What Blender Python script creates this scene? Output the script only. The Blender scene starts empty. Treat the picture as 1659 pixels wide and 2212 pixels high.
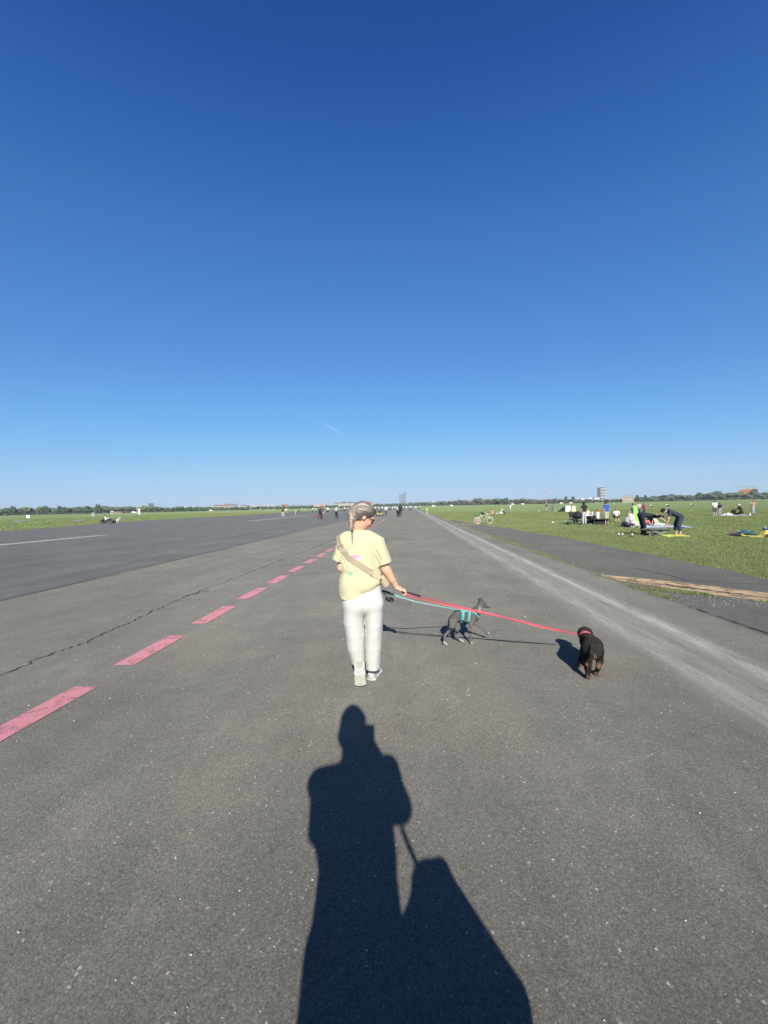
import bpy, bmesh, math, random
import numpy as np
from mathutils import Vector, Matrix
import openvdb

# ------------------------------------------------------------------ camera, sky, sun, exposure
SC = bpy.context.scene
COL = SC.collection
H = 1.6                                   # the phone is held 1.6 m above the runway
YAW, ROLL, PITCH = math.radians(3.8), math.radians(1.25), math.radians(0.83)
FPX = 830.6                               # focal length in units of a 1659 wide picture
_fw = np.array([-math.sin(YAW), math.cos(YAW), 0.0]); _rt = np.array([math.cos(YAW), math.sin(YAW), 0.0]); _z = np.array([0, 0, 1.0])
CF = _fw * math.cos(PITCH) - _z * math.sin(PITCH)
_up = _z * math.cos(PITCH) + _fw * math.sin(PITCH)
CU = _up * math.cos(ROLL) + _rt * math.sin(ROLL)
CR = _rt * math.cos(ROLL) - _up * math.sin(ROLL)
cam_d = bpy.data.cameras.new('camera'); cam = bpy.data.objects.new('camera', cam_d); COL.objects.link(cam)
cam_d.sensor_fit = 'VERTICAL'; cam_d.sensor_height = 36.0; cam_d.sensor_width = 27.0
cam_d.lens = 36.0 * FPX / 2212.0
cam_d.clip_start = 0.05; cam_d.clip_end = 120000.0
cam.matrix_world = Matrix(((CR[0], CU[0], -CF[0], 0), (CR[1], CU[1], -CF[1], 0), (CR[2], CU[2], -CF[2], H), (0, 0, 0, 1)))
SC.camera = cam

SUN_EL, SUN_AZ = math.radians(30.3), math.radians(-6.9)   # light travels towards SUN_AZ (from +Y, clockwise positive)
LDIR = np.array([math.sin(SUN_AZ) * math.cos(SUN_EL), math.cos(SUN_AZ) * math.cos(SUN_EL), -math.sin(SUN_EL)])
sun_d = bpy.data.lights.new('sun', 'SUN'); sun = bpy.data.objects.new('sun', sun_d); COL.objects.link(sun)
sun_d.energy = 5.0; sun_d.angle = math.radians(0.53); sun_d.color = (1.0, 0.955, 0.87)
sun.rotation_euler = Vector(LDIR.tolist()).to_track_quat('-Z', 'Y').to_euler()
sun.location = (0, -20, 40)

world = bpy.data.worlds.new('World'); SC.world = world; world.use_nodes = True
nt = world.node_tree; nt.nodes.clear()
w_out = nt.nodes.new('ShaderNodeOutputWorld'); w_bg = nt.nodes.new('ShaderNodeBackground')
w_sky = nt.nodes.new('ShaderNodeTexSky'); w_sky.sky_type = 'NISHITA'; w_sky.sun_disc = False
w_sky.sun_elevation = SUN_EL
w_sky.sun_rotation = math.pi + SUN_AZ
w_sky.altitude = 0; w_sky.air_density = 1.0; w_sky.dust_density = 0.2; w_sky.ozone_density = 3.0
w_bg.inputs['Strength'].default_value = 0.1
# a phone camera's contrast: each channel of the sky through its own curve (0.1 x sky radiance in, out)
SKYC = (((0, 0), (.058, .0045), (.0685, .0125), (.083, .024), (.098, .034), (.16, .062), (.273, .108), (.525, .222), (.828, .295), (2, .9)),
        ((0, 0), (.106, .049), (.124, .073), (.176, .129), (.282, .195), (.46, .308), (.767, .422), (.953, .462), (2, .9)),
        ((0, 0), (.206, .212), (.24, .268), (.33, .370), (.495, .488), (.716, .602), (.907, .632), (2, .85)))
w_in = nt.nodes.new('ShaderNodeVectorMath'); w_in.operation = 'SCALE'; w_in.inputs['Scale'].default_value = .05
w_crv = nt.nodes.new('ShaderNodeRGBCurve'); w_cmb = nt.nodes.new('ShaderNodeVectorMath'); w_cmb.operation = 'SCALE'; w_cmb.inputs['Scale'].default_value = 10.0
for i in range(3):
    cv = w_crv.mapping.curves[i]
    while len(cv.points) < len(SKYC[i]): cv.points.new(.5, .5)
    for p, (x, y) in zip(cv.points, SKYC[i]): p.location = (x / 2, y); p.handle_type = 'AUTO_CLAMPED'
w_crv.mapping.update()
nt.links.new(w_sky.outputs[0], w_in.inputs[0]); nt.links.new(w_in.outputs[0], w_crv.inputs['Color']); nt.links.new(w_crv.outputs[0], w_cmb.inputs[0])
nt.links.new(w_cmb.outputs[0], w_bg.inputs['Color'])
nt.links.new(w_bg.outputs[0], w_out.inputs[0])

SC.view_settings.view_transform = 'Standard'; SC.view_settings.look = 'None'
SC.view_settings.gamma = 1.0; SC.view_settings.use_curve_mapping = False
SC.view_settings.exposure = 0.55
SC.render.engine = 'CYCLES'
SC.cycles.max_bounces = 6; SC.cycles.transparent_max_bounces = 16
try: SC.cycles.use_denoising = True
except Exception: pass

# ------------------------------------------------------------------ places
def ray(px, py): return CF + CR * (px - 829.5) / FPX - CU * (py - 1106) / FPX
def sstep(a, b, x):
    t = np.clip((x - a) / (b - a), 0, 1); return t * t * (3 - 2 * t)
def gz(x, y):                                   # the grass on the right lies a little lower than the runway
    return -0.34 * sstep(7.6, 26, x) - 0.02
def gnd(px, py):                                # the spot of ground seen at a pixel of the 1659 x 2212 picture
    d = ray(px, py); z = 0.0
    for _ in range(30):
        t = (z - H) / d[2]; p = d * t; z = float(gz(p[0], p[1])) if p[0] > 7.2 else 0.0
    return np.array([p[0], p[1], z])
def at(px, py, c): return np.array([0, 0, H]) + ray(px, py) * c      # point at depth c along the camera axis
def depth(p): return float((np.asarray(p) - np.array([0, 0, H])) @ CF)

# ------------------------------------------------------------------ object helpers
def tag(o, label=None, cat=None, group=None, kind=None):
    if label: o['label'] = label
    if cat: o['category'] = cat
    if group: o['group'] = group
    if kind: o['kind'] = kind
    return o
def empty(name, loc, label, cat, group=None, rz=0):
    o = bpy.data.objects.new(name, None); COL.objects.link(o)
    o.location = [float(v) for v in loc]; o.rotation_euler = (0, 0, rz); o.empty_display_size = .1
    bpy.context.view_layer.update() if False else None
    return tag(o, label, cat, group)
def mesh_obj(name, V, Fc, mat, parent=None, smooth=False, colors=None, local=True):
    """V in the parent's space (or the world's without a parent)."""
    me = bpy.data.meshes.new(name)
    me.from_pydata([tuple(map(float, v)) for v in V], [], [tuple(int(i) for i in f) for f in Fc])
    return finish(name, me, mat, parent, smooth, colors)
def finish(name, me, mat, parent=None, smooth=False, colors=None):
    if mat is not None:
        for m in (mat if isinstance(mat, (list, tuple)) else [mat]): me.materials.append(m)
    if colors is not None:
        a = me.color_attributes.new('col', 'FLOAT_COLOR', 'POINT')
        c = np.ones((len(me.vertices), 4), np.float32); c[:, :3] = colors
        a.data.foreach_set('color', c.ravel())
    if smooth: me.polygons.foreach_set('use_smooth', np.ones(len(me.polygons), bool))
    me.update()
    o = bpy.data.objects.new(name, me); COL.objects.link(o)
    if parent is not None: o.parent = parent
    return o
def fast_mesh(name, V, T, mat, parent=None, colors=None, smooth=False):
    """V (n,3) array, T (m,k) array of equal faces."""
    V = np.asarray(V, np.float32); T = np.asarray(T, np.int32); k = T.shape[1]
    me = bpy.data.meshes.new(name)
    me.vertices.add(len(V)); me.vertices.foreach_set('co', V.ravel())
    me.loops.add(T.size); me.loops.foreach_set('vertex_index', T.ravel())
    me.polygons.add(len(T)); me.polygons.foreach_set('loop_start', np.arange(0, T.size, k, dtype=np.int32))
    try: me.polygons.foreach_set('loop_total', np.full(len(T), k, np.int32))
    except Exception: pass
    me.update(calc_edges=True)
    return finish(name, me, mat, parent, smooth, colors)

class MB:
    """collects boxes, tubes, lathes, discs into one mesh"""
    def __init__(s): s.V = []; s.F = []
    def add(s, V, Fc):
        n = len(s.V); s.V += [np.asarray(v, float) for v in V]; s.F += [tuple(i + n for i in f) for f in Fc]; return s
    def box(s, c, size, rz=0, taper=1.0, rx=0, ry=0):
        x, y, z = [v / 2 for v in size]; P = []
        for sz in (-1, 1):
            t = taper if sz > 0 else 1
            for sx, sy in ((-1, -1), (1, -1), (1, 1), (-1, 1)): P.append(Vector((sx * x * t, sy * y * t, sz * z)))
        R = Matrix.Rotation(rz, 3, 'Z') @ Matrix.Rotation(rx, 3, 'X') @ Matrix.Rotation(ry, 3, 'Y')
        c = Vector([float(v) for v in c])
        return s.add([tuple(R @ p + c) for p in P], [(3, 2, 1, 0), (4, 5, 6, 7), (0, 1, 5, 4), (1, 2, 6, 5), (2, 3, 7, 6), (3, 0, 4, 7)])
    def tube(s, pts, r, n=8, closed=False, flat=1.0, up=(0, 0, 1)):
        pts = [np.asarray(p, float) for p in pts]; m = len(pts)
        rs = r if isinstance(r, (list, tuple, np.ndarray)) else [r] * m
        V = []; up = np.asarray(up, float)
        for i, p in enumerate(pts):
            a = pts[(i - 1) % m] if (i > 0 or closed) else p
            b = pts[(i + 1) % m] if (i < m - 1 or closed) else p
            t = b - a; t /= (np.linalg.norm(t) + 1e-12)
            x = np.cross(up, t)
            if np.linalg.norm(x) < 1e-3: x = np.cross((1, 0, 0.01), t)
            x /= np.linalg.norm(x); y = np.cross(t, x)
            for k in range(n):
                a_ = 2 * math.pi * k / n
                V.append(p + rs[i] * (math.cos(a_) * x + flat * math.sin(a_) * y))
        Fc = []
        for i in range(m if closed else m - 1):
            j = (i + 1) % m
            for k in range(n):
                k2 = (k + 1) % n; Fc.append((i * n + k, i * n + k2, j * n + k2, j * n + k))
        if not closed: Fc += [tuple(range(n))[::-1], tuple((m - 1) * n + k for k in range(n))]
        return s.add(V, Fc)
    def lathe(s, prof, c=(0, 0, 0), n=16):
        V = []; Fc = []; m = len(prof)
        for r, z in prof:
            for k in range(n):
                a = 2 * math.pi * k / n; V.append((c[0] + r * math.cos(a), c[1] + r * math.sin(a), c[2] + z))
        for i in range(m - 1):
            for k in range(n):
                k2 = (k + 1) % n; Fc.append((i * n + k, i * n + k2, (i + 1) * n + k2, (i + 1) * n + k))
        Fc += [tuple(range(n))[::-1], tuple((m - 1) * n + k for k in range(n))]
        return s.add(V, Fc)
    def ball(s, c, r, sc=(1, 1, 1), n=10):
        V = []; Fc = []
        for i in range(n + 1):
            th = math.pi * i / n
            for k in range(2 * n):
                ph = math.pi * k / n
                V.append((c[0] + r * sc[0] * math.sin(th) * math.cos(ph), c[1] + r * sc[1] * math.sin(th) * math.sin(ph), c[2] + r * sc[2] * math.cos(th)))
        for i in range(n):
            for k in range(2 * n):
                k2 = (k + 1) % (2 * n); Fc.append((i * 2 * n + k, (i + 1) * 2 * n + k, (i + 1) * 2 * n + k2, i * 2 * n + k2))
        return s.add(V, Fc)
    def ribbon(s, pts, widths, ups, th):
        """flat strap: pts, half-width vectors, thickness along ups"""
        V = []; m = len(pts)
        for p, w, u in zip(pts, widths, ups):
            p = np.asarray(p, float); w = np.asarray(w, float); u = np.asarray(u, float) * th
            V += [p - w, p + w, p + w + u, p - w + u]
        Fc = []
        for i in range(m - 1):
            a, b = i * 4, i * 4 + 4
            for k in range(4): Fc.append((a + k, a + (k + 1) % 4, b + (k + 1) % 4, b + k))
        Fc += [(0, 1, 2, 3)[::-1], tuple((m - 1) * 4 + k for k in range(4))]
        return s.add(V, Fc)
    def build(s, name, mat, parent=None, smooth=False):
        o = mesh_obj(name, s.V, s.F, mat, parent, smooth)
        bm = bmesh.new(); bm.from_mesh(o.data); bmesh.ops.remove_doubles(bm, verts=bm.verts, dist=1e-6)
        bmesh.ops.recalc_face_normals(bm, faces=bm.faces); bm.to_mesh(o.data); bm.free()
        if smooth: o.data.polygons.foreach_set('use_smooth', np.ones(len(o.data.polygons), bool))
        return o

# ------------------------------------------------------------------ solid shapes from distance fields (bodies, clothes, animals)
def nrm(v):
    v = np.asarray(v, float); return v / (np.linalg.norm(v) + 1e-12)
def cap(a, b, ra, rb=None, side=None, k=None):
    """limb from a to b; radii are numbers or (side, depth) pairs"""
    rb = ra if rb is None else rb
    ra = (ra, ra) if np.isscalar(ra) else ra; rb = (rb, rb) if np.isscalar(rb) else rb
    return ('cap', np.asarray(a, float), np.asarray(b, float), ra, rb, np.asarray(side if side is not None else (1, 0, 0), float), k)
def ell(c, r, ax=None, k=None):
    """ellipsoid; ax = (x axis, y axis) of its frame"""
    return ('ell', np.asarray(c, float), np.asarray(r, float), ax, k)
def prim_bounds(p):
    if p[0] == 'cap':
        r = max(max(p[3]), max(p[4])) * 1.05
        return np.minimum(p[1], p[2]) - r, np.maximum(p[1], p[2]) + r
    r = max(p[2]); return p[1] - r, p[1] + r
def prim_sdf(p, P):
    if p[0] == 'cap':
        _, a, b, ra, rb, side, _k = p
        L = np.linalg.norm(b - a)
        if L < 1e-6: b = a + np.array([0, 0, 1e-4]); L = 1e-4
        w = (b - a) / L
        u = side - w * (side @ w)
        if np.linalg.norm(u) < 1e-3: u = np.cross(w, (0.3, 1, 0.2))
        u = u / np.linalg.norm(u); v = np.cross(w, u)
        q = P - a; t = np.clip((q @ w) / L, 0, 1)
        rx = ra[0] + (rb[0] - ra[0]) * t; ry = ra[1] + (rb[1] - ra[1]) * t
        rm = np.minimum(rx, ry)
        qu = q @ u; qv = q @ v; qw = q @ w - t * L
        kk = np.sqrt((qu / rx) ** 2 + (qv / ry) ** 2 + (qw / rm) ** 2)
        return (kk - 1) * rm
    _, c, r, ax, _k = p
    q = P - c
    if ax is not None:
        x = nrm(ax[0]); y = np.asarray(ax[1], float); y = nrm(y - x * (x @ y)); z = np.cross(x, y)
        q = np.stack([q @ x, q @ y, q @ z], -1)
    k0 = np.sqrt(((q / r) ** 2).sum(-1)); k1 = np.sqrt(((q / (r * r)) ** 2).sum(-1)) + 1e-9
    return k0 * (k0 - 1) / k1
def smin(a, b, k):
    h = np.clip(.5 + .5 * (b - a) / k, 0, 1)
    return b + (a - b) * h - k * h * (1 - h)
def sdf_all(prims, P, k=.02):
    d = None
    for p in prims:
        e = prim_sdf(p, P); kk = p[-1] if p[-1] is not None else k
        d = e if d is None else smin(d, e, kk)
    return d
def solid(name, prims, h, mat, parent=None, k=.02, cut=None, deform=None, color=None, offset=(0, 0, 0), off=0.0, smooth=True):
    """mesh of the union of prims; cut(P, d) -> d may trim; deform(V, N) -> V; color(V) -> rgb; V given in world space minus offset"""
    lo = np.min([prim_bounds(p)[0] for p in prims], 0) - 3 * h - k - abs(off); hi = np.max([prim_bounds(p)[1] for p in prims], 0) + 3 * h + k + abs(off)
    n = np.ceil((hi - lo) / h).astype(int) + 1
    D = np.full(n, 1.0, np.float32)
    ax = [lo[i] + h * np.arange(n[i]) for i in range(3)]
    for p in prims:
        kk = p[-1] if p[-1] is not None else k
        a, b = prim_bounds(p); m = kk + 3 * h + abs(off)
        i0 = np.maximum(np.floor((a - m - lo) / h).astype(int), 0); i1 = np.minimum(np.ceil((b + m - lo) / h).astype(int) + 1, n)
        sl = tuple(slice(i0[i], i1[i]) for i in range(3))
        G = np.stack(np.meshgrid(*[ax[i][sl[i]] for i in range(3)], indexing='ij'), -1)
        D[sl] = smin(D[sl], prim_sdf(p, G), kk)
    D -= off
    if cut is not None:
        G = np.stack(np.meshgrid(*ax, indexing='ij'), -1); D = cut(G, D)
    g = openvdb.FloatGrid(1.0); g.copyFromArray(D.astype(np.float32))
    pts, quads = g.convertToQuads(0.0)
    pts = np.asarray(pts, float) * h + lo
    quads = np.asarray(quads, np.int64)[:, ::-1]
    if len(pts) == 0: raise RuntimeError('empty solid ' + name)
    # light relaxing
    ed = np.concatenate([quads[:, [0, 1]], quads[:, [1, 2]], quads[:, [2, 3]], quads[:, [3, 0]]])
    cnt = np.bincount(ed[:, 0], minlength=len(pts)) + np.bincount(ed[:, 1], minlength=len(pts))
    for lam in (.5, -.52, .5, -.5):
        acc = np.zeros_like(pts)
        for d in range(3):
            acc[:, d] = np.bincount(ed[:, 0], pts[ed[:, 1], d], len(pts)) + np.bincount(ed[:, 1], pts[ed[:, 0], d], len(pts))
        pts = pts + lam * (acc / np.maximum(cnt, 1)[:, None] - pts)
    if deform is not None:
        e1 = pts[quads[:, 2]] - pts[quads[:, 0]]; e2 = pts[quads[:, 3]] - pts[quads[:, 1]]
        fn = np.cross(e1, e2); N = np.zeros_like(pts)
        for j in range(4):
            for d in range(3): N[:, d] += np.bincount(quads[:, j], fn[:, d], len(pts))
        N /= (np.linalg.norm(N, axis=1, keepdims=True) + 1e-12)
        pts = deform(pts, N)
    c = color(pts) if color is not None else None
    return fast_mesh(name, pts - np.asarray(offset, float), quads, mat, parent, c, smooth)

_R = np.random.RandomState(7)
def vnoise(P, scale, seed=0):
    """smooth value noise, about -1..1"""
    P = np.asarray(P, float) * scale + seed * 17.31
    i = np.floor(P).astype(np.int64); f = P - i; f = f * f * (3 - 2 * f)
    def hsh(a):
        n = (a[..., 0] * 73856093) ^ (a[..., 1] * 19349663) ^ (a[..., 2] * 83492791) ^ (seed * 2654435)
        n = (n ^ (n >> 13)) * 1274126177; n = n & 0x7fffffff
        return ((n >> 8) & 0xffff) / 32767.5 - 1
    out = 0
    for dx in (0, 1):
        for dy in (0, 1):
            for dz in (0, 1):
                w = (f[..., 0] if dx else 1 - f[..., 0]) * (f[..., 1] if dy else 1 - f[..., 1]) * (f[..., 2] if dz else 1 - f[..., 2])
                out = out + w * hsh(i + np.array([dx, dy, dz]))
    return out

# ------------------------------------------------------------------ materials
def new_mat(name):
    m = bpy.data.materials.new(name); m.use_nodes = True
    t = m.node_tree; b = t.nodes['Principled BSDF']
    return m, t, b
def N(t, typ, **kw):
    n = t.nodes.new(typ)
    for k_, v in kw.items(): setattr(n, k_, v)
    return n
def noise(t, vec, scale, detail=3, rough=.55):
    n = N(t, 'ShaderNodeTexNoise'); n.inputs['Scale'].default_value = scale; n.inputs['Detail'].default_value = detail; n.inputs['Roughness'].default_value = rough
    if vec is not None: t.links.new(vec, n.inputs['Vector'])
    return n
def ramp(t, fac, stops):
    r = N(t, 'ShaderNodeValToRGB'); cr = r.color_ramp
    while len(cr.elements) < len(stops): cr.elements.new(.5)
    for e, (p, c) in zip(cr.elements, stops):
        e.position = p; e.color = (c, c, c, 1) if np.isscalar(c) else (*c, 1)
    t.links.new(fac, r.inputs[0]); return r
def mix(t, fac, a, b, mode='MIX'):
    m = N(t, 'ShaderNodeMix', data_type='RGBA', blend_type=mode)
    for sock, v in ((m.inputs[0], fac), (m.inputs[6], a), (m.inputs[7], b)):
        if hasattr(v, 'is_output'): t.links.new(v, sock)
        elif np.isscalar(v): sock.default_value = v
        else: sock.default_value = (*v, 1)
    return m.outputs[2]
def coords(t, kind='Object'):
    return N(t, 'ShaderNodeTexCoord').outputs[kind]
def mapping(t, vec, scale):
    m = N(t, 'ShaderNodeMapping'); m.inputs['Scale'].default_value = scale; t.links.new(vec, m.inputs[0]); return m.outputs[0]
_MC = {}
def plain(name, col, rough=.8, var=.12, scale=30, bump=0.0, metal=0.0, sheen=0.0, bscale=None):
    """coloured material with a little procedural variation"""
    key = (name, tuple(col), rough)
    if key in _MC: return _MC[key]
    m, t, b = new_mat(name); c = coords(t)
    n = noise(t, c, scale, 4)
    lo = [v * (1 - var) for v in col]; hi = [min(1, v * (1 + var)) for v in col]
    r = ramp(t, n.outputs[0], [(.3, lo), (.7, hi)])
    t.links.new(r.outputs[0], b.inputs['Base Color']); b.inputs['Roughness'].default_value = rough; b.inputs['Metallic'].default_value = metal
    if sheen: b.inputs['Sheen Weight'].default_value = sheen
    if bump:
        bn = noise(t, c, bscale or scale * 6, 3); bp = N(t, 'ShaderNodeBump'); bp.inputs['Strength'].default_value = bump; bp.inputs['Distance'].default_value = .005
        t.links.new(bn.outputs[0], bp.inputs['Height']); t.links.new(bp.outputs[0], b.inputs['Normal'])
    _MC[key] = m; return m
def vcol(name, rough=.8, bump=0.0, bscale=200, var=.1, sheen=0, spec=.5):
    """material that takes its colour from the piece's own colour attribute"""
    m, t, b = new_mat(name); a = N(t, 'ShaderNodeAttribute', attribute_name='col'); c = coords(t)
    n = noise(t, c, bscale, 3); r = ramp(t, n.outputs[0], [(.25, 1 - var), (.75, 1 + var)])
    t.links.new(mix(t, 1.0, a.outputs[0], r.outputs[0], 'MULTIPLY'), b.inputs['Base Color'])
    b.inputs['Roughness'].default_value = rough; b.inputs['Specular IOR Level'].default_value = spec
    if sheen: b.inputs['Sheen Weight'].default_value = sheen
    if bump:
        bp = N(t, 'ShaderNodeBump'); bp.inputs['Strength'].default_value = bump; bp.inputs['Distance'].default_value = .003
        t.links.new(n.outputs[0], bp.inputs['Height']); t.links.new(bp.outputs[0], b.inputs['Normal'])
    return m

def asphalt(name, tint, dark=0.0, streak=.5, stones=1.0):
    m, t, b = new_mat(name); c = coords(t)
    big = noise(t, c, .45, 5, .6); mid = noise(t, c, 3.1, 5, .65)
    stre = noise(t, mapping(t, c, (2.2, .06, 1)), 1.0, 4, .6)
    v = N(t, 'ShaderNodeTexVoronoi'); v.inputs['Scale'].default_value = 130; t.links.new(c, v.inputs['Vector'])
    v2 = N(t, 'ShaderNodeTexVoronoi'); v2.inputs['Scale'].default_value = 55; t.links.new(c, v2.inputs['Vector'])
    fine = noise(t, c, 160, 4, .7)
    vs = N(t, 'ShaderNodeSeparateColor'); t.links.new(v.outputs['Color'], vs.inputs[0])
    vs2 = N(t, 'ShaderNodeSeparateColor'); t.links.new(v2.outputs['Color'], vs2.inputs[0])
    base = ramp(t, vs.outputs[0], [(0, .80), (.5, .98), (.9, 1.12), (.98, 1.4)])
    gap = ramp(t, v.outputs['Distance'], [(.0, 1.06), (.5, .98), (.85, .74)])
    st = ramp(t, vs2.outputs[1], [(0, 1), (.965, 1), (.985, 1.0 + 1.1 * stones)])
    near = ramp(t, v2.outputs['Distance'], [(.28, 1), (.42, 0)])
    col = mix(t, 1.0, base.outputs[0], gap.outputs[0], 'MULTIPLY')
    sm = mix(t, near.outputs[0], (1, 1, 1), st.outputs[0])
    col = mix(t, 1.0, col, sm, 'MULTIPLY')
    col = mix(t, 1.0, col, ramp(t, fine.outputs[0], [(.25, .76), (.75, 1.22)]).outputs[0], 'MULTIPLY')
    col = mix(t, 1.0, col, ramp(t, mid.outputs[0], [(.25, .9), (.75, 1.1)]).outputs[0], 'MULTIPLY')
    col = mix(t, 1.0, col, ramp(t, big.outputs[0], [(.28, .82), (.72, 1.13)]).outputs[0], 'MULTIPLY')
    col = mix(t, streak, col, mix(t, 1.0, col, ramp(t, stre.outputs[0], [(.3, .86), (.7, 1.12)]).outputs[0], 'MULTIPLY'))
    wear = noise(t, mapping(t, c, (1.0, .45, 1)), .9, 6, .7)
    col = mix(t, ramp(t, wear.outputs[0], [(.50, 0), (.62, .8)]).outputs[0], col, mix(t, 1.0, col, (1.16, 1.15, 1.12), 'MULTIPLY'))
    dk = noise(t, c, 1.35, 6, .75)
    col = mix(t, ramp(t, dk.outputs[0], [(.30, .8), (.42, 0)]).outputs[0], col, mix(t, 1.0, col, (.80, .79, .78), 'MULTIPLY'))
    spt = noise(t, c, 6.0, 3, .6)
    col = mix(t, ramp(t, spt.outputs[0], [(.24, .75), (.30, 0)]).outputs[0], col, mix(t, 1.0, col, (.62, .60, .58), 'MULTIPLY'))
    col = mix(t, 1.0, col, tint, 'MULTIPLY')
    t.links.new(col, b.inputs['Base Color'])
    b.inputs['Roughness'].default_value = .93; b.inputs['Specular IOR Level'].default_value = .25
    b.inputs['Diffuse Roughness'].default_value = 1.0
    hgt = mix(t, .5, gap.outputs[0], fine.outputs[0])
    bp = N(t, 'ShaderNodeBump'); bp.inputs['Strength'].default_value = .9; bp.inputs['Distance'].default_value = .006
    t.links.new(hgt, bp.inputs['Height']); t.links.new(bp.outputs[0], b.inputs['Normal'])
    return m
def worn_paint(name, col, thr=.42, scale=9.0, soft=.16, edge=None, stretch=None):
    """paint on asphalt, rubbed through in places so that the asphalt below shows"""
    m, t, b = new_mat(name); c = coords(t)
    n1 = noise(t, mapping(t, c, stretch) if stretch else c, scale, 6, .7); n2 = noise(t, c, 120, 3, .7)
    t.links.new(ramp(t, n2.outputs[0], [(.2, [v * .75 for v in col]), (.8, [min(1, v * 1.15) for v in col])]).outputs[0], b.inputs['Base Color'])
    b.inputs['Roughness'].default_value = .85; b.inputs['Diffuse Roughness'].default_value = .8
    f = N(t, 'ShaderNodeMath', operation='ADD'); s = N(t, 'ShaderNodeMath', operation='MULTIPLY'); s.inputs[1].default_value = .55
    t.links.new(n2.outputs[0], s.inputs[0]); t.links.new(n1.outputs[0], f.inputs[0]); t.links.new(s.outputs[0], f.inputs[1])
    r = ramp(t, f.outputs[0], [(thr, 0), (thr + soft, 1)])
    if edge is not None:                     # fade across the strip by a vertex colour
        a = N(t, 'ShaderNodeAttribute', attribute_name='col')
        mu = N(t, 'ShaderNodeMath', operation='MULTIPLY'); t.links.new(r.outputs[0], mu.inputs[0]); t.links.new(a.outputs[0], mu.inputs[1])
        t.links.new(mu.outputs[0], b.inputs['Alpha'])
    else: t.links.new(r.outputs[0], b.inputs['Alpha'])
    return m
# ------------------------------------------------------------------ the ground
M = {}
def grass_ground():
    m, t, b = new_mat('grass_soil'); c = coords(t)
    a = noise(t, c, .09, 5, .6); d = noise(t, c, 1.7, 5, .7); e = noise(t, c, 14, 4, .7)
    st = noise(t, mapping(t, c, (.5, .12, 1)), .3, 4, .6)
    g = ramp(t, e.outputs[0], [(.25, (.100, .140, .048)), (.6, (.155, .205, .075)), (.85, (.22, .245, .115))])
    col = mix(t, ramp(t, a.outputs[0], [(.4, 0), (.62, .55)]).outputs[0], g.outputs[0], (.175, .195, .085))
    col = mix(t, ramp(t, d.outputs[0], [(.35, .45), (.6, 0)]).outputs[0], col, (.085, .125, .045))
    col = mix(t, ramp(t, st.outputs[0], [(.45, 0), (.7, .4)]).outputs[0], col, (.20, .21, .11))
    t.links.new(col, b.inputs['Base Color']); b.inputs['Roughness'].default_value = .95; b.inputs['Specular IOR Level'].default_value = .1
    b.inputs['Diffuse Roughness'].default_value = 1.0
    bp = N(t, 'ShaderNodeBump'); bp.inputs['Strength'].default_value = 1.0; bp.inputs['Distance'].default_value = .12
    t.links.new(e.outputs[0], bp.inputs['Height']); t.links.new(bp.outputs[0], b.inputs['Normal'])
    return m
M['soil'] = grass_ground()
M['asphalt'] = asphalt('old_grey_asphalt', (.127, .120, .101))
M['asphalt_mid'] = asphalt('dark_centre_asphalt', (.092, .092, .085), streak=1.0)
M['asphalt_old'] = asphalt('shoulder_asphalt', (.093, .088, .076), stones=1.6)

xs = np.unique(np.concatenate([-np.geomspace(9000, 60, 26), np.linspace(-55, 5, 13), np.linspace(6, 34, 29), np.geomspace(36, 9000, 28)]))
ys = np.unique(np.concatenate([-np.geomspace(3000, 10, 12), np.linspace(-8, 60, 35), np.geomspace(64, 12000, 36)]))
GX, GY = np.meshgrid(xs, ys, indexing='ij')
GZ = gz(GX, GY) - .02
V = np.stack([GX, GY, GZ], -1).reshape(-1, 3); ny = len(ys)
I = np.arange(len(xs) - 1)[:, None] * ny + np.arange(ny - 1)[None]
Q = np.stack([I, I + ny, I + ny + 1, I + 1], -1).reshape(-1, 4)
tag(fast_mesh('grass_field', V, Q, M['soil'], smooth=True), kind='structure')

rng = np.random.RandomState(3)
def strip(name, left, right, z, mat, parent=None, colors=None, zf=None):
    """sheet between two polylines with the same number of points"""
    V = []; n = len(left); C = []
    for i in range(n):
        V.append((*left[i], z)); V.append((*right[i], z))
    Fc = [(2 * i, 2 * i + 1, 2 * i + 3, 2 * i + 2) for i in range(n - 1)]
    return mesh_obj(name, V, Fc, mat, parent, colors=colors)
def lin(*pts, n=2):
    return pts
YS = np.concatenate([np.arange(-12, 60, .5), np.geomspace(60, 2300, 40)])
# left edge of the runway wanders a little where the turf grows over it
edgeL = np.interp(YS, [-12, 34, 65, 145, 400, 2300], [-38.4, -39.3, -47.5, -50, -50, -50]) + np.interp(YS, [0, 60, 2300], [.18, .3, .6]) * vnoise(np.stack([YS * 0, YS, YS * 0], -1), .5, 3)
runway = strip('runway', [(-8.0, y) for y in YS], [(4.1, y) for y in YS], 0.0, M['asphalt'])
tag(runway, kind='structure')
mid = strip('runway_centre', [(x, y) for x, y in zip(edgeL, YS)], [(-7.6 + .05 * vnoise(np.array([0, y, 0.]), 2.1, 5), y) for y in YS], 0.004, M['asphalt_mid'], runway)
edgeR = np.interp(YS, [-12, 8, 12, 19, 25, 33, 41, 46, 50, 2300], [7.15, 7.05, 7.1, 6.9, 6.35, 5.4, 4.6, 4.2, 4.14, 4.14]) + .09 * vnoise(np.stack([YS * 0, YS, YS * 0], -1), 1.3, 4)
edgeR = np.maximum(edgeR, 4.11)
shoulder = strip('runway_shoulder', [(4.06 + .02 * vnoise(np.array([0, y, 0.]), 3, 8), y) for y in YS], [(x, y) for x, y in zip(edgeR, YS)], -0.004, M['asphalt_old'], runway)

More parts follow.
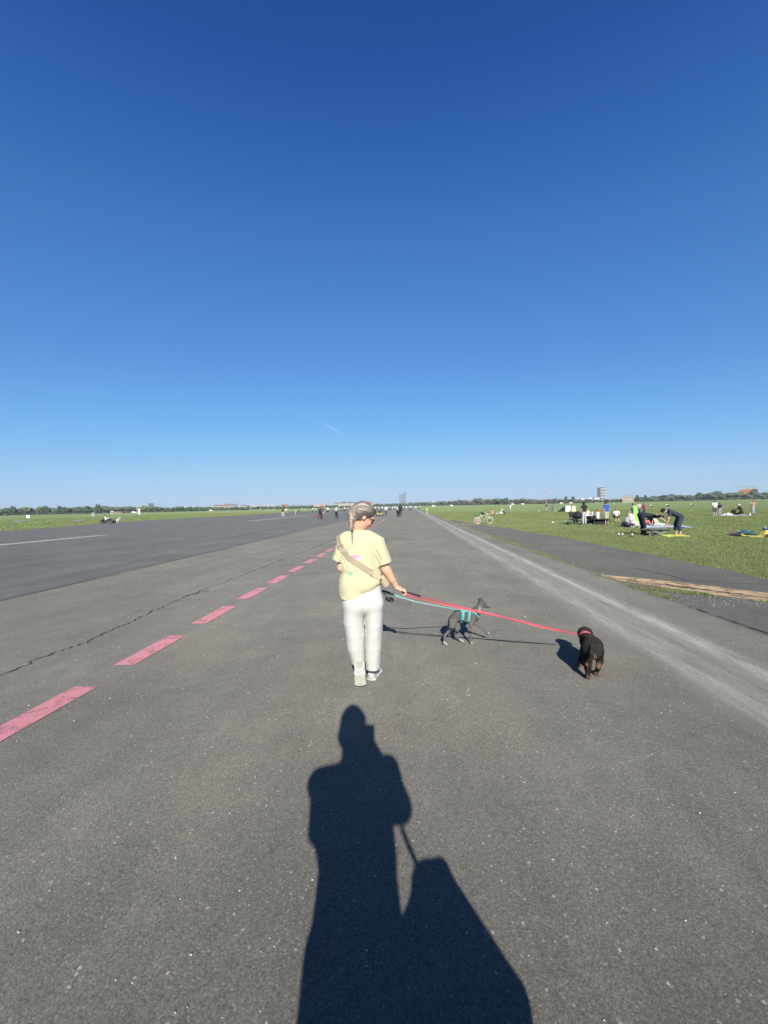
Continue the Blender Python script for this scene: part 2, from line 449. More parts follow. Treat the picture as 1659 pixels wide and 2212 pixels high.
# joints and cracks
M['crack'] = plain('tarry_crack', (.050, .047, .042), .95)
M['tar'] = plain('tar_joint', (.06, .06, .058), .9)
def crack(pts, wid, seed, gaps=0.0, name='crack', mat=None, jag=.035, step=.09, z=.0075, grow=1.0):
    r = np.random.RandomState(seed); P = []
    for (x0, y0), (x1, y1) in zip(pts[:-1], pts[1:]):
        n = max(2, int(math.hypot(x1 - x0, y1 - y0) / step)); 
        for i in range(n):
            f = i / n; P.append((x0 + (x1 - x0) * f, y0 + (y1 - y0) * f))
    P = np.array(P); n = len(P); w = r.normal(0, 1, n); lowf = np.convolve(w, np.ones(9) / 4, 'same')[:n]
    P[:, 0] += jag * (lowf * .8 + .35 * r.normal(0, 1, n))
    V = []; Fc = []
    for i in range(n):
        hw = wid * (.25 + .75 * r.rand()) / 2
        V += [(P[i, 0] - hw, P[i, 1], z), (P[i, 0] + hw * (.6 + .8 * r.rand()), P[i, 1] + .01, z)]
    on = True
    for i in range(n - 1):
        if gaps and r.rand() < gaps * .3: on = not on
        if on: Fc.append((2 * i, 2 * i + 1, 2 * i + 3, 2 * i + 2))
    return mesh_obj(name, V, Fc, mat or M['crack'], runway)
crack([(-4.17, 2.6), (-4.05, 4.4), (-4.2, 6.9), (-4.1, 9), (-4.05, 11.5), (-3.85, 15)], .024, 1, jag=.045, step=.045)
crack([(-3.85, 15), (-3.65, 20.5), (-3.7, 30)], .05, 2, step=.25)
crack([(-4.2, 4.0), (-4.5, 3.75), (-4.9, 3.7)], .022, 5)
crack([(-4.22, 6.9), (-4.05, 7.3), (-3.95, 7.35)], .05, 6)
crack([(4.16, 6.05), (4.2, 4.7), (4.22, 3.0)], .035, 7, jag=.012, gaps=.25, name='joint_gap')
crack([(-7.62, 2), (-7.62, 9.0)], .05, 8, jag=.015, name='seam', mat=M['tar'], z=.0085)
crack([(-7.62, 10.5), (-7.62, 30)], .045, 9, jag=.02, name='seam', mat=M['tar'], z=.0085, step=.3)
crack([(5.25, 9.6), (5.5, 8.6), (5.45, 8.0), (6.0, 7.7), (6.8, 7.5)], .03, 10, jag=.03, z=.0035)

# painted markings
M['pink'] = worn_paint('pink_paint', (.39, .16, .18), .48, 7, .30)
M['white'] = worn_paint('white_paint', (.30, .30, .29), .58, 5, .25)
M['edge_white'] = worn_paint('worn_white_paint', (.39, .37, .325), .50, 9, .46, edge=True, stretch=(1.0, .12, 1))
M['ochre'] = worn_paint('ochre_paint', (.36, .25, .135), .63, 4.0, .16)
for i, (a, b) in enumerate([(2.28, 3.32), (3.79, 4.71), (5.21, 6.16), (6.64, 7.60)] + [(8.04 + 1.43 * k, 8.99 + 1.43 * k) for k in range(0, 30)]):
    sk = .004 * ((i * 37) % 5 - 2)
    tag(mesh_obj('pink_dash', [(-3.12 + sk, a, .006), (-2.90 + sk, a + .006, .006), (-2.89, b, .006), (-3.11, b - .005, .006)], [(0, 1, 2, 3)], M['pink'], runway))
for a, b in [(-9.0, 25.8), (50.7, 81), (106, 136), (161, 191), (216, 246)]:
    mesh_obj('centre_dash', [(-22.1, a, .0085), (-21.2, a, .0085), (-21.2, b, .0085), (-22.1, b, .0085)], [(0, 1, 2, 3)], M['white'], runway)
# the worn pair of edge stripes with a paler band between
prof = [(2.28, 0), (2.42, .22), (2.53, .60), (2.64, .62), (2.76, .44), (2.92, .40), (3.05, .45), (3.13, .85), (3.21, .9), (3.27, .55), (3.40, .14), (3.52, 0)]
EY = np.concatenate([np.arange(0, 60, 1.0), np.geomspace(60, 1500, 24)])
V = []; C = []
for y in EY:
    dx = .02 * float(vnoise(np.array([0, y, 0.]), .35, 11))
    for x, a in prof: V.append((x + dx, y, .004)); C.append((a, a, a))
n = len(prof); Fc = [(i * n + k, i * n + k + 1, (i + 1) * n + k + 1, (i + 1) * n + k) for i in range(len(EY) - 1) for k in range(n - 1)]
mesh_obj('edge_line', V, Fc, M['edge_white'], runway, colors=np.array(C))
# ochre chevron bars on the shoulder
def bar(pts_top, pts_bot, z=.0):
    V = [(*p, z) for p in pts_top] + [(*p, z) for p in pts_bot]; k = len(pts_top)
    mesh_obj('chevron_bar', V, [(i, k + i, k + i + 1, i + 1) for i in range(k - 1)], M['ochre'], runway)
bar([(4.12, 8.72), (4.7, 8.32), (5.35, 7.68), (6.1, 6.75), (6.85, 5.75)], [(4.12, 8.42), (4.52, 8.0), (5.12, 7.3), (5.82, 6.47), (6.6, 5.5)])
bar([(4.13, 8.36), (4.5, 7.94), (5.08, 7.22), (5.76, 6.4), (6.54, 5.44)], [(4.12, 8.2), (4.42, 7.7), (4.95, 6.95), (5.55, 6.2), (6.3, 5.2)])
crack([(4.3, 8.25), (4.52, 7.97), (5.1, 7.26), (5.8, 6.44), (6.55, 5.5)], .07, 21, jag=.10, z=.004, gaps=.3, step=.06)
crack([(4.35, 7.95), (4.9, 7.3), (5.3, 7.1), (5.9, 6.0)], .05, 22, jag=.09, z=.004, gaps=.35, step=.06)
bar([(3.7, 32.7), (4.5, 32.5), (5.5, 32.0)], [(3.7, 31.7), (4.5, 31.5), (5.6, 31.0)], z=.0045)
bar([(4.1, 48.0), (4.4, 46.5), (4.6, 44.5)], [(4.1, 45.5), (4.25, 44.0), (4.5, 43.0)], z=.0045)
bar([(3.4, 75), (4.1, 74.5), (4.15, 74)], [(3.4, 71), (4.1, 70.5), (4.15, 70)], z=.0045)

# ------------------------------------------------------------------ turf, weeds, pebbles
def blades(X, Y, Z, hgt, wid, rnd, lean=.55):
    n = len(X); a = rnd.rand(n) * 2 * math.pi; la = rnd.rand(n) * 2 * math.pi; l = lean * hgt * rnd.rand(n)
    B = np.stack([X, Y, Z], -1); w = np.stack([np.cos(a), np.sin(a), 0 * a], -1) * (wid / 2)[:, None]
    tip = B + np.stack([np.cos(la) * l, np.sin(la) * l, hgt], -1)
    V = np.stack([B - w, B + w, tip], 1).reshape(-1, 3)
    return V, np.arange(3 * n).reshape(-1, 3)
def turf_colors(X, Y, rnd, dry=.18):
    P = np.stack([X, Y, 0 * X], -1)
    f = .5 + .5 * vnoise(P, .22, 21); g = .5 + .5 * vnoise(P, 1.3, 22)
    c = np.stack([.150 + .07 * f, .204 + .05 * f, .070 + .022 * f], -1) * (.84 + .3 * g)[:, None] * (.9 + .2 * rnd.rand(len(X)))[:, None]
    d = rnd.rand(len(X)) < dry * (.2 + .9 * f)
    c[d] = np.array([.25, .235, .12]) * (.7 + .5 * rnd.rand(d.sum()))[:, None]
    return np.repeat(c, 3, 0)
M['blade'] = vcol('grass_blade', .7, var=.15, bscale=8, spec=.2)
rnd = np.random.RandomState(11)
def scatter_right(n, y0, y1, pw):
    u = rnd.rand(n); Y = (y0 ** pw + u * (y1 ** pw - y0 ** pw)) ** (1 / pw)
    er = np.interp(Y, YS, edgeR); xm = np.minimum(1.05 * Y + 2.5, 62)
    X = er - .06 + (xm - er + .06) * rnd.rand(n); return X, Y
X, Y = scatter_right(760000, 5.0, 95.0, .8)
keep = (X > 3.9) & (rnd.rand(len(X)) < np.clip((96 - Y) / 50, 0, 1) ** .6); X = X[keep]; Y = Y[keep]
dist = np.hypot(X, Y)
patch = .5 + .5 * vnoise(np.stack([X, Y, 0 * X], -1), .8, 31)
hg = (.013 + .030 * patch ** 3 * rnd.rand(len(X)) + .010 * rnd.rand(len(X))) * np.clip(dist / 16, 1, 1.9); wd = np.clip(dist * .0009, .006, .07) * (.6 + .8 * rnd.rand(len(X)))
Vb, Tb = blades(X, Y, gz(X, Y) - .02, hg, wd, rnd, 1.6)
cb = turf_colors(X, Y, rnd)
ed_ = np.repeat(np.clip(1 - (X - np.interp(Y, YS, edgeR)) / .45, 0, 1) * (rnd.rand(len(X)) < .7), 3)[:, None]; cb = cb * (1 - .75 * ed_) + .75 * ed_ * np.array([.22, .20, .11])
o = fast_mesh('turf', Vb, Tb, M['blade'], colors=cb); tag(o, 'short green turf on the field to the right of the runway', 'grass', kind='stuff')
Y = 24 * np.exp(rnd.rand(110000) * math.log(200 / 24)); er = np.interp(Y, YS, edgeL); X = er + .12 - (rnd.rand(len(Y)) ** 1.6) * 70
dist = np.hypot(X, Y); wd = dist * .0012 * (.5 + rnd.rand(len(X))); hg = .03 + .04 * rnd.rand(len(X)) + .0004 * dist
Vb, Tb = blades(X, Y, 0 * X - .03, hg, wd, rnd, .9)
o = fast_mesh('turf', Vb, Tb, M['blade'], colors=turf_colors(X, Y, rnd, .1)); tag(o, 'short green turf on the field to the left of the runway', 'grass', kind='stuff')
# weeds along the joint between runway and shoulder, denser in patches
n = 60000; Y = 5.6 * np.exp(rnd.rand(n) * math.log(60 / 5.6))
prob = np.clip(.22 + .9 * vnoise(np.stack([0 * Y, Y, 0 * Y], -1), .9, 41), 0.05, 1) * np.clip((Y - 5.8) / 1.5, 0, 1)
k = rnd.rand(n) < prob; Y = Y[k]
X = 4.1 + .062 * rnd.normal(0, 1, len(Y)) + .05 * np.clip(8 - Y, 0, 2) * rnd.rand(len(Y)) * 3 * (Y < 8)
dist = np.hypot(X, Y); hg = .012 + .03 * rnd.rand(len(X)); wd = np.clip(dist * .0014, .008, .08) * (.5 + rnd.rand(len(X)))
Vb, Tb = blades(X, Y, 0 * X - .002, hg, wd, rnd, 1.3)
# tufts round the ochre bar
t2 = rnd.rand(9000); bx = 4.35 + 2.4 * t2; by = 7.35 - 1.95 * t2 + .1 * rnd.normal(0, 1, 9000) - .08
pr = np.clip(.0 + .8 * vnoise(np.stack([bx, by, 0 * bx], -1), 1.4, 43) + .7 * (bx < 5.0), 0, 1); k = rnd.rand(9000) < pr
hg2 = .012 + .032 * rnd.rand(k.sum()); wd2 = .012 * (.5 + rnd.rand(k.sum()))
V2, T2 = blades(bx[k], by[k], 0 * bx[k] - .002, hg2, wd2, rnd, 1.3)
cw = np.concatenate([turf_colors(X, Y, rnd, .75) * .85, turf_colors(bx[k], by[k], rnd, .5) * .9])
o = fast_mesh('weeds', np.concatenate([Vb, V2]), np.concatenate([Tb, T2 + len(Vb)]), M['blade'], colors=cw); tag(o, 'dry weeds growing in the joint beside the white edge line', 'weeds', kind='stuff')
# loose stones on the asphalt
M['pebble'] = vcol('pebble', .7, var=.2, bscale=60)
_ico = [(0, 0, 1), (.9, 0, .3), (.28, .86, .3), (-.73, .53, .3), (-.73, -.53, .3), (.28, -.86, .3), (.73, .53, -.4), (-.28, .86, -.4), (-.9, 0, -.4), (-.28, -.86, -.4), (.73, -.53, -.4)]
_icf = [(0, 1, 2), (0, 2, 3), (0, 3, 4), (0, 4, 5), (0, 5, 1), (1, 6, 2), (2, 7, 3), (3, 8, 4), (4, 9, 5), (5, 10, 1), (2, 6, 7), (3, 7, 8), (4, 8, 9), (5, 9, 10), (1, 10, 6)]
n = 1500; Y = .9 + 13 * rnd.rand(n) ** 1.5; X = (rnd.rand(n) * 2 - 1) * (1.2 * Y + .6); X = np.where(X > 4, 4 * rnd.rand(n), X)
s = (.0022 + .0042 * rnd.rand(n) ** 3) * np.clip(.7 + Y * .12, .7, 2.0)
# gravel swept up on the shoulder
n3 = 420; Yc = 2.6 + 12 * rnd.rand(n3) ** 1.3; Xc = np.interp(Yc, [2.6, 4.4, 6.9, 9, 11.5, 15], [-4.17, -4.05, -4.2, -4.1, -4.05, -3.85]) + rnd.normal(0, .13, n3); X = np.concatenate([X, Xc]); Y = np.concatenate([Y, Yc]); s = np.concatenate([s, .002 + .004 * rnd.rand(n3) ** 2 * np.clip(Yc / 5, 1, 2)])
n2 = 260; Yg = 6.0 + 1.1 * rnd.rand(n2); Xg = 4.3 + 1.2 * rnd.rand(n2) - (Yg - 6.0) * .1; X = np.concatenate([X, Xg]); Y = np.concatenate([Y, Yg]); s = np.concatenate([s, .003 + .006 * rnd.rand(n2) ** 2])
ico = np.array(_ico); V = []; 
ang = rnd.rand(len(X)) * 6.28; sx = s * (.7 + .8 * rnd.rand(len(X))); sy = s * (.7 + .5 * rnd.rand(len(X))); sz = s * .6
lx = ico[None, :, 0] * sx[:, None]; ly = ico[None, :, 1] * sy[:, None]
Vp = np.stack([X[:, None] + lx * np.cos(ang)[:, None] - ly * np.sin(ang)[:, None], Y[:, None] + lx * np.sin(ang)[:, None] + ly * np.cos(ang)[:, None], ico[None, :, 2] * sz[:, None] + sz[:, None] * .3 + .001], -1).reshape(-1, 3)
Tp = (np.array(_icf)[None] + 11 * np.arange(len(X))[:, None, None]).reshape(-1, 3)
pc = np.array([.46, .44, .395])[None] * (.35 + .8 * rnd.rand(len(X)))[:, None]; odd = rnd.rand(len(X)) < .03; pc[odd] = (.5, .33, .18)
o = fast_mesh('pebbles', Vp, Tp, M['pebble'], colors=np.repeat(pc, 11, 0)); tag(o, 'small pale stones scattered over the asphalt', 'pebbles', kind='stuff')
# ------------------------------------------------------------------ bodies: helpers
def cone(a, b, ra, rb=None, side=None, k=None):
    p = cap(a, b, ra, rb, side, k); return ('cone',) + p[1:]
_ps, _pb = prim_sdf, prim_bounds
def prim_bounds(p):
    return _pb(('cap',) + p[1:]) if p[0] == 'cone' else _pb(p)
def prim_sdf(p, P):
    if p[0] != 'cone': return _ps(p, P)
    _, a, b, ra, rb, side, _k = p
    L = np.linalg.norm(b - a); w = (b - a) / L
    u = side - w * (side @ w); u = u / np.linalg.norm(u); v = np.cross(w, u)
    q = P - a; s = q @ w; t = np.clip(s / L, 0, 1)
    rx = ra[0] + (rb[0] - ra[0]) * t; ry = ra[1] + (rb[1] - ra[1]) * t; rm = np.minimum(rx, ry)
    d = (np.sqrt(((q @ u) / rx) ** 2 + ((q @ v) / ry) ** 2) - 1) * rm
    return np.maximum(d, np.maximum(-s, s - L))
def grad(prims, p, k=.02, e=.002):
    g = np.zeros(3)
    for i in range(3):
        a = np.array(p, float); b = a.copy(); a[i] += e; b[i] -= e
        g[i] = sdf_all(prims, a[None], k)[0] - sdf_all(prims, b[None], k)[0]
    return nrm(g)
def hit(prims, o, d, k=.02, tmax=3.0, off=0.0):
    o = np.asarray(o, float); d = nrm(d); t = 0.0
    for _ in range(150):
        v = float(sdf_all(prims, (o + d * t)[None], k)[0]) - off
        if v < .0006: return o + d * t
        t += max(v * .7, .001)
        if t > tmax: return None
    return o + d * t
def hand(w, d, n, s, curl=(60, 70, 50), size=1.0, thumb=(.6, .7, .35), spread=1.0):
    """wrist w, pointing d, palm facing n, index finger on side s; fingers curl towards n"""
    d = nrm(d); n = nrm(np.asarray(n, float) - d * (np.asarray(n, float) @ d)); s = nrm(np.asarray(s, float) - d * (np.asarray(s, float) @ d) - n * (np.asarray(s, float) @ n)); z = size
    out = [cap(w, w + d * .035 * z, (.024 * z, .017 * z), (.033 * z, .015 * z), s), cap(w + d * .03 * z, w + d * .082 * z, (.034 * z, .015 * z), (.037 * z, .013 * z), s)]
    for off, ln in ((.028, .068), (.0095, .076), (-.009, .071), (-.027, .056)):
        p = w + d * .084 * z + s * off * z; a = 0
        for j, (f, r) in enumerate(((.45, .0088), (.31, .0082), (.24, .0072))):
            a += math.radians(curl[j]); q = p + (d * math.cos(a) + n * math.sin(a) + s * off * 2.0 * spread * (1 - j * .3)) * ln * f * z
            out.append(cap(p, q, r * z, r * .94 * z, k=.004)); p = q
    p = w + d * .022 * z + s * .026 * z + n * .006 * z
    for j, (ln, r) in enumerate(((.042, .0125), (.034, .0098), (.026, .0085))):
        v = nrm(d * (thumb[0] + .25 * j) + s * (thumb[1] - .28 * j) + n * (thumb[2] + .12 * j)); q = p + v * ln * z
        out.append(cap(p, q, r * z, r * .92 * z, k=.006)); p = q
    return out
def head(C, f, r, u, s=1.0, nose=True):
    """face towards f, her/his right r, crown u"""
    g = (f, r)
    E_ = lambda a, b, c, rad, k=.012: ell(C + (f * a + r * b + u * c) * s, np.array(rad) * s, g, k)
    out = [E_(-.012, 0, .018, (.098, .076, .092)), E_(.036, 0, -.042, (.056, .056, .074), .025), E_(.05, 0, -.072, (.034, .036, .034), .02), E_(.066, 0, -.098, (.022, .024, .019), .014)]
    out += [cap(C + (f * .084 + u * .008) * s, C + (f * .106 - u * .034) * s, .008 * s, .0125 * s, k=.008)]
    for b in (-1, 1):
        out += [E_(-.006, b * .078, -.018, (.017, .008, .026), .006), E_(.07, b * .033, -.030, (.022, .022, .02), .02), E_(.083, b * .033, .004, (.011, .016, .011), .008), E_(.075, b * .036, .026, (.014, .026, .011), .012)]
    out += [cap(C + (f * .084 + r * .018 - u * .062) * s, C + (f * .084 - r * .018 - u * .062) * s, .0075 * s, k=.006), cap(C + (f * .082 + r * .015 - u * .072) * s, C + (f * .082 - r * .015 - u * .072) * s, .008 * s, k=.006)]
    return out
def frame(yaw, pitch, base=_fw, roll=0):
    """head frame: yaw to the right of the forward direction, pitch down"""
    right = np.array([base[1], -base[0], 0]); y, p = math.radians(yaw), math.radians(pitch)
    h = base * math.cos(y) + right * math.sin(y); rh = right * math.cos(y) - base * math.sin(y)
    f = h * math.cos(p) - _z * math.sin(p); u = _z * math.cos(p) + h * math.sin(p)
    if roll:
        c, s_ = math.cos(math.radians(roll)), math.sin(math.radians(roll)); u, rh = u * c + rh * s_, rh * c - u * s_
    return f, rh, u

# ------------------------------------------------------------------ the woman with the leashes
M['skin'] = vcol('skin', .55, bump=.08, bscale=300, var=.05)
M['cotton'] = vcol('cotton_jersey', .95, bump=.12, bscale=900, var=.04, sheen=.15)
M['denim'] = vcol('white_denim', .95, bump=.15, bscale=1100, var=.03)
M['hair'] = vcol('hair', .45, bump=.35, bscale=260, var=.2)
M['black_plastic'] = plain('black_plastic', (.015, .015, .017), .25, .1, 40)
M['tan_strap'] = plain('tan_webbing', (.36, .285, .195), .85, .08, 500, .3)
M['pale_leather'] = plain('pale_leather', (.50, .42, .27), .5, .08, 120, .15)
M['brass'] = plain('brass', (.6, .47, .25), .3, .08, 60, metal=1.0)
M['shoe_white'] = plain('white_mesh_shoe', (.50, .49, .475), .8, .06, 300, .3)
M['shoe_sole'] = plain('shoe_sole', (.44, .42, .375), .7, .06, 100, .1)
M['tread'] = plain('grey_green_tread', (.33, .32, .235), .8, .1, 60)
M['tread_grey'] = plain('grey_sole_insert', (.42, .41, .40), .5, .08, 60)
D0 = 3.45
def W(px, py, dy=0.0): return at(px, py, D0 + dy)
WO = gnd(790, 1482)
wom = empty('person', WO, 'woman in pale yellow t-shirt and white trousers walking away with two dogs on leads', 'person')
f, r, u = frame(68, 38); HC = W(785, 1114.5)
arm_side = _rt
wR, wL = W(857, 1269, .06), W(772, 1262, .24)
skinP = head(HC, f, r, u) + [
    cap(W(775, 1152, .015), HC - f * .025 - u * .05, .052, .048, k=.02), cap(W(776, 1176), W(777, 1215), (.13, .075), (.13, .085), _rt), cap(W(777, 1215), W(783, 1270), (.13, .09), (.155, .1), _rt),
    cap(W(776, 1165), W(748, 1176), .032, .04), cap(W(777, 1165), W(811, 1180), .032, .04),
    cap(W(744, 1180), W(738, 1226, .0), .046, .040), cap(W(738, 1226, .0), wL, .039, .025),
    cap(W(815, 1184), W(834, 1230, .01), .047, .041), cap(W(834, 1230, .01), wR, .039, .0255), cap(W(838, 1236, .015), W(846, 1252, .035), .0385, .033),
    cap(W(765, 1295), W(764, 1345), .085, .07), cap(W(764, 1345), W(769, 1375, .04), .065, .052), cap(W(769, 1375, .05), W(775, 1418, .04), .05, .034),
    cap(W(805, 1295), W(808, 1350, .03), .085, .065), cap(W(808, 1350, .03), W(807, 1380, .06), .06, .05), cap(W(807, 1380, .06), W(804, 1437, .075), .05, .036), cap(W(804, 1437, .085), W(803, 1456, .09), .032, .026),
    cap(W(803, 1460, .10), W(806, 1462, .19), .024, .024), cap(W(775, 1418, .04), W(777, 1452, -.02), .033, .026)]
dR = nrm(W(874, 1275, .075) - wR)
skinP += hand(wR, dR, nrm(-_z * .9 + _fw * .2), nrm(_fw + .3 * _rt), (48, 72, 60), .98, (.75, .35, .25))
skinP += hand(wL, nrm(W(792, 1272, .32) - wL), nrm(-_fw + .1 * _rt), _z, (65, 75, 55), .96, (.6, .6, .4))
def skin_col(V):
    c = np.tile(np.array([.62, .355, .235]), (len(V), 1)); q = V - HC
    lip = np.exp(-(((q @ f - .088) / .012) ** 2 + ((q @ r) / .02) ** 2 + ((q @ u + .067) / .009) ** 2)); c = c * (1 - lip[:, None]) + lip[:, None] * np.array([.42, .13, .12])
    chk = np.exp(-(((q @ f - .06) / .03) ** 2 + ((q @ u + .03) / .03) ** 2)); c = c * (1 - .35 * chk[:, None]) + .35 * chk[:, None] * np.array([.52, .22, .19])
    c *= (1 + .06 * vnoise(V, 25, 2))[:, None]
    return c
solid('body', skinP, .0045, M['skin'], wom, .016, color=skin_col, offset=WO)
# hair
T = W(764, 1104, -.045)
hairP = [ell(HC - f * .018 + u * .020, (.106, .086, .098), (f, r)), ell(HC + f * .045 + u * .05, (.055, .07, .05), (f, r), k=.03), cap(HC - f * .05 + u * .02, T + _z * .005, .075, .032, k=.03), ell(HC - f * .05 - u * .03, (.062, .074, .06), (f, r)),
         cap(T, HC - f * .06, .03, .06), ell(W(759, 1112, -.045), (.030, .03, .040), k=.008), cap(W(760, 1108, -.055), W(760.5, 1122, -.062), .026, .02, k=.006), cap(W(758, 1105, -.03), W(754.5, 1119, -.035), .018, .017, k=.005), cap(W(764, 1107, -.05), W(766, 1121, -.055), .016, .015, k=.005)]
for i in range(9):                                             # plait
    yy = 1120 + 3.2 * i
    hairP += [ell(W(757.6 + .36 * i + (1.5 if i % 2 else -1.5), yy, -.074 - .0052 * i), (.0152 - .0006 * i, .013, .0125 - .0004 * i), k=.0025)]
hairP += [cap(W(760.5, 1148, -.122), W(760.7, 1157, -.132), .006, .011, k=.004), cap(W(760.7, 1157, -.132), W(760, 1172, -.136), (.011, .006), (.003, .003), _rt, k=.004)]
def hair_cut(G, D):
    q = G - HC; a = q @ f; b = q @ u; c = q @ r
    face = a - (.022 + .60 * b)
    ear = .026 - np.sqrt((a + .002) ** 2 + (b + .028) ** 2 + (np.abs(c) - .085) ** 2)
    zone = np.exp(-((a - .0) / .2) ** 2)
    return np.where(((G - T) @ f > .028) & ~((np.abs((G - T) @ _rt) < .05) & (G[..., 2] < T[2] - .045) & ((G - T) @ _fw < .01)), np.maximum(D, np.maximum(face, ear)), D)
_ha = nrm(T - HC); _h1 = nrm(np.cross(_ha, _z)); _h2 = np.cross(_ha, _h1)
def strands(V, fr, sd):
    v = V - T; a = np.arctan2(v @ _h2, v @ _h1); d = np.linalg.norm(v, axis=1)
    return vnoise(np.stack([np.cos(a) * fr, np.sin(a) * fr, d * 7 + .6 * np.sin(a * 3)], -1), 1, sd)
def hair_col(V):
    s = np.clip(.44 + .34 * strands(V, 4.5, 3) + .42 * strands(V, 14, 4) + .3 * strands(V, 34, 5), 0, 1)[:, None]
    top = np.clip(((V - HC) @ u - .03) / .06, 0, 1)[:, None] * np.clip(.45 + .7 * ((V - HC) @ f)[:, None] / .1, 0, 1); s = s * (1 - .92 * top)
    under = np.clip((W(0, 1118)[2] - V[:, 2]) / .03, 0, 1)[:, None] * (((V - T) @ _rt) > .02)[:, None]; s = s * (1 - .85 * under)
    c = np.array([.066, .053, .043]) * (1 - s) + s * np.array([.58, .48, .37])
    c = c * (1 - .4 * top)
    br = (V[:, 2] < W(760, 1119)[2]) & (np.abs((V - T) @ _rt) < .032)
    c[br] = np.array([.33, .26, .18]) * (1 + .4 * vnoise(V[br], 190, 6))[:, None]
    tip = V[:, 2] < W(760, 1158)[2]; c[tip] = np.array([.40, .34, .2])
    return c
def hair_def(V, N_):
    v = V - T
    return V + N_ * (0.003 * strands(V, 12, 4) + .0035 * strands(V, 4.5, 3) + .001 * strands(V, 30, 5))[:, None] * np.clip(np.linalg.norm(v, axis=1) / .04, 0, 1)[:, None]
hr = solid('hair', hairP, .003, M['hair'], wom, .014, cut=hair_cut, deform=hair_def, color=hair_col, offset=WO)
def strand_cards(n, ln, seed):
    me = hr.data; nv = len(me.vertices); co = np.zeros(nv * 3); me.vertices.foreach_get('co', co); co = co.reshape(-1, 3) + WO; nn = np.zeros(nv * 3); me.vertices.foreach_get('normal', nn); nn = nn.reshape(-1, 3)
    rr = np.random.RandomState(seed); i = rr.randint(0, nv, n); P_, N_ = co[i], nn[i]; d = T - P_; dl = np.linalg.norm(d, axis=1, keepdims=True); keep = dl[:, 0] > .03; d = d / (dl + 1e-9); low = (P_[:, 2] < T[2] - .05) & (np.abs((P_ - T) @ _rt + .012) < .028); ln = np.where(low, ln * .35, ln)
    d = d - N_ * (d * N_).sum(1, keepdims=True); d[low] = -_z; d = d + N_ * (.10 + .16 * rr.rand(n) ** 3)[:, None] + rr.normal(0, .10, (n, 3)); d /= np.linalg.norm(d, axis=1, keepdims=True); w = np.cross(d, N_); w /= (np.linalg.norm(w, axis=1, keepdims=True) + 1e-9); L_ = ln * (.4 + rr.rand(n))
    V = np.stack([P_ - w * .0011 - N_ * .001, P_ + w * .0011 - N_ * .001, P_ + d * L_[:, None]], 1)[keep].reshape(-1, 3); c = hair_col(P_[keep]) * (.75 + .85 * rr.rand(keep.sum()) ** 1.5)[:, None]
    tag(fast_mesh('stray_hair', V - WO, np.arange(len(V)).reshape(-1, 3), M['hair'], hr, np.repeat(np.clip(c, 0, 1), 3, 0)), kind='stuff')
strand_cards(9000, .04, 2)
mb = MB()
mb.tube([T + _rt * .012 * math.cos(a) * .6 + _z * .016 * math.sin(a) + _fw * .012 * math.cos(a) - WO for a in np.linspace(0, 2 * math.pi, 14)[:-1]], .0075, 6, closed=True)
mb.build('hair_tie', M['black_plastic'], hr, True)
for y_, rr in ((1147.5, .0095), (1153, .0065)):
    MB().ball(W(760.4, y_, -.124) - WO, rr, (1, 1, .9), 6).build('hair_tie', M['black_plastic'], hr, True)
# sunglasses
mb = MB()
sg = lambda a, b, c: HC + f * a + r * b + u * c - WO
for sgn in (1, -1):
    V = [sg(.098, sgn * .008, .012), sg(.096, sgn * .03, .020), sg(.082, sgn * .060, .024), sg(.066, sgn * .074, .020), sg(.070, sgn * .072, -.008), sg(.086, sgn * .052, -.022), sg(.098, sgn * .026, -.020), sg(.102, sgn * .010, -.006)]
    V2 = [v + f * .006 for v in V]; n = len(V)
    mb.add(V + V2, [tuple(range(n)), tuple(range(2 * n - 1, n - 1, -1))] + [(i, (i + 1) % n, n + (i + 1) % n, n + i) for i in range(n)])
    mb.tube([sg(.072, sgn * .076, .014), sg(.045, sgn * .080, .010), sg(.0, sgn * .085, .004), sg(-.015, sgn * .083, -.008)], [.0045, .003, .0025, .0025], 6)
mb.tube([sg(.1, .01, .01), sg(.104, 0, .012), sg(.1, -.01, .01)], .003, 6)
mb.build('sunglasses', M['black_plastic'], wom)
# t-shirt
shirtP = [cap(W(776, 1172), W(776, 1222), (.172, .108), (.163, .113), _rt), cap(W(776, 1222), W(783, 1260), (.163, .113), (.186, .132), _rt), cap(W(765, 1258), W(765, 1284), (.135, .125), (.133, .125), _rt),
          cap(W(777, 1152), W(742, 1167), (.05, .07), (.056, .066), _fw), cap(W(777, 1152), W(816, 1172), (.05, .07), (.056, .066), _fw), cap(W(776, 1146), W(776, 1160), (.064, .07), (.10, .09), _rt),
          cone(W(746, 1166), W(729, 1211), (.060, .075), (.052, .080), _rt, k=.022), cone(W(814, 1168), W(832, 1217.5), (.064, .075), (.067, .078), _rt, k=.022)]
zc = W(776, 1146.5)[2]
hx = [(W(a, b) @ _rt, W(a, b)[2]) for a, b in ((730, 1285), (745, 1287), (768, 1284), (790, 1275), (815, 1259), (828, 1252))]
def shirt_cut(G, D):
    s = G @ _rt; zh = np.interp(s, [h_[0] for h_ in hx], [h_[1] for h_ in hx])
    zh = zh + .02 * np.clip((G @ _fw - W(780, 1270) @ _fw) / .1, -1, 1)
    D = np.maximum(D, G[..., 2] - (zc + .012 * np.clip((G @ _fw - W(776, 1146) @ _fw) / -.06, -1, 1)))
    D = np.maximum(D, zh - G[..., 2])
    low = G[..., 2] < zh + .035
    D = np.where(low, np.maximum(D, -(D + .014)), D)
    return D
